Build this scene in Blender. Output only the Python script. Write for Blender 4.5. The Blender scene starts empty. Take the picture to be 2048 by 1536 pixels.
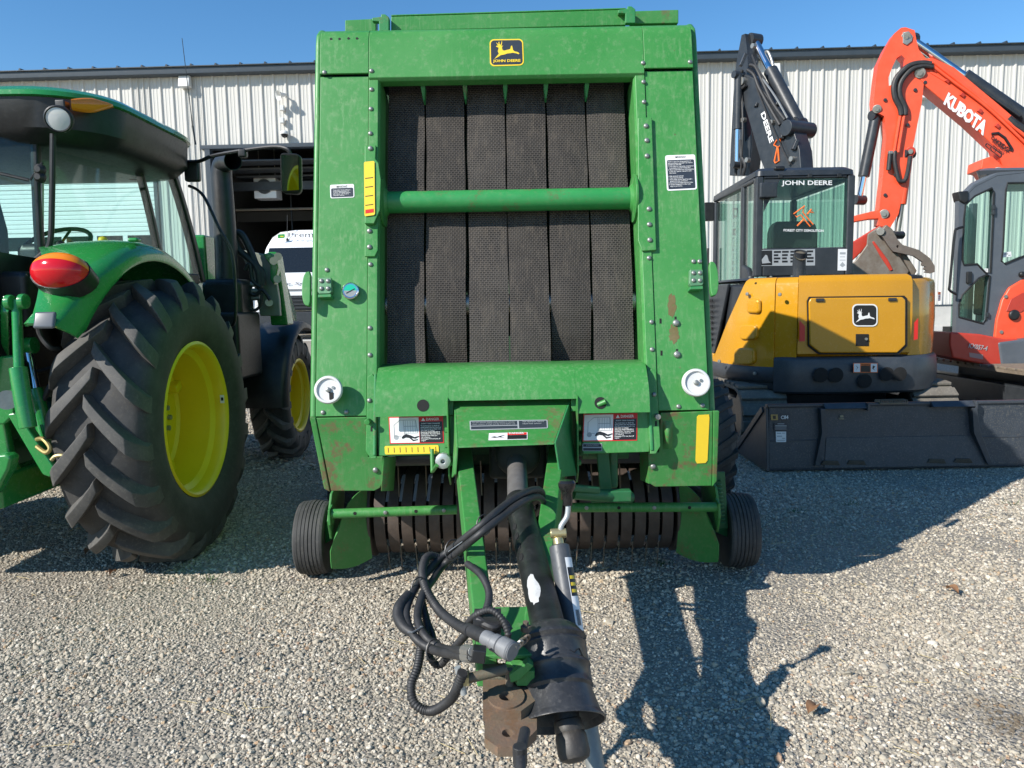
import bpy, bmesh, math, random
import numpy as np
from mathutils import Vector as V, Matrix
from mathutils.geometry import tessellate_polygon
random.seed(7); RNG = np.random.default_rng(7)
SC = bpy.context.scene
COL = SC.collection
R_ = math.radians

# ------------------------------------------------------------------ camera, sky, sun, exposure
CAM_F, CAM_H, CAM_P, CAM_R = 1500.0, 1.32, R_(6.1), R_(1.0)      # focal length in px of a 2048 px wide frame
KS = 1.136                                                        # site scale: the survey below uses a 1.32 m eye height, the place is KS larger
DZ = CAM_H * (KS - 1)
cam = bpy.data.cameras.new('camera'); camo = bpy.data.objects.new('camera', cam); COL.objects.link(camo)
cam.sensor_width = 36.0; cam.lens = 36.0 * CAM_F / 2048.0; cam.clip_start = 0.05; cam.clip_end = 1000
camo.matrix_world = Matrix.Translation((0, 0, CAM_H * KS)) @ Matrix.Rotation(R_(90) - CAM_P, 4, 'X') @ Matrix.Rotation(-CAM_R, 4, 'Z')
SC.camera = camo
SUN_AZ, SUN_EL = R_(55.5), R_(33.7)                                   # light travels +X, +Y, down
w = bpy.data.worlds.new('World'); SC.world = w; w.use_nodes = True
nt = w.node_tree; bg = nt.nodes['Background']
sky = nt.nodes.new('ShaderNodeTexSky'); sky.sky_type = 'NISHITA'; sky.sun_disc = False
sky.sun_elevation = SUN_EL; sky.sun_rotation = SUN_AZ + math.pi
sky.air_density = 1.0; sky.dust_density = 0.0; sky.ozone_density = 2.5
hsv = nt.nodes.new('ShaderNodeHueSaturation'); hsv.inputs['Saturation'].default_value = 1.27; nt.links.new(sky.outputs[0], hsv.inputs['Color'])
nt.links.new(hsv.outputs[0], bg.inputs[0]); bg.inputs[1].default_value = 0.122
sun = bpy.data.lights.new('sun', 'SUN'); suno = bpy.data.objects.new('sun', sun); COL.objects.link(suno)
sun.energy = 5.0; sun.angle = R_(0.5); sun.color = (1.0, 0.955, 0.88)
LDIR = V((math.sin(SUN_AZ) * math.cos(SUN_EL), math.cos(SUN_AZ) * math.cos(SUN_EL), -math.sin(SUN_EL)))
suno.rotation_euler = LDIR.to_track_quat('-Z', 'Y').to_euler(); suno.location = (-20, -14, 20)
SC.view_settings.view_transform = 'Standard'; SC.view_settings.look = 'None'
SC.view_settings.gamma = 1.0; SC.view_settings.use_curve_mapping = False
SC.view_settings.exposure = 0.48
SC.render.resolution_x, SC.render.resolution_y = 1024, 768

# ------------------------------------------------------------------ survey helpers (sight lines of the photograph to world points)
def ray(px, py):
    x, y = px - 1024.0, py - 768.0
    c, s = math.cos(CAM_R), math.sin(CAM_R)
    a, b = c * x - s * y, s * x + c * y
    d = (a / CAM_F, 1.0, -b / CAM_F)
    cp, sp = math.cos(CAM_P), math.sin(CAM_P)
    return V((d[0], cp * d[1] + sp * d[2], -sp * d[1] + cp * d[2]))
EYE = V((0, 0, CAM_H))
def at(px, py, Y): r = ray(px, py); return EYE + r * (Y / r.y)
def atX(px, py, X): r = ray(px, py); return EYE + r * (X / r.x)
def gnd(px, py, z=0.0): r = ray(px, py); return EYE + r * ((z - CAM_H) / r.z)
def onp(px, py, p0, n): r = ray(px, py); return EYE + r * ((V(p0) - EYE).dot(n) / r.dot(n))
def lerp(a, b, t): return a + (b - a) * t

# ------------------------------------------------------------------ mesh builder
def weight_normals(me, ct):                               # area-weighted corner normals keep flat sheet metal flat
    pn = [p.normal.copy() for p in me.polygons]; pa = [p.area for p in me.polygons]; vf = [[] for _ in me.vertices]
    for p in me.polygons:
        for v in p.vertices: vf[v].append(p.index)
    out = []
    for p in me.polygons:
        n0 = pn[p.index]
        for v in p.vertices:
            a = V((0, 0, 0))
            for g in vf[v]:
                if n0.dot(pn[g]) > ct: a += pn[g] * pa[g]
            out.append(a.normalized() if a.length > 0 else n0)
    for e in me.edges: e.use_edge_sharp = False
    me.normals_split_custom_set(out)
class MB:
    def __init__(s): s.v = []; s.f = []; s.m = []
    def add(s, vs, fs, m=0):
        b = len(s.v); s.v += [tuple(p) for p in vs]
        for f in fs: s.f.append([b + i for i in f]); s.m.append(m)
        return s
    def prism(s, poly, vec, m=0):
        n = len(poly); vec = V(vec); p = [V(q) for q in poly]
        return s.add(p + [q + vec for q in p], [list(range(n))[::-1], list(range(n, 2 * n))] + [[i, (i + 1) % n, n + (i + 1) % n, n + i] for i in range(n)], m)
    def prismh(s, loops, vec, m=0):                      # first loop outline, the rest holes
        vec = V(vec); loops = [[V(q) for q in l] for l in loops]
        flat = [q for l in loops for q in l]; n = len(flat)
        tris = tessellate_polygon(loops)
        fs = [list(t) for t in tris] + [[i + n for i in t][::-1] for t in tris]
        k = 0
        for l in loops:
            c = len(l)
            fs += [[k + i, k + (i + 1) % c, n + k + (i + 1) % c, n + k + i] for i in range(c)]; k += c
        return s.add(flat + [q + vec for q in flat], fs, m)
    def box(s, c, sz, rot=None, m=0):
        c = V(c); h = V(sz) / 2; vs = []
        for dz in (-1, 1):
            for dy in (-1, 1):
                for dx in (-1, 1):
                    q = V((dx * h.x, dy * h.y, dz * h.z)); vs.append(c + (rot @ q if rot else q))
        return s.add(vs, [[0, 2, 3, 1], [4, 5, 7, 6], [0, 1, 5, 4], [2, 6, 7, 3], [0, 4, 6, 2], [1, 3, 7, 5]], m)
    def bar(s, a, b, wv, hv, m=0):                       # beam from a to b, full width vector wv and height vector hv
        a, b, wv, hv = V(a), V(b), V(wv) / 2, V(hv) / 2
        return s.prism([a - wv - hv, a + wv - hv, a + wv + hv, a - wv + hv], b - a, m)
    def taper(s, a, b, wa, ha, wb, hb, m=0):
        a, b = V(a), V(b); wa, ha, wb, hb = V(wa) / 2, V(ha) / 2, V(wb) / 2, V(hb) / 2
        vs = [a - wa - ha, a + wa - ha, a + wa + ha, a - wa + ha, b - wb - hb, b + wb - hb, b + wb + hb, b - wb + hb]
        return s.add(vs, [[3, 2, 1, 0], [4, 5, 6, 7]] + [[i, (i + 1) % 4, 4 + (i + 1) % 4, 4 + i] for i in range(4)], m)
    def tube(s, pts, r, n=10, caps=True, m=0, closed=False):
        pts = [V(p) for p in pts]; k = len(pts)
        rs = list(r) if isinstance(r, (list, tuple)) else [r] * k
        T = []
        for i in range(k):
            a = pts[(i - 1) % k] if (i > 0 or closed) else pts[0]; b = pts[(i + 1) % k] if (i < k - 1 or closed) else pts[-1]
            d = b - a; T.append(d.normalized() if d.length > 1e-9 else V((0, 0, 1)))
        ref = V((0, 0, 1)) if abs(T[0].z) < .9 else V((1, 0, 0))
        u = (ref - T[0] * ref.dot(T[0])).normalized(); vs = []
        for i in range(k):
            u = u - T[i] * u.dot(T[i]); u.normalize(); w_ = T[i].cross(u)
            for j in range(n):
                a = 2 * math.pi * j / n; vs.append(pts[i] + (u * math.cos(a) + w_ * math.sin(a)) * rs[i])
        fs = []
        for i in range(k if closed else k - 1):
            for j in range(n):
                i2 = (i + 1) % k; fs.append([i * n + j, i * n + (j + 1) % n, i2 * n + (j + 1) % n, i2 * n + j])
        if caps and not closed: fs += [list(range(n))[::-1], [(k - 1) * n + j for j in range(n)]]
        return s.add(vs, fs, m)
    def lathe(s, prof, o, axis, n=24, m=0, ref=None, a0=0, a1=2 * math.pi, caps=True):   # prof: (radius, along axis)
        o, ax = V(o), V(axis).normalized()
        ref = V(ref) if ref else (V((0, 0, 1)) if abs(ax.z) < .9 else V((1, 0, 0)))
        u = (ref - ax * ref.dot(ax)).normalized(); w_ = ax.cross(u); vs = []; full = abs(a1 - a0 - 2 * math.pi) < 1e-6
        nn = n if full else n + 1
        for r, h in prof:
            for j in range(nn):
                a = a0 + (a1 - a0) * j / n; vs.append(o + ax * h + (u * math.cos(a) + w_ * math.sin(a)) * r)
        fs = [[i * nn + j, i * nn + (j + 1) % nn, (i + 1) * nn + (j + 1) % nn, (i + 1) * nn + j] for i in range(len(prof) - 1) for j in range(n)]
        if full and caps:
            if prof[0][0] > 1e-6: fs.append(list(range(nn))[::-1])
            if prof[-1][0] > 1e-6: fs.append([(len(prof) - 1) * nn + j for j in range(nn)])
        return s.add(vs, fs, m)
    def grid(s, rows, m=0, closed=False):                # rows of points -> quads
        k = len(rows[0]); vs = [p for r in rows for p in r]; fs = []
        for i in range(len(rows) - 1):
            for j in range(k if closed else k - 1):
                fs.append([i * k + j, i * k + (j + 1) % k, (i + 1) * k + (j + 1) % k, (i + 1) * k + j])
        return s.add(vs, fs, m)
    def loft(s, loops, m=0, caps=True):
        k = len(loops[0]); s.grid(loops, m, True); b = len(s.v) - k * len(loops)
        if caps:
            s.f.append([b + j for j in range(k)][::-1]); s.m.append(m)
            b2 = b + k * (len(loops) - 1); s.f.append([b2 + j for j in range(k)]); s.m.append(m)
        return s
    def mesh(s, name, mats, bevel=0, seg=2, angle=35, merge=False, thick=0):
        bm = bmesh.new(); vs = [bm.verts.new(p) for p in s.v]
        for f, m in zip(s.f, s.m):
            try: fc = bm.faces.new([vs[i] for i in f]); fc.material_index = m
            except ValueError: pass
        if merge or bevel: bmesh.ops.remove_doubles(bm, verts=bm.verts, dist=1e-5)
        bm.normal_update()
        bmesh.ops.recalc_face_normals(bm, faces=bm.faces)
        if thick: bmesh.ops.solidify(bm, geom=list(bm.faces), thickness=thick)
        if bevel:
            es = [e for e in bm.edges if len(e.link_faces) == 2 and e.calc_face_angle(0) > R_(28)]
            bmesh.ops.bevel(bm, geom=es, offset=bevel, segments=seg, profile=.5, affect='EDGES', clamp_overlap=True)
        bm.normal_update()
        for f in bm.faces: f.smooth = True
        for e in bm.edges:
            if len(e.link_faces) != 2 or e.calc_face_angle(0) > R_(angle): e.smooth = False
        me = bpy.data.meshes.new(name); bm.to_mesh(me); bm.free()
        for m in (mats if isinstance(mats, (list, tuple)) else [mats]): me.materials.append(m)
        if bevel: weight_normals(me, math.cos(R_(max(angle, 50))))
        return me
    def build(s, name, mats, parent=None, **k):
        return link(name, s.mesh(name, mats, **k), parent)
WORLD = {}; POST = None                                  # POST: extra placement applied to parts while set
def link(name, me, parent=None, M=None):
    o = bpy.data.objects.new(name, me); COL.objects.link(o); M = M or Matrix.Identity(4)
    if POST is not None: M = POST @ M
    if parent is not None:
        o.parent = parent; o.matrix_parent_inverse = WORLD[parent].inverted()
    o.matrix_basis = M; WORLD[o] = M; return o
def tag(o, label=None, cat=None, group=None, kind=None):
    if label: o['label'] = label
    if cat: o['category'] = cat
    if group: o['group'] = group
    if kind: o['kind'] = kind
    return o
def thing(name, label, cat, loc, group=None):
    o = bpy.data.objects.new(name, None); COL.objects.link(o); o.location = loc; o.empty_display_size = .2
    WORLD[o] = Matrix.Translation(V(loc)); return tag(o, label, cat, group)
def frame(o, x, y, z): M = Matrix((x, y, z)).transposed().to_4x4(); M.translation = V(o); return M
def smoothpath(pts, sub=6):                             # Catmull-Rom
    pts = [V(p) for p in pts]; out = []
    for i in range(len(pts) - 1):
        p0 = pts[max(i - 1, 0)]; p1 = pts[i]; p2 = pts[i + 1]; p3 = pts[min(i + 2, len(pts) - 1)]
        for k in range(sub):
            t = k / sub; out.append(.5 * ((2 * p1) + (p2 - p0) * t + (2 * p0 - 5 * p1 + 4 * p2 - p3) * t * t + (3 * p1 - p0 - 3 * p2 + p3) * t ** 3))
    return out + [pts[-1]]
def rrect(cx, cy, hx, hy, r, n=5):                      # rounded rectangle in 2D
    out = []
    for sx, sy, a0 in ((1, 1, 0), (-1, 1, 90), (-1, -1, 180), (1, -1, 270)):
        for i in range(n + 1):
            a = R_(a0 + 90 * i / n); out.append((cx + sx * (hx - r) + r * math.cos(a), cy + sy * (hy - r) + r * math.sin(a)))
    return out
def circ(c, u, w_, r, n=12): return [V(c) + (V(u) * math.cos(2 * math.pi * i / n) + V(w_) * math.sin(2 * math.pi * i / n)) * r for i in range(n)]
def quadmap(q):                                          # q: tl,tr,br,bl -> function (s,t) with t down
    tl, tr, br, bl = [V(p) for p in q]
    n = (tr - tl).cross(bl - tl).normalized()
    if n.dot(EYE - tl) < 0: n = -n
    return (lambda s, t, o=0: lerp(lerp(tl, tr, s), lerp(bl, br, s), t) + n * o), n
def text_mesh(body, bold=0.0, align='LEFT', spacing=1.0, lines=1.0):
    c = bpy.data.curves.new('lettering', 'FONT'); c.body = body; c.offset = bold; c.align_x = align; c.space_character = spacing; c.space_line = lines
    c.resolution_u = 2
    o = bpy.data.objects.new('lettering_source', c); COL.objects.link(o)
    dg = bpy.context.evaluated_depsgraph_get(); me = bpy.data.meshes.new_from_object(o.evaluated_get(dg))
    bpy.data.objects.remove(o); bpy.data.curves.remove(c)
    vs = [v.co.copy() for v in me.vertices]; fs = [list(p.vertices) for p in me.polygons]; bpy.data.meshes.remove(me)
    return vs, fs
def text(name, body, quad, mat, parent, bold=0.0, off=.002, align='LEFT', spacing=1.0, slant=0.0, lines=1.0):
    vs, fs = text_mesh(body, bold, align, spacing, lines); f, n = quadmap(quad)
    x0 = min(v.x for v in vs); x1 = max(v.x for v in vs); y0 = min(v.y for v in vs); y1 = max(v.y for v in vs)
    mb = MB(); mb.add([f((v.x - x0) / (x1 - x0) + slant * ((v.y - y0) / (y1 - y0) - .5), (y1 - v.y) / (y1 - y0), off) for v in vs], fs)
    me = bpy.data.meshes.new(name); me.from_pydata(mb.v, [], mb.f); me.materials.append(mat)
    return link(name, me, parent)
def decal(name, quad, layers, parent, off=.0015):        # layers: (material, [polygons in s,t])
    f, n = quadmap(quad); mb = MB(); mats = []
    for i, (m, polys) in enumerate(layers):
        mats.append(m)
        for p in polys: mb.prism([f(s, t, off + i * .0006 - .001) for s, t in p], n * .0012, i)
    return mb.build(name, mats, parent, angle=20)
RECT = lambda a, b, c, d: [(a, b), (c, b), (c, d), (a, d)]
def rr_st(a, b, c, d, r, asp=1.0, n=4):
    out = []
    for cx, cy, a0 in ((c - r, b + r * asp, -90), (c - r, d - r * asp, 0), (a + r, d - r * asp, 90), (a + r, b + r * asp, 180)):
        for i in range(n + 1):
            q = R_(a0 + 90 * i / n); out.append((cx + r * math.cos(q), cy + r * asp * math.sin(q)))
    return out

# ------------------------------------------------------------------ materials
def newmat(name):
    m = bpy.data.materials.new(name); m.use_nodes = True; t = m.node_tree
    return m, t, t.nodes['Principled BSDF']
def noise(t, scale, detail=5, rough=.6, vec=None):
    n = t.nodes.new('ShaderNodeTexNoise'); n.inputs['Scale'].default_value = scale; n.inputs['Detail'].default_value = detail; n.inputs['Roughness'].default_value = rough
    if vec is not None: t.links.new(vec, n.inputs['Vector'])
    return n.outputs['Fac']
def ramp(t, fac, a, b, c0=(0, 0, 0, 1), c1=(1, 1, 1, 1)):
    r = t.nodes.new('ShaderNodeValToRGB'); t.links.new(fac, r.inputs[0])
    r.color_ramp.elements[0].position = a; r.color_ramp.elements[0].color = c0
    r.color_ramp.elements[1].position = b; r.color_ramp.elements[1].color = c1
    return r.outputs[0]
def mix(t, fac, a, b, typ='MIX'):
    n = t.nodes.new('ShaderNodeMix'); n.data_type = 'RGBA'; n.blend_type = typ
    for sock, val in ((n.inputs[0], fac), (n.inputs[6], a), (n.inputs[7], b)):
        if isinstance(val, (int, float)): sock.default_value = val
        elif isinstance(val, tuple): sock.default_value = (*val, 1) if len(val) == 3 else val
        else: t.links.new(val, sock)
    return n.outputs[2]
def mathn(t, op, a, b=None):
    n = t.nodes.new('ShaderNodeMath'); n.operation = op
    for i, val in enumerate((a, b)):
        if val is None: continue
        if isinstance(val, (int, float)): n.inputs[i].default_value = val
        else: t.links.new(val, n.inputs[i])
    return n.outputs[0]
def bump(t, b, h, strength=.3, dist=.01):
    n = t.nodes.new('ShaderNodeBump'); n.inputs['Strength'].default_value = strength; n.inputs['Distance'].default_value = dist
    t.links.new(h, n.inputs['Height']); t.links.new(n.outputs[0], b.inputs['Normal'])
def pos(t): return t.nodes.new('ShaderNodeNewGeometry').outputs['Position']
def paint(name, c, rough=.4, fade=.35, dust=.2, dustc=(.35, .31, .23), rust=0.0, scale=5.0, metallic=0.0, bumps=.06, fadec=None, streak=0.0, coat=0.0):
    m, t, b = newmat(name); p = pos(t)
    fadec = fadec or tuple(min(1, x * 1.25 + .035) for x in c)
    f1 = ramp(t, noise(t, scale * (.35 if streak else 1), 6, .65, p), .4, .75)
    col = mix(t, mathn(t, 'MULTIPLY', f1, fade), tuple(c), fadec)
    if streak:
        mp = t.nodes.new('ShaderNodeMapping'); mp.inputs['Scale'].default_value = (30, 30, 1.7); t.links.new(p, mp.inputs[0])
        s = ramp(t, noise(t, 2.0, 6, .7, mp.outputs[0]), .5, .72); big = ramp(t, noise(t, 2.3, 3, .5, p), .38, .62)
        col = mix(t, mathn(t, 'MULTIPLY', mathn(t, 'MULTIPLY', s, big), streak * 1.5), col, tuple(.6 * a + .4 * b_ for a, b_ in zip(fadec, dustc)))
        sc = ramp(t, noise(t, 46, 4, .8, p), .70, .74); col = mix(t, mathn(t, 'MULTIPLY', sc, .8), col, (.22, .20, .13))
        ch = ramp(t, noise(t, 33, 3, .7, p), .265, .295, (1, 1, 1, 1), (0, 0, 0, 1)); col = mix(t, mathn(t, 'MULTIPLY', ch, .7), col, (.11, .065, .035))
    d = ramp(t, noise(t, scale * 5, 8, .75, p), .52, .74)
    col = mix(t, mathn(t, 'MULTIPLY', d, dust), col, dustc)
    if rust:
        a = noise(t, scale * 1.3, 3, .5, p); bb = noise(t, scale * 9, 8, .8, p)
        r = ramp(t, mathn(t, 'ADD', mathn(t, 'MULTIPLY', a, .55), mathn(t, 'MULTIPLY', bb, .45)), .615 - .11 * rust, .68 - .11 * rust)
        col = mix(t, mathn(t, 'MULTIPLY', r, min(1, rust)), col, (.15, .085, .045))
    t.links.new(col, b.inputs['Base Color']); b.inputs['Metallic'].default_value = metallic
    rr = mathn(t, 'ADD', mathn(t, 'MULTIPLY', d, .25), rough); t.links.new(rr, b.inputs['Roughness'])
    b.inputs['Coat Weight'].default_value = coat
    if bumps: bump(t, b, noise(t, scale * 14, 4, .6, p), bumps, .004)
    return m
def flat(name, c, rough=.5, metallic=0.0):
    m, t, b = newmat(name); p = pos(t)
    col = mix(t, mathn(t, 'MULTIPLY', ramp(t, noise(t, 30, 6, .7, p), .45, .75), .18), tuple(c), tuple(x * .75 + .03 for x in c))
    t.links.new(col, b.inputs['Base Color']); b.inputs['Roughness'].default_value = rough; b.inputs['Metallic'].default_value = metallic
    return m
def glassm(name, tint=(.75, .9, .86), gloss=1.0, dirt=.06):
    m = bpy.data.materials.new(name); m.use_nodes = True; t = m.node_tree; t.nodes.clear()
    o = t.nodes.new('ShaderNodeOutputMaterial'); tr = t.nodes.new('ShaderNodeBsdfTransparent'); tr.inputs[0].default_value = (*tint, 1)
    g = t.nodes.new('ShaderNodeBsdfGlossy'); g.inputs['Roughness'].default_value = .02; g.inputs[0].default_value = (gloss, gloss, gloss, 1)
    lw = t.nodes.new('ShaderNodeLayerWeight'); lw.inputs['Blend'].default_value = .5
    fr = mathn(t, 'ADD', mathn(t, 'MULTIPLY', mathn(t, 'POWER', lw.outputs['Facing'], 4.5), .85), .022)
    mx = t.nodes.new('ShaderNodeMixShader'); t.links.new(fr, mx.inputs[0]); t.links.new(tr.outputs[0], mx.inputs[1]); t.links.new(g.outputs[0], mx.inputs[2])
    d = t.nodes.new('ShaderNodeBsdfDiffuse'); d.inputs[0].default_value = (.5, .5, .46, 1)
    m2 = t.nodes.new('ShaderNodeMixShader'); f = mathn(t, 'MULTIPLY', ramp(t, noise(t, 60, 6, .75, pos(t)), .45, .8), dirt)
    t.links.new(f, m2.inputs[0]); t.links.new(mx.outputs[0], m2.inputs[1]); t.links.new(d.outputs[0], m2.inputs[2]); t.links.new(m2.outputs[0], o.inputs[0])
    return m
GREEN = paint('baler_green_paint', (.034, .212, .040), .44, .6, .42, (.22, .31, .17), .10, 6.0, fadec=(.090, .285, .085), streak=.6)
GREENR = paint('baler_green_paint_rusty', (.032, .198, .038), .5, .6, .45, (.20, .26, .14), .58, 6.0, fadec=(.085, .262, .078), streak=.3)
GREENX = paint('baler_green_paint_rust_worn', (.032, .198, .038), .52, .6, .5, (.20, .24, .13), .85, 5.0, fadec=(.085, .262, .078), streak=.3)
GREEND = paint('baler_green_paint_chipped', (.022, .20, .055), .5, .5, .35, (.2, .2, .13), .5, 9.0)
TGREEN = paint('tractor_green_paint', (.018, .215, .045), .22, .2, .22, (.16, .22, .12), 0, 7.0, bumps=.02, coat=.5)
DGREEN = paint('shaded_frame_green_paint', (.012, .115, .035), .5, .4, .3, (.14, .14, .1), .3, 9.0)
JYEL = paint('wheel_yellow_paint', (.80, .58, .012), .35, .2, .12, (.45, .34, .08), 0, 8.0, bumps=.02)
DYEL = flat('decal_yellow', (.80, .56, .03), .45)
EYEL = paint('excavator_yellow_paint', (.53, .25, .007), .22, .12, .08, (.45, .3, .08), 0, 5.0, bumps=.015, coat=.4)
ORNG = paint('excavator_orange_paint', (.80, .085, .030), .38, .35, .14, (.42, .17, .1), .08, 6.0, fadec=(.82, .15, .075), bumps=.03)
ORNGD = paint('dark_orange_paint', (.45, .04, .022), .4, .3, .2, (.25, .1, .07), 0, 6.0)
RUBBER = paint('tyre_rubber', (.036, .035, .034), .72, .6, .5, (.15, .14, .12), 0, 9.0, bumps=.12)
LUGM = paint('sunlit_worn_lug_rubber', (.062, .060, .057), .7, .7, .6, (.21, .195, .165), 0, 11.0, bumps=.15, fadec=(.11, .105, .095))  # lighter, dusty copy of the tyre rubber; sunlit lug contrast put into the colour
RUBBERB = paint('black_rubber', (.018, .018, .019), .55, .4, .3, (.09, .085, .075), 0, 18.0, bumps=.08)
PLASTIC = paint('black_plastic', (.009, .0095, .010), .42, .4, .12, (.06, .06, .056), 0, 10.0, bumps=.04)
DARKM = paint('dark_grey_metal', (.022, .026, .031), .38, .4, .16, (.12, .12, .11), 0, 7.0, bumps=.03)
CABG = paint('grey_cab_paint', (.085, .098, .115), .35, .3, .18, (.2, .2, .18), 0, 7.0, bumps=.02)
NAVY = paint('bucket_charcoal_paint', (.035, .042, .052), .42, .4, .3, (.16, .15, .12), 0, 12.0, bumps=.05)
BLACK = flat('matt_black', (.006, .006, .006), .8)
STEEL = paint('worn_steel', (.34, .33, .30), .42, .5, .3, (.2, .17, .13), .15, 20.0, metallic=.75)
ZINC = paint('zinc_bolt', (.27, .28, .26), .4, .4, .2, (.3, .28, .24), 0, 40.0, metallic=.6)
CHROME = flat('chrome_rod', (.75, .76, .78), .12, 1.0)
RUSTY = paint('rusty_steel', (.15, .115, .09), .68, .8, .55, (.26, .12, .05), .5, 16.0, metallic=.2, bumps=.3, fadec=(.085, .12, .07))
PICKUP = paint('pickup_steel_brown', (.075, .056, .046), .55, .6, .5, (.17, .11, .075), .25, 12.0, metallic=.2, bumps=.15)
GALV = paint('galvanised_steel', (.42, .44, .44), .45, .5, .2, (.3, .28, .25), 0, 20.0, metallic=.55)
GREYT = paint('grey_jack_paint', (.06, .064, .07), .45, .4, .2, (.2, .19, .17), 0, 14.0)
BRASSY = paint('zinc_yellow_fitting', (.45, .38, .20), .35, .4, .2, (.2, .17, .1), 0, 30.0, metallic=.7)
TRACK = paint('dusty_track_rubber', (.13, .115, .093), .85, .7, .7, (.36, .31, .24), 0, 8.0, bumps=.25)
TRACKS = paint('dusty_track_steel', (.19, .15, .11), .7, .7, .6, (.40, .33, .25), .1, 10.0, metallic=.2, bumps=.2)
BUCKETM = paint('worn_bucket_steel', (.17, .135, .105), .5, .8, .5, (.28, .25, .21), .3, 9.0, metallic=.3, bumps=.25, fadec=(.27, .25, .22))
WHITE = flat('white_paint', (.62, .62, .60), .4)
VANW = paint('van_white_paint', (.76, .77, .78), .2, .1, .05, (.6, .6, .58), 0, 3.0, bumps=0, coat=.4)
DWHITE = flat('decal_white', (.75, .75, .74), .45)
DGREY = flat('decal_grey', (.33, .35, .36), .45)
DBLACK = flat('decal_black', (.012, .012, .013), .4)
DNAVY = flat('decal_dark_slate', (.03, .037, .05), .4)
DRED = flat('decal_red', (.62, .02, .015), .4)
DORANGE = flat('decal_orange', (.85, .17, .03), .4)
DGREENL = flat('decal_green', (.02, .28, .05), .4)
WALLM = paint('wall_sheet_paint', (.56, .545, .505), .45, .2, .08, (.5, .47, .41), 0, 1.2, bumps=0, fadec=(.53, .50, .44))
TRIM = paint('eave_trim_slate_paint', (.035, .048, .062), .4, .2, .1, (.1, .1, .1), 0, 3.0)
GLASS = glassm('cab_glass', (.86, .95, .93), 1.0, .035)
GLASST = glassm('tinted_excavator_glass', (.68, .83, .78), 1.0, .04)
GLASSV = glassm('windscreen_glass', (.30, .36, .38), 1.0, .03)
LENSR = flat('red_lens', (.55, .008, .015), .12); LENSA = flat('amber_lens', (.85, .22, .01), .12); LENSC = flat('clear_lamp_lens', (.55, .56, .55), .12)
MIRROR = flat('mirror_glass', (.75, .77, .8), .03, 1.0)

# ================================================================== SETTING
def gz(x, y):                                            # yard is level near the machines, rises towards the building
    t = min(max((y - 9.0) / 7.0, 0), 1); return .60 * t * t * (3 - 2 * t)
ys = [-60, -20, -5, 0] + [i * .5 for i in range(1, 41)] + [25, 40, 80, 160, 400]
xs = [-400, -120, -40, -20] + [i for i in range(-16, 17)] + [20, 40, 120, 400]
mb = MB(); mb.grid([[(x, y, gz(x, y)) for x in xs] for y in ys])
m, t, b = newmat('gravel_bed'); p = pos(t)
vo = t.nodes.new('ShaderNodeTexVoronoi'); vo.inputs['Scale'].default_value = 62; t.links.new(p, vo.inputs['Vector'])
sep = t.nodes.new('ShaderNodeSeparateColor'); t.links.new(vo.outputs['Color'], sep.inputs[0])
c1 = ramp(t, sep.outputs[0], .1, .95, (.15, .14, .12, 1), (.42, .38, .32, 1))
c2 = mix(t, ramp(t, noise(t, .55, 4, .6, p), .42, .68), c1, mix(t, .5, c1, (.31, .275, .22)))
c2 = mix(t, .35, c2, (.40, .34, .255))
c3 = mix(t, mathn(t, 'MULTIPLY', ramp(t, vo.outputs['Distance'], .3, .75), .55), c2, (.20, .18, .15))
t.links.new(c3, b.inputs['Base Color']); b.inputs['Roughness'].default_value = .9
bump(t, b, mathn(t, 'SUBTRACT', 1.0, vo.outputs['Distance']), .9, .012)
ground = tag(mb.build('ground', m, None, angle=80), kind='structure')
GRAVEL_BED = m

# loose stones: one uncountable mass, scattered by a geometry-node group
m, t, b = newmat('gravel_stone')
oi = t.nodes.new('ShaderNodeObjectInfo'); cr = t.nodes.new('ShaderNodeValToRGB'); t.links.new(oi.outputs['Random'], cr.inputs[0])
el = cr.color_ramp.elements
for i, (q, c) in enumerate([(0, (.13, .125, .112)), (.08, (.22, .205, .17)), (.28, (.36, .315, .245)), (.55, (.44, .39, .305)), (.78, (.53, .47, .375)), (.91, (.68, .62, .52)), (.95, (.44, .31, .18)), (.978, (.32, .20, .13)), (1.0, (.24, .235, .225))]):
    e = el[i] if i < 2 else el.new(q); e.position = q; e.color = (*c, 1)
tc = t.nodes.new('ShaderNodeTexCoord')
cc = mix(t, mathn(t, 'MULTIPLY', ramp(t, noise(t, 3.0, 6, .7, tc.outputs['Object']), .4, .75), .3), cr.outputs[0], (.27, .25, .215))
dz = noise(t, .7, 3, .5, pos(t)); cc = mix(t, mathn(t, 'MULTIPLY', ramp(t, dz, .45, .72), .45), cc, (.42, .36, .27))
def oil(t, cc):                                          # dark oil spill soaked into the yard, right foreground
    d = t.nodes.new('ShaderNodeVectorMath'); d.operation = 'DISTANCE'; t.links.new(pos(t), d.inputs[0]); d.inputs[1].default_value = (1.73, 2.52, 0)
    e = mathn(t, 'ADD', d.outputs['Value'], mathn(t, 'MULTIPLY', noise(t, 6, 4, .6, pos(t)), .25))
    return mix(t, ramp(t, e, .17, .33, (.8, .8, .8, 1), (0, 0, 0, 1)), cc, (.09, .065, .04))
cc = oil(t, cc)
t.links.new(cc, b.inputs['Base Color']); b.inputs['Roughness'].default_value = .8; b.inputs['Specular IOR Level'].default_value = .3
STONE = m
P = []; S = []
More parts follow.
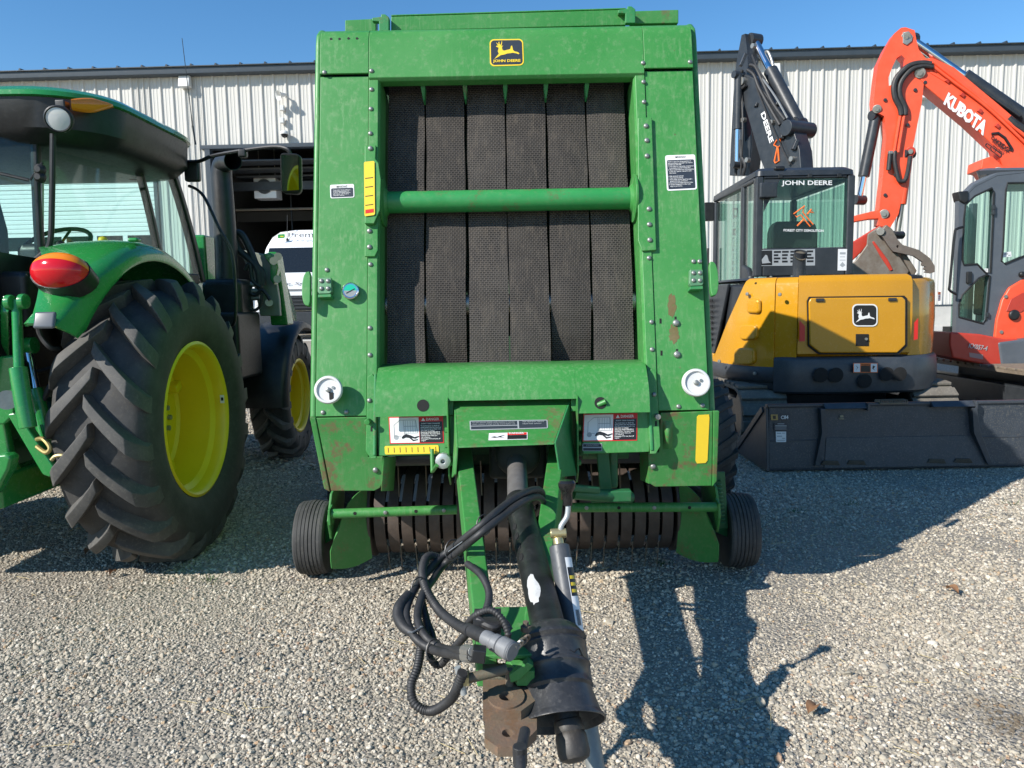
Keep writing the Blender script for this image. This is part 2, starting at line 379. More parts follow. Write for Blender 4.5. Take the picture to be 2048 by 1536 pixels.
def scatter(y0, y1, per_m2, rad, sig, cap):
    area = .76 * (y1 * y1 - y0 * y0) + 1.2 * (y1 - y0); n = int(area * per_m2)
    y = np.sqrt(RNG.uniform(y0 * y0, y1 * y1, n)); x = RNG.uniform(-1, 1, n) * (.76 * y + .6)
    r = np.minimum(rad * np.exp(RNG.normal(0, sig, n)), cap)
    P.append(np.stack([x, y], 1)); S.append(r)
scatter(1.1, 3.3, 13500, .0046, .36, .011); scatter(1.1, 3.3, 190, .0090, .32, .019)
scatter(3.3, 6.0, 7200, .0060, .36, .014); scatter(3.3, 6.0, 50, .0105, .25, .018)
scatter(6.0, 11.0, 1700, .0105, .35, .022)
P = np.concatenate(P); S = np.concatenate(S)
X_, Y_ = P[:, 0], P[:, 1]                                # trodden dusty patches and faint wheel ruts hold fewer, smaller stones
dusty = np.sin(X_ * 1.7 + 1.3 * np.sin(Y_ * 1.1)) * np.sin(Y_ * 2.3 + 1.7 * np.sin(X_ * .9 + 2.0)) + .45 * np.sin(X_ * 5.1 - Y_ * 3.7) * np.sin(Y_ * 6.3 + X_ * 2.1)
rut = np.exp(-((X_ - 1.95 - .18 * Y_) / .16) ** 2) + np.exp(-((X_ + .95 + .10 * Y_) / .16) ** 2)
dm = np.clip(.5 + .9 * (dusty - .35), 0, 1) + .5 * rut
keep = RNG.random(len(S)) > .55 * np.clip(dm, 0, 1)
S = S * (1 - .28 * np.clip(dm, 0, 1)); P = P[keep]; S = S[keep]; n = len(S)
flatn = RNG.uniform(.42, .85, n); el2 = RNG.uniform(.7, 1.0, n)
Zp = np.array([gz(0, y) for y in P[:, 1]]) + S * flatn * RNG.uniform(-.1, .55, n)
me = bpy.data.meshes.new('gravel'); me.vertices.add(n)
me.vertices.foreach_set('co', np.column_stack([P, Zp]).astype(np.float32).ravel())
a = me.attributes.new('sc', 'FLOAT_VECTOR', 'POINT'); a.data.foreach_set('vector', np.column_stack([S, S * el2, S * flatn]).astype(np.float32).ravel())
a = me.attributes.new('ro', 'FLOAT_VECTOR', 'POINT'); a.data.foreach_set('vector', np.column_stack([RNG.normal(0, .35, n), RNG.normal(0, .35, n), RNG.uniform(0, 6.283, n)]).astype(np.float32).ravel())
a = me.attributes.new('ix', 'INT', 'POINT'); a.data.foreach_set('value', RNG.integers(0, 5, n).astype(np.int32))
me.materials.append(STONE)
gravel = link('gravel', me); tag(gravel, 'loose pale grey gravel stones covering the yard', 'gravel', kind='stuff')
g = bpy.data.node_groups.new('scatter_stones', 'GeometryNodeTree')
g.interface.new_socket('Geometry', in_out='INPUT', socket_type='NodeSocketGeometry'); g.interface.new_socket('Geometry', in_out='OUTPUT', socket_type='NodeSocketGeometry')
gi = g.nodes.new('NodeGroupInput'); go = g.nodes.new('NodeGroupOutput'); L = g.links.new
iop = g.nodes.new('GeometryNodeInstanceOnPoints'); L(gi.outputs[0], iop.inputs['Points'])
def named(nm, typ):
    q = g.nodes.new('GeometryNodeInputNamedAttribute'); q.data_type = typ; q.inputs['Name'].default_value = nm; return q.outputs['Attribute']
e2r = g.nodes.new('FunctionNodeEulerToRotation'); L(named('ro', 'FLOAT_VECTOR'), e2r.inputs[0]); L(e2r.outputs[0], iop.inputs['Rotation'])
L(named('sc', 'FLOAT_VECTOR'), iop.inputs['Scale']); L(named('ix', 'INT'), iop.inputs['Instance Index']); iop.inputs['Pick Instance'].default_value = True
jg = g.nodes.new('GeometryNodeGeometryToInstance')
for i in range(5):
    ico = g.nodes.new('GeometryNodeMeshIcoSphere'); ico.inputs['Subdivisions'].default_value = 2; ico.inputs['Radius'].default_value = 1
    sp = g.nodes.new('GeometryNodeSetPosition'); L(ico.outputs[0], sp.inputs['Geometry'])
    nz = g.nodes.new('ShaderNodeTexNoise'); nz.noise_dimensions = '4D'; nz.inputs['W'].default_value = i * 3.7; nz.inputs['Scale'].default_value = .9; nz.inputs['Detail'].default_value = 1.5
    vm = g.nodes.new('ShaderNodeVectorMath'); vm.operation = 'SUBTRACT'; L(nz.outputs['Color'], vm.inputs[0]); vm.inputs[1].default_value = (.5, .5, .5)
    v2 = g.nodes.new('ShaderNodeVectorMath'); v2.operation = 'SCALE'; L(vm.outputs[0], v2.inputs[0]); v2.inputs['Scale'].default_value = 1.7
    L(v2.outputs[0], sp.inputs['Offset'])
    ss = g.nodes.new('GeometryNodeSetShadeSmooth'); L(sp.outputs[0], ss.inputs[0]); ss.inputs['Shade Smooth'].default_value = (i == 0)
    sm = g.nodes.new('GeometryNodeSetMaterial'); sm.inputs['Material'].default_value = STONE; L(ss.outputs[0], sm.inputs[0])
    L(sm.outputs[0], jg.inputs[0])
L(jg.outputs[0], iop.inputs['Instance']); L(iop.outputs[0], go.inputs[0])
md = gravel.modifiers.new('scatter_stones', 'NODES'); md.node_group = g

# ------------------------------------------------------------------ building
BY, BYAW = 19.1, R_(-1.83)
WX = V((math.cos(BYAW), math.sin(BYAW), 0)); WO = V((math.sin(BYAW), -math.cos(BYAW), 0))     # along the wall, outwards to the yard
def W(s, z, o=0): return V((0, BY, 0)) + WX * s + WO * o + V((0, 0, z))
def wall_s(px, py): return (onp(px, py, (0, BY, 0), WO) - V((0, BY, 0))).dot(WX)
def wall_z(px, py): return onp(px, py, (0, BY, 0), WO).z
m, t, b = newmat('concrete'); p = pos(t)
t.links.new(mix(t, ramp(t, noise(t, 1.5, 6, .65, p), .35, .7), (.42, .41, .38), (.55, .53, .49)), b.inputs['Base Color']); b.inputs['Roughness'].default_value = .85
bump(t, b, noise(t, 30, 5, .6, p), .2, .01); CONC = m
for i in range(8):
    a0, a1 = -20 + i * 5.0, -20 + i * 5.0 + 4.985
    mb = MB(); mb.prism([W(a0, .50, 3.1), W(a1, .50, 3.1), W(a1, .50, .01), W(a0, .50, .01)], (0, 0, .125))
    if i == 0: ap = tag(mb.build('concrete_apron', CONC, None, bevel=.008), kind='structure')
    else: mb.build('slab', CONC, ap, bevel=.008)
BL = thing('service_building', 'long pale ribbed metal shop building with slate eave and open overhead door', 'building', W(0, .6))
EAVE, BASE, FLOOR = 7.02, 1.10, .60
DO = (wall_s(412, 297), wall_s(412, 297) + 4.9, 5.36)       # open bay: s0, s1, head height
DC = (-13.9, -8.9, 4.95)                                    # closed sectional door behind the tractor
PW = .915
def panel_mesh(h, name):
    prof = []
    for k in range(3):
        x = k * .305
        prof += [(x + .0, 0), (x + .052, 0), (x + .062, .006), (x + .082, .006), (x + .092, 0), (x + .140, 0), (x + .150, .006), (x + .170, .006), (x + .180, 0), (x + .222, 0), (x + .246, .034), (x + .280, .034), (x + .3049, 0)]
    mb = MB(); mb.grid([[V((x, -y, z)) for x, y in prof] for z in (0, h)])
    return mb.mesh(name, WALLM, angle=12)
full = panel_mesh(EAVE + .06 - BASE, 'wall_panel'); over1 = panel_mesh(EAVE + .06 - DO[2] - .02, 'wall_panel_over_bay'); over2 = panel_mesh(EAVE + .06 - DC[2], 'wall_panel_over_door')
Mw = frame((0, 0, 0), WX, -WO, V((0, 0, 1)))
def wp(me, s, z):
    M = Mw.copy(); M.translation = W(s, z, .0); return link('wall_panel', me, BL, M)
nP = 0; edges = []
s = DO[0] + .03
while s > DC[1] + .05: s -= PW
def run(a, b, me, z):                                       # fill a..b with sheets from the left
    k = a
    while k < b - .05:
        o = wp(me, k, z); k += PW
        if k > b + .02: o.matrix_basis = o.matrix_basis @ Matrix.Diagonal(((b - (k - PW)) / PW, 1, 1, 1))
run(-20.0, DC[0], full, BASE); run(DC[0], DC[1], over2, DC[2]); run(DC[1], DO[0], full, BASE); run(DO[0], DO[1], over1, DO[2] + .02); run(DO[1], 20.0, full, BASE)
# concrete base wall and dark base flashing
for a, b2 in ((-20, DC[0]), (DC[1], DO[0]), (DO[1], 20)):
    mb = MB(); mb.prism([W(a, .45, .06), W(b2, .45, .06), W(b2, .45, -.2), W(a, .45, -.2)], (0, 0, BASE - .47)); mb.build('base_wall', CONC, BL)
    mb = MB(); mb.prism([W(a, BASE - .018, .075), W(b2, BASE - .018, .075), W(b2, BASE - .018, -.02), W(a, BASE - .018, -.02)], (0, 0, .035)); mb.build('base_flashing', TRIM, BL)
# eave gutter, roof
mb = MB(); mb.prism([W(-20.2, EAVE + .20, .26), W(-20.2, EAVE + .05, .25), W(-20.2, EAVE + .04, .0), W(-20.2, EAVE + .17, -.02)], WX * 40.4); mb.build('gutter', TRIM, BL, bevel=.012)
mb = MB(); mb.prism([W(-20.2, EAVE + .205, .30), W(-20.2, EAVE + .225, .30), W(-20.2, EAVE + 1.3, -13), W(-20.2, EAVE + 1.27, -13)], WX * 40.4); roof = mb.build('roof', TRIM, BL)
seam = MB(); seam.prism([(-.03, 0, 0), (-.012, 0, .045), (.012, 0, .045), (.03, 0, 0)], V((0, 6, .48))); seam = seam.mesh('roof_seam', TRIM)
for i in range(66):
    M = Mw.copy(); M.translation = W(-19.9 + i * .61, EAVE + .222, .305); link('roof_seam', seam, roof, M)
# gable and back walls, floor, ceiling of the bay so the interior is a real dark room
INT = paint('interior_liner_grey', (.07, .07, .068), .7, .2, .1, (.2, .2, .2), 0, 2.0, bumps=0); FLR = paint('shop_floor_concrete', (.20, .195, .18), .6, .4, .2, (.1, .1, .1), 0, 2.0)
mb = MB(); mb.box(W(0, .53, -7), (40, 13.8, .12), Mw.to_3x3()); mb.build('shop_floor', FLR, BL)
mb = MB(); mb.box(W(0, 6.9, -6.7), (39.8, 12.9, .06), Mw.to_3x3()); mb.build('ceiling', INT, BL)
for sx in (-20.0, 20.0):
    mb = MB(); mb.box(W(sx, 3.7, -6.7), (.1, 13.0, 6.3), Mw.to_3x3()); mb.build('end_wall', WALLM, BL)
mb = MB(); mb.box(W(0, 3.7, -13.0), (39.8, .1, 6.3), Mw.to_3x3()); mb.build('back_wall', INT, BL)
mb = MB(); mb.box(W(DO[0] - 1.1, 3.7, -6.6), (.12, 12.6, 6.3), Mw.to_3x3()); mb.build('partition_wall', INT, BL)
# bay frame
for nm, a, z, sz in (('door_jamb', DO[0] + .06, (DO[2] + FLOOR) / 2, (.14, .22, DO[2] - FLOOR)), ('door_jamb', DO[1] - .06, (DO[2] + FLOOR) / 2, (.14, .22, DO[2] - FLOOR)), ('door_head', (DO[0] + DO[1]) / 2, DO[2] - .02, (DO[1] - DO[0] + .2, .24, .10))):
    mb = MB(); mb.box(W(a, z, -.02), sz, Mw.to_3x3()); mb.build(nm, TRIM, BL, bevel=.01)
for i in range(3):                                          # raised door sections parked under the ceiling
    mb = MB(); mb.box(W((DO[0] + DO[1]) / 2, 5.05 - .30 * i * .3, -.5 - i * .62), (DO[1] - DO[0] - .3, .58, .05), Mw.to_3x3()); mb.build('raised_door_section', DARKM, BL, bevel=.01)
for i, (z, o, h) in enumerate(((4.62, -1.6, .22), (4.15, -4.5, .30), (3.72, -7.5, .25))):
    mb = MB(); mb.box(W(-5.0, z, o), (8, .16, h), Mw.to_3x3()); mb.build('roof_beam', INT if i else DARKM, BL)
mb = MB(); mb.tube([W(-8.6, 3.99, -1.5), W(-1.4, 3.99, -1.5)], .035, 8); mb.build('gas_pipe', RUSTY, BL)
mb = MB(); mb.tube([W(-6.25, 5.5, -2.4), W(-6.25, 3.5, -2.4), W(-6.1, 3.35, -2.4), W(-5.95, 3.5, -2.4)], .02, 6); mb.build('hanging_cable', PLASTIC, BL)
hs = thing('unit_heater', 'white box heater hanging under the bay ceiling', 'heater', W(-6.9, 4.4, -1.9))
mb = MB(); mb.box(W(-6.72, 4.62, -1.9), (.62, .5, .62), Mw.to_3x3()); mb.build('heater_case', VANW, hs, bevel=.03)
mb = MB(); mb.lathe([(.20, 0), (.20, .05), (.05, .06), (0, .06)], W(-6.72, 4.62, -1.64), WO, 16); mb.build('fan_guard', DARKM, hs)
for dx in (-.22, .22):
    mb = MB(); mb.tube([W(-6.72 + dx, 4.9, -1.9), W(-6.72 + dx, 6.87, -1.9)], .012, 6); mb.build('hanger_rod', STEEL, hs)
# closed sectional door
DOORW = paint('door_section_white', (.74, .76, .76), .4, .1, .05, (.6, .6, .6), 0, 1.5, bumps=0)
nsec = 8; hsec = (DC[2] - FLOOR - .03) / nsec
for i in range(nsec):
    z0 = FLOOR + .02 + i * hsec; mb = MB(); a, b2 = DC[0] + .05, DC[1] - .05
    if i == 4:                                              # glazed section
        mb.box(W((a + b2) / 2, z0 + .05, -.05), (b2 - a, .05, .1), Mw.to_3x3()); mb.box(W((a + b2) / 2, z0 + hsec - .05, -.05), (b2 - a, .05, .09), Mw.to_3x3())
        for k in range(7): mb.box(W(a + .06 + (b2 - a - .12) * k / 6, z0 + hsec / 2, -.05), (.12, .046, hsec - .19), Mw.to_3x3())
        sec = mb.build('door_section', DOORW, BL)
        for k in range(6):
            q = MB(); q.box(W(a + .06 + (b2 - a - .12) * (k + .5) / 6, z0 + hsec / 2, -.055), ((b2 - a) / 6 - .13, .008, hsec - .19), Mw.to_3x3()); q.build('pane', GLASSV, sec)
    else:
        rows = []
        for k in range(5):
            zz = z0 + hsec * k / 5; hh = hsec / 5
            rows += [(zz + .004, -.045), (zz + .02, -.028), (zz + hh - .02, -.028), (zz + hh - .004, -.045)]
        mb.grid([[W(a, z, o), W(b2, z, o)] for z, o in rows]); mb.build('door_section', DOORW, BL, angle=15)
mb = MB(); mb.box(W((DC[0] + DC[1]) / 2, DC[2] - .02, .0), (DC[1] - DC[0] + .3, .12, .09), Mw.to_3x3()); mb.build('door_head', TRIM, BL, bevel=.01)
for a in (DC[0], DC[1]):
    mb = MB(); mb.box(W(a, (DC[2] + FLOOR) / 2, .0), (.1, .12, DC[2] - FLOOR), Mw.to_3x3()); mb.build('door_jamb', TRIM, BL, bevel=.01)
# wall fittings
def wallpt(px, py, o): q = onp(px, py, W(0, 0, o), WO); return q
q = wallpt(562, 190, .22); hs = thing('horn_speaker', 'small white horn loudspeaker high on wall above open door', 'loudspeaker', q)
ax = (WO * .75 - WX * .62 + V((0, 0, -.25))).normalized()
mb = MB(); mb.lathe([(.03, -.14), (.045, -.08), (.055, -.02), (.11, .08), (.118, .085), (.105, .08), (.05, .0), (.03, -.04), (0, -.04)], q, ax, 20); mb.build('horn', WHITE, hs, angle=50)
mb = MB(); mb.tube([q - ax * .1, q - ax * .1 - WO * .1, W(wall_s(571, 195), wall_z(571, 195), .03)], .018, 8); mb.build('bracket', WHITE, hs)
for py in (218, 243):
    q = wallpt(567, py, .0); hs = thing('junction_box', 'upper of two small pale boxes between horn and camera' if py < 230 else 'lower of two small pale boxes between horn and camera', 'junction box', q, 'small wall boxes')
    mb = MB(); mb.box(q + WO * .085, (.10, .10, .13), Mw.to_3x3()); mb.build('box_case', WHITE, hs, bevel=.008)
    mb = MB(); mb.box(q + WO * .139, (.085, .008, .115), Mw.to_3x3()); mb.build('cover', WHITE, hs, bevel=.002)
q = wallpt(569, 268, .14); hs = thing('dome_camera', 'white dome security camera on the wall over the open door', 'security camera', q)
mb = MB(); mb.lathe([(0, .09), (.05, .085), (.095, .05), (.105, .0), (.10, -.01), (0, -.01)], q, V((0, 0, 1)), 20); mb.build('housing', WHITE, hs, angle=50)
mb = MB(); mb.lathe([(.082, 0), (.075, -.04), (.05, -.07), (0, -.085)], q + V((0, 0, -.011)), V((0, 0, 1)), 16); mb.build('dome', flat('dome_smoked_plastic', (.01, .01, .012), .05), hs, angle=60)
mb = MB(); mb.tube([q + V((0, 0, .04)), q + V((0, 0, .04)) - WO * .11], .03, 8); mb.build('arm', WHITE, hs)
for i, (px, py) in enumerate(((374, 166), (1545, 142), (1842, 188))):
    q = wallpt(px, py, 0); lab = ('wall light above the tractor cab roof', 'wall light behind the black excavator arm', 'wall light seen beside the orange boom')[i]
    hs = thing('wall_light', 'shaded white ' + lab, 'light', q, 'lights along the wall')
    mb = MB(); mb.prism([q + WO * .03 - WX * .14 + V((0, 0, .14)), q + WO * .03 - WX * .14 - V((0, 0, .14)), q + WO * .22 - WX * .14 - V((0, 0, .14)), q + WO * .16 - WX * .14 + V((0, 0, .14))], WX * .28); mb.build('housing', WHITE, hs, bevel=.02)
    mb = MB(); mb.box(q + WO * .12 - V((0, 0, .146)), (.2, .12, .01), Mw.to_3x3()); mb.build('lens', LENSC, hs)

# ------------------------------------------------------------------ van in the open bay
vc = V((-4.70, 16.3, .60)); VN = thing('delivery_van', 'white high roof service van parked nose out in open bay', 'van', vc)
def vx(x, y, z): return vc + V((x, y, z))
secs = [(.0, .52, .88, .98), (.02, .45, 1.02, .98), (.30, .42, 1.12, 1.0)]
def vloop(y, pts): return [vx(x, y, z) for x, z in pts] + [vx(-x, y, z) for x, z in pts[::-1]]
mb = MB()                                                   # hood and nose
mb.loft([vloop(0.05, [(.80, .50), (.90, .60), (.86, 1.02), (.70, 1.08)]), vloop(0.0, [(.84, .55), (.93, .65), (.88, 1.05), (.72, 1.12)]), vloop(.25, [(.92, .45), (.985, .6), (.955, 1.16), (.76, 1.24)]), vloop(.75, [(.96, .35), (1.0, .6), (.975, 1.34), (.80, 1.45)])]); mb.build('bonnet', VANW, VN, bevel=.01, angle=45)
prf = [(.985, .3), (1.0, .8), (.985, 1.40), (.93, 2.05), (.84, 2.40), (.66, 2.53), (.3, 2.58)]
mb = MB(); mb.loft([vloop(.76, [(.985, .3), (1.0, .8), (.985, 1.38), (.95, 1.42), (.9, 1.44), (.7, 1.46), (.3, 1.47)]), vloop(1.25, [(.985, .3), (1.0, .8), (.985, 1.40), (.93, 2.05), (.90, 2.12), (.7, 2.15), (.3, 2.16)]), vloop(1.55, [(.985, .3), (1.0, .8), (.985, 1.40), (.93, 2.05), (.85, 2.36), (.66, 2.48), (.3, 2.52)]), vloop(2.1, prf), vloop(6.0, prf)]); mb.build('body', VANW, VN, angle=40)
mb = MB(); mb.prism([vx(-.86, .795, 1.50), vx(.86, .795, 1.50), vx(.82, 1.19, 2.08), vx(-.82, 1.19, 2.08)], (0, -.02, .012)); wsn = mb.build('windscreen', flat('windscreen_dark', (.012, .016, .02), .04), VN, bevel=.004)
for sx in (-1, 1):
    mb = MB(); mb.tube([vx(sx * .1, .80, 1.515), vx(sx * .7, .84, 1.58)], .012, 6); mb.build('wiper', PLASTIC, wsn)
    mb = MB(); mb.prism([vx(sx * .97, .16, .78), vx(sx * .62, -.035, .80), vx(sx * .66, -.03, 1.0), vx(sx * .95, .18, 1.14)], (0, -.03, 0)); mb.build('headlight', LENSC, VN, bevel=.006)
    mb = MB(); mb.box(vx(sx * 1.16, 1.0, 1.62), (.16, .12, .34)); mb.build('mirror', PLASTIC, VN, bevel=.03)
    for yy in (.95, 4.6):
        mb = MB(); mb.lathe([(.2, -.11), (.34, -.11), (.36, -.07), (.36, .07), (.34, .11), (.2, .11)], vx(sx * .88, yy, .35), V((1, 0, 0)), 24); mb.build('wheel', RUBBER, VN)
mb = MB(); mb.prism([vx(x, -.05, z) for x, z in ((-.62, .98), (.62, .98), (.55, .66), (-.55, .66))], (0, .06, 0)); grl = mb.build('grille', PLASTIC, VN, bevel=.01)
for k in range(4):
    mb = MB(); mb.box(vx(0, -.062, .71 + k * .075), (1.08 + .03 * k, .02, .022)); mb.build('grille_slat', DARKM, grl, bevel=.004)
mb = MB(); mb.loft([vloop(-.10, [(.70, .26), (.80, .36), (.78, .56), (.6, .62)]), vloop(.0, [(.86, .22), (.95, .32), (.93, .60), (.75, .64)]), vloop(.3, [(.95, .2), (1.01, .3), (1.0, .62), (.9, .66)])]); mb.build('bumper', DARKM, VN, bevel=.01, angle=45)
text('lettering', 'Premier', [at(577, 466, 17.54), at(655, 461, 17.54), at(655, 476, 17.54), at(577, 474, 17.54)], DBLACK, VN, off=.01)
q = [at(556, 469, 17.54), at(570, 468, 17.54), at(570, 476, 17.54), at(556, 477, 17.54)]
decal('emblem', q, [(DGREENL, [rr_st(0, 0, 1, 1, .2)]), (DYEL, [[(.25, .6), (.45, .45), (.4, .25), (.5, .45), (.75, .5), (.85, .7), (.6, .65), (.4, .65)]])], VN, off=.012)
text('lettering', 'Mobile Service', [vx(-.74, .22, 1.262), vx(.74, .22, 1.262), vx(.70, .10, 1.205), vx(-.70, .10, 1.205)], DBLACK, VN, off=.012)
mb = MB(); mb.tube([vx(-.45, 1.35, 2.30), vx(-.45, 1.45, 2.86)], .006, 6); mb.lathe([(.03, 0), (.02, .05), (0, .06)], vx(-.45, 1.35, 2.27), V((0, 0, 1)), 10); mb.build('aerial', PLASTIC, VN)
# dark green machine at the back of the bay
GM = thing('stored_machine', 'dark green farm machine standing in the shade behind the van', 'machine', W(-5.2, FLOOR, -5.5))
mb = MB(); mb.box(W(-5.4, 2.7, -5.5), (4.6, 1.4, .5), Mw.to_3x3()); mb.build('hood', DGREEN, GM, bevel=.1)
mb = MB(); mb.box(W(-5.4, 1.9, -5.8), (3.6, 1.6, 1.1), Mw.to_3x3()); mb.build('chassis', DARKM, GM, bevel=.05)
for sx in (-1.7, 1.7):
    mb = MB(); mb.lathe([(.2, -.2), (.62, -.2), (.66, -.14), (.66, .14), (.62, .2), (.2, .2)], W(-5.4 + sx, FLOOR + .66, -5.6), WX, 24); mb.build('wheel', RUBBER, GM)

# ------------------------------------------------------------------ litter on the yard: dry leaves and bits of straw
LEAFM = paint('dry_leaf_brown', (.20, .10, .045), .8, .5, .3, (.3, .2, .1), 0, 60.0); STRAWM = paint('straw_tan', (.45, .36, .18), .8, .4, .2, (.3, .25, .15), 0, 60.0)
for k, (px, py, lab) in enumerate(((178, 1108, 'curled brown leaf just left of the rear tractor tyre'), (226, 1150, 'small brown leaf in front of the tractor tyre'), (1625, 1425, 'dark dry leaf beside the driveline shadow'), (1905, 1185, 'reddish dry leaf on the sunlit gravel at right'))):
    q = gnd(px, py, .012); rr = random.Random(k + 3); a0 = rr.uniform(0, 6.28); rows = []; L_ = rr.uniform(.045, .07)
    for i in range(7):
        f = i / 6; wd = L_ * .33 * math.sin(math.pi * min(1, .06 + f * .94)) ** .8; zc = .014 * math.sin(f * 3.1) + .006
        rows.append([q + V((math.cos(a0) * (f - .5) * L_ - math.sin(a0) * wd * j, math.sin(a0) * (f - .5) * L_ + math.cos(a0) * wd * j, zc + .010 * abs(j) * (1 + .4 * math.sin(5 * f)))) for j in (-1, -.5, 0, .5, 1)])
    lf = thing('dry_leaf', lab, 'leaf', q, 'dry leaves on the gravel'); mb = MB(); mb.grid(rows); mb.build('blade', LEAFM, lf, thick=.0012, angle=70)
    mb = MB(); mb.tube([rows[0][2], rows[0][2] + V((-math.cos(a0) * .02, -math.sin(a0) * .02, .004))], .0012, 5); mb.build('stalk', LEAFM, lf)
mb = MB(); rr = random.Random(11)
for i in range(150):
    y = rr.uniform(1.6, 5.5); x = rr.uniform(-.7, .7) * y; a = rr.uniform(0, 3.14); L_ = rr.uniform(.012, .05); q = V((x, y, .012))
    mb.tube([q - V((math.cos(a), math.sin(a), 0)) * L_, q + V((math.cos(a), math.sin(a), .06)) * L_], .0011, 4)
tag(mb.build('straw', STRAWM), 'loose bits of straw scattered over the gravel', 'straw', kind='stuff')

mb = MB(); rr = random.Random(21); WEEDM = paint('weed_green', (.05, .10, .025), .7, .4, .2, (.12, .14, .05), 0, 60.0)
for cx, cy in ((1590, 1026), (1700, 1010), (1470, 1002), (1325, 1130), (2020, 1010), (420, 1165), (620, 940), (1330, 985)):
    g0 = gnd(cx, cy)
    for i in range(16):
        a = rr.uniform(0, 6.28); d = rr.uniform(0, .045); h = rr.uniform(.008, .028); q = g0 + V((math.cos(a) * d * 1.6, math.sin(a) * d, .004)); tip = q + V((math.cos(a) * h, math.sin(a) * h, h)); w2 = V((-math.sin(a), math.cos(a), 0)) * .0022
        mb.add([q - w2, q + w2, lerp(q, tip, .6) + w2 * .8, tip, lerp(q, tip, .6) - w2 * .8], [[0, 1, 2, 3, 4]])
tag(mb.build('weeds', WEEDM, thick=.0006), 'tiny green weeds sprouting between the gravel stones', 'weeds', kind='stuff')

# ================================================================== ROUND BALER
BLR = thing('round_baler', 'big green round baler with six dark belts, tongue pointing at the viewer', 'baler', (0, 3.9, 0))
LE = math.atan2(.43, 1.87); FP0 = V((0, 3.40, .81)); FN = V((0, -math.cos(LE), math.sin(LE))); FU = V((0, math.sin(LE), math.cos(LE))); UX = V((1, 0, 0))
def B(u, v, w_=0): return FP0 + UX * u + FU * v + FN * w_
def BF(px, py, w_=0): return onp(px, py, FP0 + FN * w_, FN)
def BFq(q, w_=0): return [BF(x, y, w_) for x, y in q]
def plate(name, pix, w0, w1, mat, bevel=.004, parent=BLR):
    mb = MB(); mb.prism(BFq(pix, w1), -FN * (w1 - w0)); return mb.build(name, mat, parent, bevel=bevel)
def profX(name, prof, u0, u1, mat, bevel=.0, parent=BLR, angle=30):     # closed (v,w) profile extruded across the machine
    mb = MB(); mb.prism([B(u0, v, w_) for v, w_ in prof], UX * (u1 - u0)); return mb.build(name, mat, parent, bevel=bevel, angle=angle)
# --- hull
side = [(3.43, .80), (3.845, 2.60), (3.87, 2.66), (3.93, 2.70), (4.3, 2.79), (4.75, 2.81), (5.61, 2.82), (6.31, 2.53), (6.71, 1.77), (6.5, .85), (5.4, .40), (4.2, .38), (3.72, .40)]
for sx in (-1, 1):
    mb = MB(); mb.prism([V((sx * .905, y, z)) for y, z in side], (sx * .034, 0, 0)); mb.build('side_panel', GREEN, BLR, bevel=.012)
hull = [(3.75, .95), (4.10, 2.60), (4.3, 2.74), (4.75, 2.78), (5.60, 2.79), (6.27, 2.50), (6.66, 1.76), (6.45, .88), (5.3, .45), (4.3, .45)]
mb = MB(); mb.prism([V((-.9, y, z)) for y, z in hull], (1.8, 0, 0)); mb.build('bale_chamber', paint('chamber_shade_green', (.008, .05, .02), .7, .4, .3, (.06, .055, .04), .3, 6.0), BLR)  # closed dark block: keeps light out, its colour stands for shade behind the belts
# --- header
hdr = [(1.632, -.05), (1.632, .0), (1.645, .016), (1.84, .016), (1.885, .004), (1.910, -.022), (1.922, -.07), (1.93, -.26), (1.91, -.26), (1.90, -.08), (1.66, -.02), (1.65, -.05)]
profX('header_panel', hdr, -.665, .665, GREEN, .003)
hdo = [(1.668, .004), (1.668, .017), (1.84, .017), (1.885, .005), (1.910, -.021), (1.922, -.07), (1.93, -.25), (1.91, -.25), (1.90, -.08), (1.87, .0)]
profX('header_flap', hdo, -.901, -.6655, GREEN, .003); profX('header_flap', hdo, .6655, .901, GREEN, .003)
# --- rails on top of the machine
def rail(name, pts, Y0, Y1, mat=GREEN):
    a = [at(x, y, Y0) for x, y in pts]; mb = MB(); mb.prism(a, (0, Y1 - Y0, 0)); return mb.build(name, mat, BLR, bevel=.004)
rail('top_angle', [(690, 40), (752, 37), (752, 62), (690, 64)], 4.02, 4.08)
tr = rail('top_rail', [(782, 33), (1252, 19), (1252, 50), (782, 62)], 4.00, 4.06); rail('top_rail_lip', [(782, 29), (1252, 15), (1252, 18.5), (782, 32.5)], 4.0, 4.16)
rail('top_angle', [(1262, 22), (1357, 19), (1357, 46), (1262, 48)], 4.02, 4.08, GREENR)
for x, y in ((764, 40), (1257, 24)):
    rail('hinge_bracket', [(x - 20, y - 5), (x - 2, y - 7), (x - 2, y - 12), (x + 6, y - 12), (x + 14, y - 6), (x + 14, y + 22), (x - 6, y + 22), (x - 6, y + 3), (x - 20, y + 2)], 3.96, 4.0, GREEND)
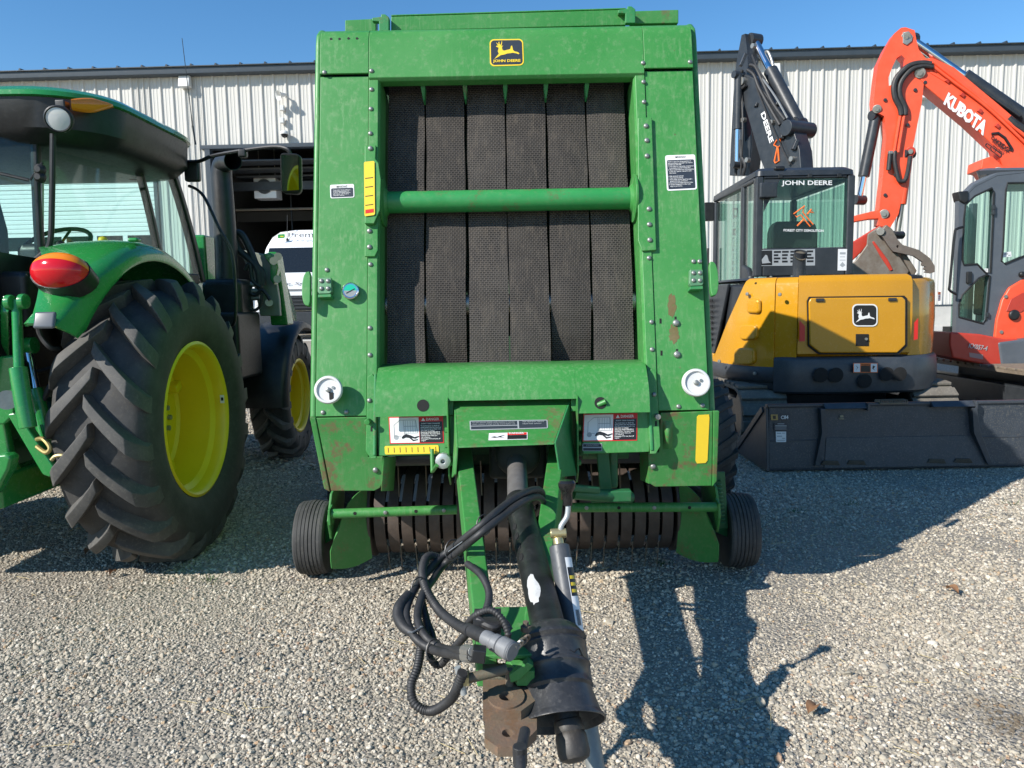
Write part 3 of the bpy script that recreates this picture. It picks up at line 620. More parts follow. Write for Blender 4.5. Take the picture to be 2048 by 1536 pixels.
# --- upright front panels
for sx in (-1, 1):
    mb = MB(); mb.prism([B(sx * .668, .012, 0), B(sx * .902, .012, 0), B(sx * .902, 1.662, 0), B(sx * .668, 1.662, 0)], -FN * .012); mb.build('front_panel', GREEN, BLR, bevel=.003)
    pr = [(sx * .612, -.24), (sx * .612, -.01), (sx * .622, .006), (sx * .666, .006), (sx * .666, -.006), (sx * .632, -.006), (sx * .626, -.02), (sx * .626, -.24)]
    mb = MB(); mb.loft([[B(u, v, w_) for u, w_ in pr] for v in (.0, 1.655)]); mb.build('corner_channel', GREEN, BLR, bevel=.002)
    # lower gusset flange running down beside the danger plate
    mb = MB(); mb.prism([B(sx * .612, .16, .008), B(sx * .640, .205, .008), B(sx * .662, .19, .008), B(sx * .668, -.15, .008), B(sx * .645, -.185, .008), B(sx * .62, -.185, .008)], FN * .012); mb.build('gusset_flange', GREEN, BLR, bevel=.003)
    mb = MB(); mb.bar(B(sx * .624, .20, .018), B(sx * .628, -.17, .016), UX * .014, FN * .02); mb.build('weld_rib', GREEND, BLR, bevel=.004)
    mb = MB(); mb.tube([B(sx * .655, -.012, .012), B(sx * .655, -.022, .062)], .013, 12); mb.build('stop_pin', STEEL if sx > 0 else GREEN, BLR, bevel=.002)
plate('doubler_plate', [(729, 291), (752, 290), (751, 318), (756, 324), (756, 500), (750, 513), (729, 513)], .006, .018, GREEN)
plate('doubler_plate', [(1276, 235), (1304, 234), (1313, 500), (1284, 502), (1276, 480)], .006, .018, GREEN)
bolt = MB(); bolt.lathe([(.0135, 0), (.0135, .002), (.0125, .005), (.009, .0085), (.004, .010), (0, .0102)], (0, 0, 0), (0, 0, 1), 10); bolt = bolt.mesh('bolt', ZINC, angle=50)
def bolts(pix, w_, mesh=bolt, parent=BLR, sc=1.0):
    for x, y in pix:
        M = frame(BF(x, y, w_), UX, FU, FN) @ Matrix.Scale(sc * .84, 4); link('bolt', mesh, parent, M)
bolts([(743, 142), (649, 145), (1286, 126), (1380, 124)], .016)
bolts([(743, 179), (742, 218), (741, 267), (741, 529), (740, 656), (740, 710), (1287, 164), (1288, 204), (1298, 516), (1303, 644), (1304, 699)], .006)
bolts([(741, 297), (739, 462), (739, 494), (1292, 252), (1293.5, 281), (1294, 312), (1298, 418), (1298.6, 449), (1299.5, 480)], .018, sc=1.1)
bolts([(739, 801), (1308, 789)], .02)
bolts([(646, 825), (693, 824), (654, 540), (1357, 813), (1405, 811), (1387, 523), (1399, 523)], 0)
hole = MB(); hole.lathe([(.0065, 0), (.0065, .0008), (0, .0008)], (0, 0, 0), (0, 0, 1), 10); hole = hole.mesh('bolt_hole', BLACK)
for x, y in ((662, 78), (679, 78), (697, 77), (714, 77)): link('bolt_hole', hole, BLR, frame(BF(x, y, .0165), UX, FU, FN))
for x, y, a in ((743, 858, 0), (1312, 847, 0), (1321, 642, 0), (1323, 706, 0), (1351, 638, 0), (1354, 703, 0)):
    mb = MB(); mb.prism(BFq([(x - 2, y - 5), (x + 2, y - 5), (x + 2, y + 5), (x - 2, y + 5)], .0206 if y > 800 else .0012), -FN * .001); mb.build('slot', BLACK, BLR)
for x, y in ((1352, 646), (1354, 709)):
    M = frame(BF(x, y, .001), UX, FU, FN); link('bolt', bolt, BLR, M @ Matrix.Scale(1.25, 4))
# rust patch where paint rubbed off
RUSTP = paint('bare_rust_patch', (.13, .10, .035), .7, .7, .6, (.05, .19, .05), .55, 14.0)
for k, (cx, cy, rx, ry) in enumerate(((1344, 612, 9, 24), (1348, 668, 11, 20))):
    rr = random.Random(k); pts = []
    for i in range(26):
        a = 2 * math.pi * i / 26; f = rr.uniform(.72, 1.12); pts.append((cx + rx * f * math.cos(a), cy + ry * f * math.sin(a)))
    plate('rust_patch', pts, -.0005, .0008, RUSTP, 0)
# --- cross tube with end flanges
tc0, tc1 = B(-.612, 1.052, -.075), B(.612, 1.052, -.075)
mb = MB(); mb.tube([tc0, tc1], .052, 28); mb.build('cross_tube', paint('cross_tube_paint', (.022, .225, .055), .4, .5, .35, (.16, .22, .1), .55, 7.0), BLR)
for a, d in ((tc0, 1), (tc1, -1)):
    mb = MB(); mb.lathe([(0, 0), (.115, 0), (.115, .012), (.07, .016), (.055, .03), (0, .03)], a, UX * d, 28); mb.build('tube_flange', GREEN, BLR, bevel=.002)
# --- belts
m, t, b = newmat('belt_rubber'); p = pos(t); sp = t.nodes.new('ShaderNodeSeparateXYZ'); t.links.new(p, sp.inputs[0])
cb = t.nodes.new('ShaderNodeCombineXYZ'); t.links.new(sp.outputs[0], cb.inputs[0]); t.links.new(sp.outputs[2], cb.inputs[1])
br = t.nodes.new('ShaderNodeTexBrick'); t.links.new(cb.outputs[0], br.inputs['Vector']); br.inputs['Scale'].default_value = 1.0
br.inputs['Brick Width'].default_value = .0176; br.inputs['Row Height'].default_value = .0098; br.inputs['Mortar Size'].default_value = .0031; br.inputs['Mortar Smooth'].default_value = .8; br.offset = .5
br.inputs['Color1'].default_value = (.020, .019, .018, 1); br.inputs['Color2'].default_value = (.030, .027, .025, 1); br.inputs['Mortar'].default_value = (.108, .095, .085, 1)
cl = mix(t, mathn(t, 'MULTIPLY', ramp(t, noise(t, 7, 6, .7, p), .4, .75), .45), br.outputs[0], (.13, .115, .10))
cl = mix(t, ramp(t, noise(t, 160, 3, .6, p), .72, .8), cl, (.36, .34, .3))
oi = t.nodes.new('ShaderNodeObjectInfo'); cl = mix(t, mathn(t, 'MULTIPLY', oi.outputs['Random'], .45), cl, mix(t, .55, cl, (.012, .010, .009)))
mp = t.nodes.new('ShaderNodeMapping'); mp.inputs['Scale'].default_value = (22, 22, 1.2); t.links.new(p, mp.inputs[0])
cl = mix(t, mathn(t, 'MULTIPLY', ramp(t, noise(t, 2, 5, .65, mp.outputs[0]), .5, .72), .4), cl, (.15, .125, .10))
t.links.new(cl, b.inputs['Base Color']); b.inputs['Roughness'].default_value = .62
b.inputs['Specular IOR Level'].default_value = .2; bump(t, b, br.outputs['Fac'], .9, .004); BELT = m
bx = [(-.598, -.418), (-.407, -.216), (-.200, -.012), (-.005, .187), (.199, .390), (.400, .590)]
for i, (a, c) in enumerate(bx):
    back = -.27 if i in (1, 4) else -.155
    path = [(1.70, -.16), (1.2, -.150), (.70, -.140), (.62, -.137), (.56, -.139), (.50, -.148 if back < -.2 else -.139)]
    path += [(.40, -.175), (.20, back)] if back < -.2 else [(.40, -.143), (.20, -.152)]
    pv = []
    for (v0, q0), (v1, q1) in zip(path, path[1:]):
        for k in range(5): pv.append((lerp(v0, v1, k / 5), lerp(q0, q1, k / 5)))
    pv.append(path[-1]); ph = i * 1.9
    wob = lambda v, e: .0022 * math.sin(v * 5 + ph + e) + .0012 * math.sin(v * 17 + 2 * ph + 3 * e)
    mb = MB(); mb.grid([[B(lerp(a, c, f) + wob(v, f * .8), v, w_ + .004 * math.sin(v * 6 + ph) + .0035 * math.sin(math.pi * f)) for f in (0, .25, .5, .75, 1)] for v, w_ in pv]); mb.build('belt', BELT, BLR, thick=.008, angle=40)
mb = MB(); mb.tube([B(-.61, .57, -.195), B(.61, .57, -.195)], .048, 20); mb.build('belt_roller', STEEL, BLR)
for v_ in (1.672,):
    for u in (-.413, -.207, -.008, .193, .395):
        mb = MB(); mb.prism([B(u - .012, 1.64, -.06), B(u + .012, 1.64, -.06), B(u + .004, 1.585, -.10), B(u - .004, 1.585, -.10)], -FN * .05); mb.build('belt_guide', GREEND, BLR, bevel=.003)
# --- hood below the belts
hood = [(.262, -.125), (.268, -.115), (.225, .028), (.20, .050), (.125, .088), (.09, .098), (.06, .100), (-.002, .100), (-.002, .094), (.06, .094), (.085, .092), (.12, .082), (.195, .044), (.22, .022)]
for a, c, lo in ((-.612, -.285, -.002), (-.2845, .2845, .064), (.285, .612, -.002)):
    pr = [(max(v, lo), w_) for v, w_ in hood]
    mb = MB(); mb.prism([B(a, v, w_) for v, w_ in pr], UX * (c - a)); mb.build('belt_hood', GREEN, BLR, angle=50)
for sx, x, y in ((-1, 846, 811), (1, 1201, 806)):
    M = frame(BF(x, y, .1012), UX, FU, FN); mb = MB(); mb.lathe([(.027, 0), (.027, .0006), (0, .0006)], (0, 0, 0), (0, 0, 1), 24); link('access_hole', mb.mesh('access_hole', BLACK), BLR, M)
mb = MB(); mb.tube([BF(1196, 810, .094), BF(1212, 803, .108)], .012, 12); mb.build('drain_plug', GREEN, BLR)
# --- plates under the hood (carry the danger labels)
plate('label_plate', [(755, 833), (911, 831), (911, 909), (757, 912)], .0, .012, GREEN); plate('label_plate', [(1166, 824), (1300, 821), (1299, 904), (1166, 908)], .0, .012, GREEN)
plate('gearbox_bracket', [(876, 801), (907, 800), (907, 830), (876, 831)], .05, .06, GREENR); plate('gearbox_bracket', [(1142, 797), (1172, 796), (1172, 822), (1142, 823)], .05, .06, GREENR)
# --- lower corner shields that tuck back under the machine
def LS(px, py, off=0):
    n = V((0, -.995, -.1)); return onp(px, py, V((0, 3.392, .815)) + n * off, n)
for nm, px in (('L', [(632, 836), (733, 834), (737, 914), (766, 913), (769, 960), (760, 976), (748, 982), (662, 982)]), ('R', [(1321, 826), (1426, 822), (1424, 972), (1310, 974), (1298, 966), (1296, 905), (1318, 904)])):
    mb = MB(); mb.prism([LS(x, y) for x, y in px], (0, .012, 0)); mb.build('lower_shield', GREENX, BLR, bevel=.004)
mb = MB()
rows = []
for k in range(8):
    a = R_(90 * k / 7); rows.append([LS(767 + 22 * math.sin(a), 913, -.16 * (1 - math.cos(a))), LS(762 + 22 * math.sin(a), 981, -.16 * (1 - math.cos(a)))])
mb.grid(rows); mb.build('shield_return', GREENX, BLR, thick=.008, angle=60)
mb = MB(); mb.prism([LS(1296, 906), LS(1299, 968), LS(1281, 960, -.14), LS(1280, 906, -.14)], (0, .008, 0)); mb.build('shield_return', GREENX, BLR, bevel=.002)
mb = MB(); rows = []
for k in range(9):
    f = k / 8; a = math.sin(math.pi * f) ** .7
    rows.append([LS(1326 + 20 * j / 6, 842 + 56 * f, .001 + .03 * a * math.sin(math.pi * j / 6)) for j in range(7)])
mb.grid(rows); mb.build('pressed_bulge', GREENR, BLR, angle=70)
for x, y in ((751, 940), (1306, 933)): link('bolt', bolt, BLR, frame(LS(x, y, .002), UX, V((0, 0, 1)), V((0, -1, 0))))
for sx, px in ((-1, [(619, 834), (631, 836), (660, 984), (648, 978)]), (1, [(1439, 822), (1427, 822), (1425, 974), (1434, 962)])):
    mb = MB(); mb.prism([LS(x, y, .004) for x, y in px], (0, .03, 0)); mb.build('side_flange', GREENX, BLR, bevel=.004)
plate('yellow_strip', [(1396, 830), (1419, 829), (1415, 926), (1391, 927)], .0, .0008, DYEL, 0) if False else None
mb = MB(); mb.prism([LS(x, y, .003) for x, y in ((1397, 830), (1418, 829), (1419, 836), (1415, 921), (1411, 926), (1394, 927), (1391, 921), (1394, 834))], (0, .002, 0)); mb.build('yellow_reflector', DYEL, BLR)
# --- knobs, gauge, latches, handles
for x, y, sx in ((664, 783, -1), (1385, 769, 1)):
    c = BF(x, y, 0)
    mb = MB(); mb.lathe([(0, .0), (.03, 0), (.03, .05), (.061, .052), (.064, .058), (.064, .072), (.060, .078), (.052, .079), (.047, .070), (.02, .068), (0, .068)], c, FN, 36); k = mb.build('twine_pulley', WHITE, BLR, angle=40)
    mb = MB(); mb.lathe([(.012, .068), (.012, .078), (.006, .081), (0, .081)], c, FN, 8); mb.build('bolt', ZINC, k)
    mb = MB(); mb.lathe([(.007, .068), (.007, .074), (0, .074)], c + UX * .022 + FU * .010, FN, 8); mb.build('rivet', ZINC, k)
    if sx < 0:
        mb = MB(); mb.prism([c + UX * a + FU * b2 + FN * .069 for a, b2 in ((.004, -.012), (.022, -.012), (.024, -.04), (.016, -.048), (.006, -.045))], FN * .004); mb.build('slot', BLACK, k)
c = BF(703, 584, 0)
mb = MB(); mb.lathe([(0, 0), (.038, 0), (.040, .004), (.040, .028), (.036, .032), (.033, .028), (0, .026)], c, FN, 32); gz_ = mb.build('pressure_gauge', CHROME, BLR, angle=35)
mb = MB(); mb.prism([c + UX * .032 * math.cos(a) + FU * .032 * math.sin(a) + FN * .0268 for a in [math.pi * i / 14 for i in range(15)]], FN * .001); mb.build('green_dial_zone', flat('dial_green', (.01, .42, .27), .3), gz_)
mb = MB(); mb.prism([c + UX * .032 * math.cos(a) + FU * .032 * math.sin(a) + FN * .0268 for a in [-math.pi * i / 14 for i in range(15)]], FN * .001); mb.build('white_dial_zone', flat('dial_dark', (.25, .27, .27), .3), gz_)
mb = MB(); mb.bar(c - UX * .018 - FU * .012 + FN * .029, c + UX * .02 + FU * .008 + FN * .029, FU * .004, FN * .001); mb.build('needle', DBLACK, gz_)
for x, y, sx in ((649, 575, -1), (1393, 559, 1)):
    mb = MB(); mb.prism(BFq([(x - 13, y - 20), (x + 13, y - 20), (x + 14, y + 8), (x + 11, y + 12), (x - 11, y + 13), (x - 14, y + 8)], .035), -FN * .034); k = mb.build('latch_bracket', paint('bare_latch_metal', (.10, .24, .12), .45, .7, .5, (.3, .32, .28), .1, 30.0, metallic=.3), BLR, bevel=.003)
    mb = MB(); mb.prism(BFq([(x - 13, y + 14), (x + 13, y + 13), (x + 13, y + 19), (x - 13, y + 20)], .055), -FN * .053); mb.build('latch_lip', GREEND, k, bevel=.002)
    for dx, dy in ((-6, -13), (7, -13), (-6, 2), (7, 2)): link('bolt', bolt, k, frame(BF(x + dx, y + dy, .035), UX, FU, FN) @ Matrix.Scale(.8, 4))
    hx = sx * .925; hv = .598 if sx < 0 else .612
    pts = [B(hx + sx * .034 * math.sin(math.pi * i / 10) ** .6, hv + .082 * math.cos(math.pi * i / 10), .06) for i in range(11)]
    mb = MB(); mb.prism(pts + [B(hx - sx * .006, hv - .06, .06), B(hx - sx * .006, hv + .06, .06)], -FN * .03); mb.build('door_handle', GREEN, BLR, bevel=.004)
# --- bale size indicator and scales
pts = [(728, 324), (749, 322), (750, 430), (729, 433)]
ind = decal('bale_size_indicator', BFq(pts, .05), [(DYEL, [rr_st(0, 0, 1, 1, .14, .2)]), (DBLACK, [RECT(.1, .30 + i * .165, .85, .315 + i * .165) for i in range(4)]), (DRED, [RECT(.1, .885, .88, .95)])], BLR)
plate('indicator_arm', [(731, 326), (757, 324), (762, 360), (760, 420), (748, 447), (729, 447)], .018, .046, GREEN)
decal('density_scale', BFq([(769, 892), (877, 890), (878, 907), (770, 909)], .014), [(DYEL, [rr_st(0, 0, 1, 1, .03, 6)]), (DBLACK, [RECT(.06 + i * .11, .2, .072 + i * .11, .8) for i in range(9)])], BLR)
mb = MB(); mb.tube([BF(864, 898, .035), BF(865, 944, .04), BF(874, 930, .09)], .009, 8); mb.build('density_pointer', GREEN, BLR)
# --- safety labels
def danger(q, w_):
    d = decal('danger_label', BFq(q, w_), [(DRED, [RECT(0, 0, 1, 1)]), (DWHITE, [RECT(.018, .035, .55, .965)]), (DBLACK, [RECT(.56, .20, .982, .965)]),
        (DGREY, [[(.09, .30), (.20, .12), (.205, .13), (.095, .31)], RECT(.20, .12, .49, .14), [(.485, .12), (.495, .12), (.53, .62), (.52, .62)], RECT(.085, .30, .095, .72), RECT(.085, .705, .22, .725), [(.265, .13), (.272, .13), (.285, .66), (.275, .66)], RECT(.27, .35, .5, .37), RECT(.28, .60, .52, .62)] + [RECT(.30 + i * .045, .16, .306 + i * .045, .58) for i in range(5)]
            + [[(.12 + .045 * math.cos(a), .76 + .09 * math.sin(a)) for a in [2 * math.pi * i / 12 for i in range(12)]]]),
        (DBLACK, [[(.25, .70), (.31, .64), (.40, .70), (.46, .76), (.54, .72), (.545, .75), (.47, .82), (.40, .79), (.44, .86), (.52, .84), (.52, .87), (.43, .91), (.36, .79), (.30, .77), (.24, .82), (.22, .79)]])], BLR)
    f = lambda a, b2, c, e: [BF(*[lerp(lerp(V(q[0]), V(q[1]), s), lerp(V(q[3]), V(q[2]), s), t_)[i] for i in (0, 1)], w_) for s, t_ in ((a, b2), (c, b2), (c, e), (a, e))]
    text('lettering', 'DANGER', f(.69, .06, .93, .16), DWHITE, d, .02, .0045); decal('warning_triangle', f(.60, .05, .67, .17), [(DWHITE, [[(.5, 0), (1, 1), (0, 1)]])], d, .004)
    text('lettering', "DON'T TAKE CHANCES", f(.60, .245, .94, .29), DWHITE, d, .01, .0055)
    text('lettering', "To avoid injury or death by\nbeing pulled into the machine:\nDo not attempt to feed crop\ninto baler or unplug\nfeed area WHILE BALER IS\nRUNNING. The baler feeds\nmaterial faster than you\ncan release it.\nDisengage PTO and shut off\nengine.", f(.585, .33, .96, .93), DWHITE, d, .012, .0055)
danger([(777, 834), (886, 832), (888, 886), (780, 888)], .0125); danger([(1167, 828), (1275, 826), (1274, 881), (1165, 883)], .0125)
d = decal('identification_plate', BFq([(1165, 887), (1204, 887), (1204, 902), (1165, 902)], .0125), [(DGREY, [RECT(0, 0, 1, 1)]), (DBLACK, [RECT(.03, .08, .97, .45), RECT(.03, .6, .97, .95)])], BLR)
text('lettering', 'JOHN DEERE', BFq([(1172, 889), (1197, 889), (1197, 893), (1172, 893)], .0125), DGREY, d, 0, .004)
d = decal('notice_label', BFq([(660, 370), (708, 368), (709, 395), (661, 397)], 0), [(DWHITE, [rr_st(0, 0, 1, 1, .07, 1.7)]), (DNAVY, [rr_st(.04, .27, .96, .94, .05, 1.7)])], BLR)
text('lettering', 'IMPORTANT', BFq([(673, 372), (695, 371), (695, 375), (673, 376)], 0), DBLACK, d, .01, .0035)
text('lettering', 'Keep baler twine trailing to\navoid wrapping failure on\nknotter. Threading twine in\nthis manner will result in\nimproper tension.', BFq([(667, 380), (701, 379), (701, 392), (667, 393)], 0), DWHITE, d, .012, .0035)
d = decal('notice_label', BFq([(1330, 311), (1390, 309), (1394, 379), (1334, 382)], 0), [(DWHITE, [rr_st(0, 0, 1, 1, .07, .85)]), (DNAVY, [rr_st(.05, .14, .95, .96, .04, .85)])], BLR)
text('lettering', 'IMPORTANT', BFq([(1350, 313), (1371, 312.5), (1371, 316), (1350, 316.5)], 0), DBLACK, d, .01, .0035)
text('lettering', 'There is a risk of fire during operation of\nlarge round balers, especially in dry material.\nTO REDUCE THE RISK\n1  Clean often for crop buildup, chopping and\n   accumulating around all rotating parts.\n2  Mount a pressurized water fire extinguisher\n   as near your operator manual for more\n   information.\n\nIF FIRE SHOULD OCCUR\n1  Open bale immediately.\n2  Raise pickup and back speed the shaft a\n   distance from bale and material.\n3  Shut tractor and engage park lock brake.\n4  Use fire extinguisher or other water\n   supply to put out fire.', BFq([(1335, 323), (1387, 321), (1390, 373), (1338, 375)], 0), DWHITE, d, .01, .0035)
DEER = [(.13, .74), (.27, .55), (.24, .45), (.27, .33), (.235, .30), (.19, .285), (.21, .25), (.26, .235), (.22, .19), (.20, .12), (.235, .17), (.27, .205), (.265, .13), (.29, .08), (.295, .19), (.33, .22), (.36, .10), (.35, .06), (.375, .10), (.365, .20), (.345, .255), (.40, .25), (.365, .30), (.375, .40), (.42, .44), (.52, .41), (.61, .385), (.635, .27), (.665, .25), (.68, .33), (.69, .42), (.74, .475), (.83, .50), (.875, .55), (.86, .585), (.79, .55), (.68, .52), (.62, .535), (.52, .545), (.42, .585), (.33, .60), (.25, .66)]
e = decal('emblem', BFq([(979, 79), (1046, 78), (1048, 131), (980, 133)], .016), [(DYEL, [rr_st(0, 0, 1, 1, .13, 1.25, 6)]), (DNAVY, [rr_st(.035, .045, .965, .955, .105, 1.25, 6)]), (DYEL, [DEER])], BLR)
text('lettering', 'JOHN DEERE', BFq([(986, 120), (1041, 119), (1041, 126), (986, 127)], .016), DYEL, e, .03, .004)
# --- driveline shield over the shaft
sh = [V((-.259, 3.395, .885)), V((.261, 3.395, .885)), None, at(917, 892, 3.05)]
sh[2] = onp(1108, 885, sh[0], (sh[1] - sh[0]).cross(sh[3] - sh[0]).normalized())
mb = MB(); mb.prism(sh, (0, -.004, -.008)); sd = mb.build('driveline_shield', GREENR, BLR, bevel=.002)
n2 = (sh[1] - sh[0]).cross(sh[3] - sh[0]).normalized(); n2 = n2 if n2.dot(EYE - sh[0]) > 0 else -n2
def SHq(q): return [onp(x, y, sh[0], n2) for x, y in q]
mb = MB(); mb.prism([sh[1], sh[2], V((sh[2].x + .02, 3.06, .60)), V((.275, 3.30, .55)), V((.272, 3.41, .70))], (.008, 0, 0)); mb.build('shield_side', GREEND, sd, bevel=.002)
mb = MB(); mb.prism([sh[0], sh[3], V((sh[3].x - .012, 3.06, .62)), V((-.27, 3.30, .55)), V((-.268, 3.41, .70))], (-.008, 0, 0)); mb.build('shield_side', GREEN, sd, bevel=.002)
for sx in (-1, 1):
    mb = MB(); mb.prism([V((sx * .285, 3.37, .93)), V((sx * .285, 3.30, .90)), V((sx * .285, 3.30, .56)), V((sx * .285, 3.37, .50))], (sx * .008, 0, 0)); fl = mb.build('frame_flange', GREENR, BLR, bevel=.002)
    for z in (.86, .76, .69, .6): mb = MB(); mb.tube([V((sx * .293, 3.335, z)), V((sx * .306, 3.335, z))], .012, 6); mb.build('bolt', GREEN, fl)
d = decal('caution_strip', SHq([(939, 842), (1095, 840), (1096, 857), (940, 861)]), [(DGREY, [rr_st(0, 0, 1, 1, .02, 6)]), (DNAVY, [RECT(.015, .1, .61, .55), RECT(.015, .63, .61, .92), RECT(.63, .1, .985, .92)])], sd)
text('lettering', 'Do not remove shields while machine is running\ncheck rotation of shaft and slip clutch before use', SHq([(945, 845), (1030, 844), (1030, 851), (945, 852)]), DGREY, d, 0, .004)
text('lettering', 'See operator manual\nadjust belt tension', SHq([(1045, 843), (1088, 842), (1088, 850), (1045, 851)]), DGREY, d, 0, .004)
d = decal('danger_label', SHq([(978, 867), (1055, 865), (1055, 879), (977, 881)]), [(DWHITE, [RECT(0, 0, 1, 1)]), (DRED, [RECT(.48, .04, .98, .34)]), (DBLACK, [RECT(.48, .38, .98, .95), [(.05, .6), (.15, .5), (.22, .6), (.30, .45), (.42, .35), (.30, .6), (.42, .75), (.28, .65), (.15, .7)]])], sd)
text('lettering', 'DANGER', SHq([(1018, 866.3), (1048, 865.8), (1048, 869), (1018, 869.5)]), DWHITE, d, .02, .004)
# --- driveline cavity and gearbox, coloured dark for the shade inside
mb = MB(); mb.box((0, 4.45, .66), (1.75, .04, .70)); mb.build('cavity_wall', paint('cavity_shade', (.010, .03, .014), .8, .3, .3, (.04, .035, .03), .4, 6.0), BLR)
mb = MB(); mb.box((.02, 3.46, .66), (.26, .26, .26)); mb.lathe([(.10, 0), (.10, -.10), (.06, -.12), (0, -.12)], (.02, 3.33, .66), (0, 1, 0), 20); mb.build('gearbox', paint('shade_dark_gearbox', (.010, .016, .012), .7, .4, .3, (.05, .045, .035), 0, 9.0), BLR, bevel=.02)  # near-black colour stands for the shade under the driveline shield
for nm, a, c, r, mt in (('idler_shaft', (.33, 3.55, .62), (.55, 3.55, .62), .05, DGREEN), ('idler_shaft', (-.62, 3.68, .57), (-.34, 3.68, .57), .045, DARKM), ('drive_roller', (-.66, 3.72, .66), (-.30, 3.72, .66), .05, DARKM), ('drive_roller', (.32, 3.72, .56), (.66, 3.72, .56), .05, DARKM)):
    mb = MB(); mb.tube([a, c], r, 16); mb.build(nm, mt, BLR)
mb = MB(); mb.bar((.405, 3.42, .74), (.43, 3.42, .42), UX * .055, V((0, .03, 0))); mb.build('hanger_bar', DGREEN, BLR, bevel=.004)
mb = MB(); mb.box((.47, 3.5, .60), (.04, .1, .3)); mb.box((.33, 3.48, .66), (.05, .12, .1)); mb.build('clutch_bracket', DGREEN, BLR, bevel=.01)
mb = MB(); mb.lathe([(.035, 0), (.035, .03), (.022, .035), (.010, .035), (.010, .005), (0, .005)], at(887, 920, 3.30), (0, -1, 0), 12); mb.build('twine_guide', GALV, BLR, bevel=.002)
mb = MB(); mb.tube([at(868, 925, 3.34), at(905, 915, 3.34)], .012, 8); mb.tube([at(895, 921, 3.3), at(902, 931, 3.3)], .013, 8); mb.build('guide_bracket', GREEN, BLR)
mb = MB(); mb.tube([at(1120, 985, 3.0), at(1142, 984, 3.0)], [.03, .03], 16); mb.build('wooden_roller', paint('pale_brown_roller', (.40, .20, .11), .6, .4, .3, (.2, .12, .08), 0, 12.0), BLR, bevel=.004)
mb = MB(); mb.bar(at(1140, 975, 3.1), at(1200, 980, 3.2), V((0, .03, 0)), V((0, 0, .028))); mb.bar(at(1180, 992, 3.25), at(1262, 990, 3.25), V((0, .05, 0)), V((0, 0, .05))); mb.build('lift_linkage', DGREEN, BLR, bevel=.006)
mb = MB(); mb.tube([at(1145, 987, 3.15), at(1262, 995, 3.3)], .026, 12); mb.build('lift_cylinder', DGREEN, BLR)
for k in range(4):                                         # feed chains seen in the gloom
    x = -.60 + k * .066
    mb = MB(); mb.bar((x, 3.60, .50), (x - .015, 3.55, .38), UX * .014, V((0, .012, 0))); mb.build('feed_finger', GREYT, BLR)
POST = Matrix.Translation((0, 0, -DZ)) @ Matrix.Scale(KS, 4)      # pickup and wheels stand on the ground
# --- pickup: stripper bands, tines, side shields, wind guard
PC = V((.045, 3.745, .275)); PR = .205
band = MB(); prof = []
for k in range(15):
    a = R_(250 - 190 * k / 14); prof.append((math.cos(a), math.sin(a)))          # angle 180 = towards viewer
path = [V((0, .12, PR))] if False else []
pts = [(-.02 * 0 + .10, PR * 1.02)] + [(PR * math.cos(R_(a)), PR * math.sin(R_(a))) for a in range(95, 262, 12)] + [(.06, -PR * .98)]
bw = .0262
rows = [[V((-bw, y * .93, z * .93)), V((-bw, y, z)), V((bw, y, z)), V((bw, y * .93, z * .93))] for y, z in pts]
band.grid(rows); band = band.mesh('stripper_band', PICKUP, angle=40)
tine = MB(); tine.tube([(0, 0, 0), (0, .004, -.06), (0, .012, -.145)], .0028, 6); tine = tine.mesh('tine', RUSTY)
nb = 22; pitch = 1.40 / (nb - 1)
for i in range(nb):
    u = PC.x - .70 + i * pitch
    link('stripper_band', band, BLR, Matrix.Translation((u, PC.y, PC.z)))
    if i < nb - 1:
        uu = u + pitch / 2 + random.uniform(-.006, .006)
        link('tine', tine, BLR, Matrix.Translation((uu, PC.y - .17, .155)) @ Matrix.Rotation(random.uniform(-.05, .05), 4, 'Y') @ Matrix.Rotation(R_(8), 4, 'X'))
        if i % 2: link('tine', tine, BLR, Matrix.Translation((uu + .004, PC.y - .19, .40)) @ Matrix.Rotation(random.uniform(-.06, .06), 4, 'Y') @ Matrix.Rotation(R_(170), 4, 'X') @ Matrix.Scale(1.15, 4))
        link('tine', tine, BLR, Matrix.Translation((uu + .003, PC.y - .21, PC.z)) @ Matrix.Rotation(R_(random.uniform(60, 75)), 4, 'X') @ Matrix.Scale(.35, 4))
mb = MB(); mb.tube([(PC.x - .74, PC.y, PC.z), (PC.x + .74, PC.y, PC.z)], .14, 20); mb.build('pickup_drum', BLACK, BLR)
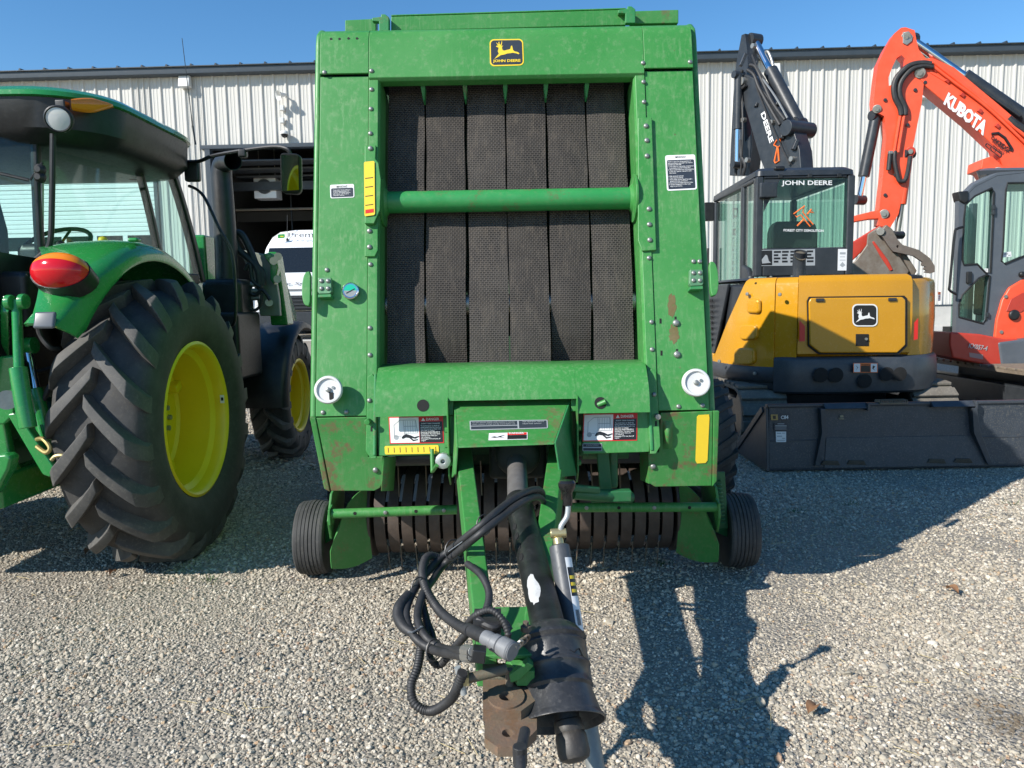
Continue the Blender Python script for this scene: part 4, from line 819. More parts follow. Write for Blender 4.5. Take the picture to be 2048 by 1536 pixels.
for sx in (-1, 1):
    u0 = PC.x + sx * .745
    # inner plate
    mb = MB(); mb.prism([V((u0, PC.y + .22 * math.cos(R_(a)), PC.z + .22 * math.sin(R_(a)))) for a in range(0, 360, 15)], (sx * .012, 0, 0)); mb.build('pickup_end_plate', PICKUP, BLR)
    # flared divider shield
    rows = []
    for f in [i / 8 for i in range(9)]:
        top = V((u0 + sx * (.02 + .09 * f), PC.y - .16 - .16 * f, .44 - .08 * f * f)); bot = V((u0 + sx * (.0 + .165 * f), PC.y - .19 - .14 * f, .10 - .02 * math.sin(math.pi * f)))
        if f > .8: top = lerp(top, bot, (f - .8) * 1.5)
        mid = lerp(top, bot, .5) + V((sx * .015 * f, -.03, 0)); rows.append([top, lerp(top, mid, .5) + V((0, -.01, 0)), mid, lerp(mid, bot, .6) + V((0, -.006, 0)), bot])
    mb = MB(); mb.grid(rows); mb.build('divider_shield', GREENR, BLR, thick=.006, angle=60)
    mb = MB(); mb.prism([V((u0 + sx * .14, 3.56, .50)), V((u0 + sx * .14, 3.40, .46)), V((u0 + sx * .15, 3.36, .34)), V((u0 + sx * .155, 3.42, .24)), V((u0 + sx * .15, 3.62, .22)), V((u0 + sx * .145, 3.7, .45))], (sx * .012, 0, 0)); mb.build('pickup_side_plate', GREENR, BLR, bevel=.003)
    # gauge wheel with ribbed tyre
    wc = V((-.985 if sx < 0 else 1.10, 3.62, .187)); g0 = []
    g0 += [(.095, -.062), (.15, -.074), (.172, -.070)]
    for k in range(7):
        x0 = -.062 + k * .0178; g0 += [(.184 - .0022 * abs(k - 3), x0), (.184 - .0022 * abs(k - 3), x0 + .0135), (.176, x0 + .0145), (.176, x0 + .0168)]
    g0 += [(.172, .070), (.15, .074), (.095, .062)]
    mb = MB(); mb.lathe(g0, wc, UX, 40); ty = mb.build('gauge_tyre', RUBBER, BLR, angle=30)
    mb = MB(); mb.lathe([(.0, .02 * -sx), (.05, .02 * -sx), (.055, .045 * -sx), (.08, .04 * -sx), (.095, .058 * -sx), (.098, .05 * -sx), (.098, .05 * sx), (.095, .058 * sx), (.07, .03 * sx), (0, .03 * sx)], wc, UX, 28); mb.build('gauge_rim', paint('dirty_yellow_rim', (.42, .27, .02), .55, .5, .5, (.16, .11, .05), .4, 14.0), BLR)
    mb = MB(); mb.taper(wc - UX * sx * .03, V((u0 + sx * .15, 3.58, .30)), V((0, .10, 0)), V((0, 0, .07)), V((0, .12, 0)), V((0, 0, .16))); mb.build('gauge_arm', DGREEN, BLR, bevel=.006)
    # wind guard tube
    e0 = V((u0 + sx * .135, 3.33, .385)); e1 = V((sx * .26, 3.33, .395))
    mb = MB(); mb.tube([e0, e1], .022, 14); wg = mb.build('wind_guard', GREEN, BLR)
    for k, f in enumerate((.2, .44, .68, .9)):
        q = lerp(e0, e1, f) + V((0, -.0215, .004)); mb = MB()
        mb.lathe([(.009, 0), (.009, .006), (.004, .008), (0, .008)] if k % 2 else [(.008, 0), (.008, .001), (0, .001)], q, (0, -1, 0), 10); mb.build('bolt' if k % 2 else 'bolt_hole', ZINC if k % 2 else BLACK, wg)
    mb = MB(); mb.prism([V((u0 + sx * .13, 3.36, .42)), V((u0 + sx * .13, 3.30, .41)), V((u0 + sx * .13, 3.30, .34)), V((u0 + sx * .13, 3.37, .33))], (sx * .01, 0, 0)); mb.build('guard_bracket', GREENR, BLR, bevel=.002)
    if sx > 0:
        sp_ = []
        for i in range(110):
            f = i / 109; a = f * 2 * math.pi * 11; c = lerp(V((u0 + .185, 3.52, .46)), V((u0 + .20, 3.50, .26)), f); sp_.append(c + V((.018 * math.cos(a), .018 * math.sin(a), 0)))
        mb = MB(); mb.tube(sp_, .004, 5); mb.build('lift_spring', DGREEN, BLR)
        mb = MB(); mb.bar((u0 + .19, 3.54, .50), (u0 + .21, 3.54, .22), UX * .07, V((0, .012, 0))); mb.build('spring_plate', DGREEN, BLR, bevel=.003)
    # main wheel under the rear
    wc = V((.10 + sx * 1.09, 4.85, .405)); ty = MB().lathe([(.20, -.14), (.30, -.165), (.36, -.165), (.39, -.13), (.395, 0), (.39, .13), (.36, .165), (.30, .165), (.20, .14)], (0, 0, 0), UX, 40).mesh('main_tyre', RUBBER)
    ty = link('main_tyre', ty, BLR, Matrix.Translation(wc))
    lug = MB(); 
    for s2 in (-1, 1): lug.taper((s2 * .01, 0, .385), (s2 * .165, .09, .365), V((0, .04, 0)), V((0, 0, .05)), V((0, .05, 0)), V((0, 0, .06)))
    lugs = [MB().taper((s2 * .005, 0, .392), (s2 * .168, .10, .355), V((0, .038, 0)), V((0, 0, .045)), V((0, .05, 0)), V((0, 0, .07))).mesh('tread_lug', RUBBER, bevel=.006) for s2 in (-1, 1)]
    for k in range(22):
        for j in (0, 1): link('tread_lug', lugs[j], ty, Matrix.Translation(wc) @ Matrix.Rotation(2 * math.pi * (k + j * .5) / 22, 4, 'X'))
    mb = MB(); mb.lathe([(.2, -.14), (.205, .0), (.2, .14), (.18, .13), (.17, sx * .03), (.0, sx * .03)], wc, UX, 28); mb.build('main_rim', JYEL, BLR)
mb = MB(); mb.tube([(-1.1, 4.85, .40), (1.1, 4.85, .40)], .05, 12); mb.build('axle', DGREEN, BLR)
POST = None
# --- tongue
HITCHM = paint('rusted_green_hitch', (.155, .105, .072), .65, .55, .65, (.26, .135, .065), .8, 11.0, metallic=.1, bumps=.35, fadec=(.10, .12, .075))
TL = [(916, 905), (962, 1335)]
def tongue(name, a, c, wv0, wv1, hv0, hv1, mat=GREEN):
    mb = MB(); mb.taper(a, c, wv0, hv0, wv1, hv1); return mb.build(name, mat, BLR, bevel=.006)
aL0, aL1 = V((-.225, 3.35, .60)), V((-.080, 1.93, .355)); aR0, aR1 = V((.200, 3.35, .60)), V((.040, 1.93, .355))
tongue('tongue_beam', aL0, aL1, UX * .07, UX * .058, V((0, 0, .17)), V((0, 0, .13)), GREENR); tongue('tongue_beam', aR0, aR1, UX * .07, UX * .058, V((0, 0, .17)), V((0, 0, .13)), GREENR)
mb = MB(); mb.prism([V((-.112, 2.10, .445)), V((.075, 2.10, .445)), V((.068, 1.86, .415)), V((-.105, 1.86, .415))], (0, 0, -.012)); mb.build('tongue_top_plate', GREENR, BLR, bevel=.003)
hp = [V((-.092, 1.93, .356)), V((.055, 1.93, .356)), V((.055, 1.785, .338)), V((.008, 1.735, .332)), V((-.085, 1.735, .332))]
hc = V((-.028, 1.785, .338)); u_, w2_ = UX, V((0, 1, .14)).normalized()
mb = MB(); mb.prismh([hp, circ(hc, u_, w2_, .018, 14)], (0, 0, -.024)); mb.build('hitch_plate', HITCHM, BLR)
mb = MB(); mb.prismh([circ(hc + V((0, 0, .006)), u_, w2_, .046, 24), circ(hc + V((0, 0, .006)), u_, w2_, .0185, 14)], (0, 0, -.008)); mb.build('hitch_washer', HITCHM, BLR)
hp2 = [V((-.083, 1.84, .322)), V((.050, 1.84, .322)), V((.045, 1.70, .304)), V((.002, 1.642, .297)), V((-.048, 1.642, .297)), V((-.08, 1.675, .301))]
hc2 = V((-.025, 1.69, .3028))
mb = MB(); mb.prismh([hp2, circ(hc2, u_, w2_, .014, 14)], (0, 0, -.024)); mb.build('hitch_tongue', HITCHM, BLR)
mb = MB(); mb.box((-.02, 1.90, .325), (.13, .08, .06)); mb.build('hitch_spacer', RUSTY, BLR, bevel=.004)
# hitch pin lying across, hose clip bracket, chain, bolts
pa, pb = at(936, 1357, 1.76), at(1014, 1338, 1.78)
mb = MB(); mb.tube([pa, pb], .0125, 16); pin = mb.build('hitch_pin', RUSTY, BLR, bevel=.002)
mb = MB(); mb.tube([pa - UX * .016, pa + UX * .003], .020, 6); mb.build('pin_nut', BRASSY, pin); mb = MB(); mb.tube([at(915, 1334, 1.755), at(928, 1388, 1.755)], .0085, 12); mb.build('pin_handle', GALV, pin)
mb = MB(); q = [at(x, y, 1.80) for x, y in ((1018, 1350), (1056, 1324), (1068, 1332), (1040, 1360), (1022, 1366))]; mb.prism(q, (0, .05, -.01)); mb.build('hose_holder', GREENR, BLR, bevel=.003)
mb = MB(); mb.prism([V((-.03, 1.88, .40)), V((.045, 1.88, .40)), V((.045, 1.82, .39)), V((.0, 1.82, .39))], (0, 0, -.04)); mb.build('holder_foot', GREENR, BLR, bevel=.002)
mb = MB(); mb.tube([V((-.020, 1.83, .345)), V((-.020, 1.83, .392))], .011, 12); mb.build('locking_stud', RUSTY, BLR, bevel=.002)
for x, y, Y in ((1052, 1253, 1.86), (1050, 1262, 1.84)):
    pass
q = at(1052, 1262, 1.87); mb = MB(); mb.tube([q, q + V((0, 0, .014))], .014, 6); mb.tube([q + V((0, 0, .014)), q + V((0, 0, .026))], .008, 10); mb.build('bolt', RUSTY, BLR)
for k in range(5):
    c = lerp(at(1024, 1300, 1.72), at(1052, 1278, 1.80), k / 4); d = V((.8, .5, .3)).normalized() if k % 2 else V((.5, -.2, .8)).normalized(); e_ = V((.6, .4, -.3)).normalized() 
    e_ = (e_ - d * e_.dot(d)).normalized()
    mb = MB(); mb.tube([c + d * .013 * math.cos(2 * math.pi * i / 12) + e_ * .008 * math.sin(2 * math.pi * i / 12) for i in range(12)], .0035, 6, closed=True); mb.build('chain_link', STEEL if k < 3 else RUSTY, BLR)
# --- driveline shaft
s0, s1 = V((.015, 3.30, .645)), at(1098, 1262, 1.97); dS = (s1 - s0).normalized()
sm_ = at(1036, 1000, 2.86)
mb = MB(); mb.lathe([(.042, 0), (.042, (sm_ - s0).length + .05)], s0, (sm_ - s0).normalized(), 24); mb.build('inner_shaft_tube', paint('scuffed_grey_tube', (.10, .095, .09), .5, .8, .5, (.2, .17, .14), .1, 14.0), BLR)
mb = MB(); dO = (s1 - sm_).normalized(); LO = (s1 - sm_).length
mb.lathe([(.043, 0), (.052, .02), (.052, .10), (.0500, .13), (.0485, LO + .05)], sm_, dO, 28); ot = mb.build('outer_shaft_tube', PLASTIC, BLR, angle=35)
upv = (V((0, 0, 1)) - dO * dO.z).normalized(); lat = dO.cross(upv).normalized(); lat = lat if lat.x < 0 else -lat
for k in range(4):
    c = sm_ + dO * (.30 + .075 * k); nn = (lat * .80 + upv * .60).normalized(); tt = dO.cross(nn).normalized()
    mb = MB(); mb.prism([c + nn * .0495 + (dO * .022 * math.cos(a) + tt * .010 * math.sin(a)) for a in [2 * math.pi * i / 14 for i in range(14)]], nn * .0012); mb.build('vent_slot', BLACK, ot)
fw = dO.cross(lat).normalized(); fw = fw if fw.y < 0 else -fw
nn = (upv * .8 + lat * .55).normalized(); 
rr = random.Random(5); outl = [(math.cos(a) * (.9 + rr.uniform(-.18, .2)), math.sin(a) * (.95 + rr.uniform(-.12, .12))) for a in [2 * math.pi * i / 22 for i in range(22)]]
c0 = sm_ + dO * (LO - .15)
def on_tube(ax, ang, r): return c0 + dO * ax + (upv * math.cos(ang) + lat * math.sin(ang)) * r
mb = MB(); vs = [on_tube(y * .085, .55 + x * .42, .0502) for x, y in outl]; vs2 = [on_tube(y * .085 * f, .55 + x * .42 * f, .0506) for f in (.66, .33) for x, y in outl]; k = 22
fs = [[r * k + i, r * k + (i + 1) % k, (r + 1) * k + (i + 1) % k, (r + 1) * k + i] for r in (0, 1) for i in range(k)] + [[2 * k + i for i in range(k)]]
mb.add(vs + vs2, fs); lbt = mb.build('torn_paper_label', paint('torn_label_paper', (.46, .46, .45), .6, .6, .6, (.22, .22, .22), 0, 26.0), ot, angle=80)
b0, b1 = at(1103, 1277, 1.95), at(1124, 1447, 1.80); dB = (b1 - b0).normalized(); LB = (b1 - b0).length
mb = MB(); mb.lathe([(0.0565, -.035), (0.0746, -.022), (0.0859, -.006), (0.0927, .002), (0.0944, .008), (0.0881, .016), (0.0921, .024), (0.0876, .034), (0.0881, .070), (0.0938, .076), (0.0949, .082), (0.0893, .090), (0.0870, .115), (0.0921, .124), (0.0944, .132), (0.0893, .140), (0.0949, LB - .040), (0.1040, LB - .018), (0.1141, LB - .004), (0.1141, LB), (0.1096, LB), (0.1006, LB - .03), (0.0836, .12), (0.0814, .03)], b0, dB, 40); bell = mb.build('bell_shield', paint('worn_black_bell', (.024, .025, .027), .36, .5, .45, (.12, .115, .11), 0, 16.0, bumps=.1), BLR, angle=40)
cr_ = [b0 + dB * (.105 + .028 * math.sin(i * .35) + .008 * math.sin(i * 1.7)) + (V((0, -.45, .9)).normalized() * math.cos(-.9 + i * .12) + UX * math.sin(-.9 + i * .12)) * .0905 for i in range(17)]
mb = MB(); mb.tube(cr_, .0016, 5); mb.build('crack', BLACK, bell)
y0 = b1 - dB * .05 + UX * .012; yd = (dB + V((.10, 0, -.15))).normalized()
mb = MB(); mb.tube([y0 - dB * .1, y0, y0 + yd * .05], [.034, .034, .032], 16); mb.build('shaft_yoke', RUBBERB, BLR, bevel=.004)
mb = MB(); mb.lathe([(.024, 0), (.036, .008), (.038, .03), (.036, .036), (.040, .045), (.041, .085), (.036, .098), (.02, .105), (0, .106)], y0 + yd * .035, yd, 20); mb.build('yoke_collar', paint('greasy_collar', (.03, .027, .024), .5, .5, .5, (.1, .085, .07), .1, 20.0), BLR, angle=40)
# --- jack stand
j0 = at(1118, 1090, 2.25); j1 = at(1172, 1420, 2.02); dJ = (j1 - j0).normalized()
mb = MB(); mb.lathe([(0, 0), (.025, .0), (.031, .004), (.032, .012), (.032, .40), (.0, .40)], j0, dJ, 24); jk = mb.build('jack_tube', GREYT, BLR, angle=40)
mb = MB(); mb.tube([j0 + dJ * .35, j0 + dJ * ((j0.z + DZ - .03) / -dJ.z)], .026, 20); mb.build('jack_leg', paint('dull_zinc_leg', (.20, .21, .205), .5, .5, .3, (.15, .14, .12), 0, 20.0, metallic=.4), BLR)
jf = j0 + dJ * ((j0.z + DZ - .03) / -dJ.z); mb = MB(); mb.box((jf.x, jf.y, .02 - DZ), (.16, .16, .03)); mb.build('jack_foot', GALV, BLR, bevel=.006)
jup = -dJ
mb = MB(); mb.tube([j0 - dJ * -.002, j0 + jup * .022], .017, 12); q = j0 + jup * .03; mb.tube([q - UX * .022 + V((0, 0, .006)), q + UX * .028 + V((0, 0, .008))], .015, 14); mb.build('crank_head', BRASSY, BLR, bevel=.003)
ch = smoothpath([q + UX * .012 + V((0, 0, .01)), q + UX * .012 + V((0, .0, .03)), q + UX * .03 + V((0, .01, .055)), q + UX * .035 + V((0, .015, .085)), q + UX * .034 + V((0, .02, .11))], 5)
mb = MB(); mb.tube(ch, .0085, 12); mb.build('crank_arm', GALV, BLR)
kc = ch[-1]; kd = V((-.02, .1, 1)).normalized()
mb = MB(); mb.lathe([(.014, -.02), (.016, .0), (.016, .02), (.022, .028), (.027, .038), (.028, .05), (.022, .058), (0, .058)], kc, kd, 18); mb.build('crank_knob', flat('glossy_black_knob', (.012, .012, .012), .15), BLR, angle=40)
c0 = j0 + dJ * .16; face = (EYE - c0); face = (face - dJ * face.dot(dJ)).normalized(); lt = dJ.cross(face).normalized(); lt = lt if lt.x > 0 else -lt
def on_j(a, s, r=.0326): return c0 + dJ * s + (face * math.cos(a) + lt * math.sin(a)) * r
mb = MB(); mb.grid([[on_j(.35 + .95 * i / 6, s) for i in range(7)] for s in (-.115, .10)]); lj = mb.build('jack_label', DWHITE, jk, angle=80)
mb = MB(); mb.grid([[on_j(.42 + .80 * i / 6, s, .0332) for i in range(7)] for s in (-.085, .0)]); mb.build('label_print', DBLACK, lj, angle=80)
for s in (-.06, -.04, -.02):
    mb = MB(); mb.grid([[on_j(.50 + .6 * i / 4, s + d, .0337) for i in range(5)] for d in (0, .010)]); mb.build('label_line', DYEL, lj)
for k in range(5):
    mb = MB(); mb.grid([[on_j(.55 + .09 * k + .05 * i, s, .0332) for i in range(2)] for s in (.04, .085)]); mb.build('barcode_bar', DBLACK, lj)
# --- hoses (they hang back along the left beam)
at0 = at
def at(px, py, Y): return at0(px, py, Y + .24 * min(1, max(0, (945 - px) / 60)) * min(1, max(0, (2.6 - Y) / .4)))
def hose(name, pix, r, mat=RUBBERB, n=12, sub=8, ribbed=0, parent=BLR):
    pts = smoothpath([at(x, y, Y) for x, y, Y in pix], sub)
    if ribbed:
        L_ = [0]
        for a, c in zip(pts, pts[1:]): L_.append(L_[-1] + (c - a).length)
        tot = L_[-1]; k = int(tot / ribbed) * 4; out = []; j = 0; rs = []
        for i in range(k + 1):
            d = tot * i / k
            while j < len(L_) - 2 and L_[j + 1] < d: j += 1
            f = (d - L_[j]) / max(1e-9, L_[j + 1] - L_[j]); out.append(lerp(pts[j], pts[j + 1], f)); rs.append(r * (1.06 if i % 4 in (0, 1) else .88))
        mb = MB(); mb.tube(out, rs, n)
    else: mb = MB(); mb.tube(pts, r, n)
    return mb.build(name, mat, parent, angle=60)
h1 = hose('hydraulic_hose', [(1020, 1040, 3.15), (1060, 1010, 2.98), (1084, 992, 2.82), (1076, 979, 2.68), (1048, 986, 2.55), (1010, 1010, 2.46), (960, 1052, 2.36), (890, 1108, 2.22), (850, 1150, 2.08), (822, 1192, 1.96), (812, 1232, 1.88), (830, 1275, 1.80), (868, 1300, 1.75), (918, 1310, 1.71), (945, 1314, 1.70)], .0125)
h2 = hose('hydraulic_hose', [(1030, 1060, 3.12), (1068, 1030, 2.96), (1087, 1008, 2.80), (1076, 994, 2.66), (1052, 1000, 2.53), (1015, 1025, 2.44), (960, 1068, 2.33), (892, 1125, 2.20), (866, 1160, 2.06), (845, 1190, 1.96), (835, 1235, 1.87), (850, 1272, 1.80), (884, 1297, 1.75), (925, 1302, 1.71), (945, 1304, 1.70)], .0125)
mb = MB(); mb.tube(smoothpath([at(818, 1186, 1.95), at(800, 1210, 1.91), at(797, 1232, 1.88), at(808, 1254, 1.84), at(828, 1268, 1.81)], 5), [.012 + .006 * math.sin(math.pi * i / 20) for i in range(21)], 12); mb.build('hose_sleeve', RUBBERB, BLR)
hose('corrugated_hose', [(892, 1122, 2.24), (858, 1112, 2.16), (845, 1138, 2.08), (852, 1178, 1.98), (878, 1220, 1.90), (912, 1248, 1.84), (940, 1262, 1.80)], .0135, RUBBERB, ribbed=.009, sub=10)
mb = MB(); q0, q1 = at(936, 1258, 1.805), at(972, 1276, 1.765); mb.tube([q0, lerp(q0, q1, .5), q1], [.016, .018, .0165], 14); mb.build('tape_wrap', RUBBERB, BLR)
q1, q2 = at(968, 1274, 1.77), at(1026, 1304, 1.71); dd = (q2 - q1).normalized(); Lq = (q2 - q1).length
mb = MB(); mb.lathe([(.0, 0), (.018, 0), (.020, .012), (.019, .03), (.022, .034), (.022, .05), (.019, .052), (.024, .056), (.025, .085), (.023, .088), (.025, .091), (.025, Lq - .004), (.022, Lq), (0, Lq)], q1, dd, 20); mb.build('electrical_plug', paint('worn_grey_plug', (.16, .165, .17), .5, .6, .4, (.3, .29, .27), 0, 30.0), BLR, angle=35)
hose('corrugated_hose', [(935, 1128, 2.28), (962, 1150, 2.16), (978, 1185, 2.06), (972, 1220, 1.98), (955, 1240, 1.93), (938, 1262, 1.89), (905, 1300, 1.84), (880, 1330, 1.80), (862, 1318, 1.80), (858, 1290, 1.83), (852, 1240, 1.90), (842, 1200, 1.95)], .0105, RUBBERB, ribbed=.008)
hose('corrugated_hose', [(930, 1255, 1.88), (950, 1232, 1.86), (980, 1220, 1.84), (1004, 1238, 1.82), (1016, 1268, 1.80), (1010, 1285, 1.80)], .009, RUBBERB, ribbed=.008)
hose('corrugated_hose', [(842, 1292, 1.80), (835, 1335, 1.74), (822, 1372, 1.70), (830, 1408, 1.67), (862, 1422, 1.65), (898, 1402, 1.64), (915, 1375, 1.64), (925, 1345, 1.66)], .0125, RUBBERB, ribbed=.008, sub=12)
hose('hydraulic_hose', [(845, 1195, 1.97), (856, 1240, 1.90), (868, 1275, 1.85), (862, 1305, 1.82)], .007)
hose('hydraulic_hose', [(1050, 1462, 1.53), (1042, 1505, 1.46), (1040, 1560, 1.40)], .012)
q = at(1040, 1510, 1.455); mb = MB(); mb.tube([q + V((0, 0, .02)), q - V((0, 0, .02))], .0155, 10); mb.build('hose_coupler', RUBBERB, BLR, bevel=.002)
q = at(958, 1308, 1.70); mb = MB(); mb.box(q, (.032, .035, .032), Matrix.Rotation(.15, 3, 'Y')); hb = mb.build('hose_block', PLASTIC, BLR, bevel=.003)
mb = MB(); q = at(827, 1262, 1.815); mb.tube([q + V((-.022, 0, -.004)), q + V((0, -.018, .004)), q + V((.026, 0, .012)), q + V((.004, .018, .004))], .003, 6, closed=True); mb.build('cable_tie', flat('cable_tie_grey', (.10, .11, .12), .4), BLR)
mb = MB(); mb.box(at(975, 1248, 1.86), (.07, .08, .05)); mb.tube(smoothpath([at(955, 1240, 1.84), at(985, 1255, 1.82), at(1005, 1245, 1.84), at(1018, 1262, 1.83)], 5), .012, 10); mb.build('taped_connector', RUBBERB, BLR, bevel=.006)

for x, y, Y, r in ((905, 1100, 2.24, .030), (968, 1050, 2.37, .030), (868, 1300, 1.752, .026), (838, 1175, 1.99, .028)):
    c = at(x, y, Y); mb = MB(); mb.tube([c + V((r * math.cos(a) * .8, r * .5 * math.sin(a + .4), r * math.sin(a))) for a in [2 * math.pi * i / 14 for i in range(14)]], .0026, 5, closed=True); mb.build('cable_tie', PLASTIC, BLR)
for x, y, x2, y2, Y in ((930, 1312, 946, 1315, 1.70), (930, 1301, 946, 1303, 1.70)):
    a, c = at(x, y, Y), at(x2, y2, Y); mb = MB(); mb.tube([a, lerp(a, c, .6), c], [.0155, .0155, .012], 10); mb.build('crimped_ferrule', STEEL, BLR, bevel=.001)
for k, (x, y, Y) in enumerate(((1000, 1018, 2.45), (925, 1082, 2.29), (990, 1042, 2.42))):
    c = at(x, y, Y) + V((0, -.0128, .002)); mb = MB(); mb.bar(c, c + V((-.045, -.012, -.028)), V((0, .0002, .0022)), V((0, .001, 0))); mb.build('hose_print', DGREY, BLR)
at = at0

# ================================================================== TRACTOR
TC = V((-2.90, 4.6, 0)); TR = thing('farm_tractor', 'green cab tractor with yellow wheels and front loader, seen from behind left of the baler', 'tractor', TC)
RW = V((-1.875, 3.99, .735)); RWL = V((2 * TC.x - RW.x, RW.y, RW.z))
def lug_mesh(name, side, R, hw, h, sweep, wdt):
    rows = []; n = 9
    for i in range(n):
        f = i / (n - 1); x = side * lerp(-.012, hw + .012, f); fall = 0 if f < .72 else (f - .72) / .28
        ang = -sweep * (f ** .9); ww = lerp(wdt * .85, wdt * 1.15, f)
        top = R - .012 * f * f - .085 * fall ** 1.8; bot = R - h - .02 - .02 * f - .12 * fall ** 1.6
        def q(r, da): return V((x, -r * math.cos(ang + da), r * math.sin(ang + da)))
        dt, db = ww / 2 / R, (ww / 2 + .016) / R
        rows.append([q(bot, -db), q(top, -dt), q(top, dt), q(bot, db)])
    mb = MB(); mb.loft(rows); return mb.mesh(name, LUGM, bevel=.004, seg=1, angle=24)
def tractor_wheel(c, R, hw, rim, nl, out, parent, tname, sweep, h=.060):
    T = Matrix.Translation(c); rc = R - h
    prof = [(rim, -hw * .80), (rim + .02, -hw * .92), (rim + (rc - rim) * .35, -hw * 1.06), (rim + (rc - rim) * .7, -hw * 1.06), (rc - .045, -hw * .98), (rc - .016, -hw * .80), (rc, -hw * .3), (rc, hw * .3), (rc - .016, hw * .80), (rc - .045, hw * .98), (rim + (rc - rim) * .7, hw * 1.06), (rim + (rc - rim) * .35, hw * 1.06), (rim + .02, hw * .92), (rim, hw * .80)]
    ty = link(tname, MB().lathe(prof, (0, 0, 0), UX, 56, caps=False).mesh(tname, RUBBER, angle=50), parent, T)
    ms = {s: lug_mesh('tread_lug', s, R, hw, h, sweep, .074 * R / .748) for s in (-1, 1)}
    for k in range(nl):
        for s, o in ((-1, .25), (1, .75)): link('tread_lug', ms[s], ty, T @ Matrix.Rotation(-2 * math.pi * (k + o) / nl, 4, 'X'))
    s = out
    rp = [(rim + .012, s * hw * .90), (rim - .002, s * hw * .93), (rim - .012, s * hw * .90), (rim - .022, s * hw * .80), (rim - .024, s * hw * .60), (rim - .05, s * hw * .50), (rim - .055, s * hw * .2), (rim - .052, -s * hw * .4), (rim - .03, -s * hw * .75), (rim + .005, -s * hw * .85)]
    rm = link(tname.replace('tyre', 'rim'), MB().lathe(rp, (0, 0, 0), UX, 56, caps=False).mesh('rim', JYEL, angle=35), parent, T)
    dp = [(0, -s * hw * .05), (.10, -s * hw * .05), (.12, -s * hw * .25), (rim * .62, -s * hw * .42), (rim - .07, -s * hw * .38), (rim - .054, -s * hw * .30)]
    ds = link('wheel_disc', MB().lathe(dp, (0, 0, 0), UX, 48, caps=False).mesh('wheel_disc', JYEL, angle=35), parent, T)
    for k in range(8):
        a = 2 * math.pi * k / 8; q = V((-s * hw * .05, .078 * math.cos(a), .078 * math.sin(a)))
        link('wheel_nut', MB().lathe([(.014, 0), (.014, s * .018), (0, s * .018)], q, UX, 6).mesh('wheel_nut', ZINC), ds, T)
    for k in range(4):                                  # lugs that bolt rim to disc
        a = 2 * math.pi * (k + .3) / 4; r = rim - .075
        link('rim_lug', MB().box(V((-s * hw * .30, r * math.cos(a), r * math.sin(a))), (.07, .09, .05), Matrix.Rotation(a, 3, 'X')).mesh('rim_lug', JYEL, bevel=.01), rm, T)
    return ty
tractor_wheel(RW, .748, .215, .405, 18, 1, TR, 'rear_tyre', .36); tractor_wheel(RWL, .748, .215, .405, 18, -1, TR, 'rear_tyre', .36)
FW = V((-2.02, 6.62, .545)); FWL = V((2 * TC.x - FW.x, FW.y, FW.z))
tractor_wheel(FW, .555, .15, .315, 17, 1, TR, 'front_tyre', .38, .034); tractor_wheel(FWL, .555, .15, .315, 17, -1, TR, 'front_tyre', .38, .034)
decal('rim_sticker', [at(440, 790, 4.345), at(448, 790, 4.345), at(449, 806, 4.345), at(441, 806, 4.345)], [(DWHITE, [RECT(0, 0, 1, 1)]), (DBLACK, [RECT(.2, .3, .8, .7)])], TR)
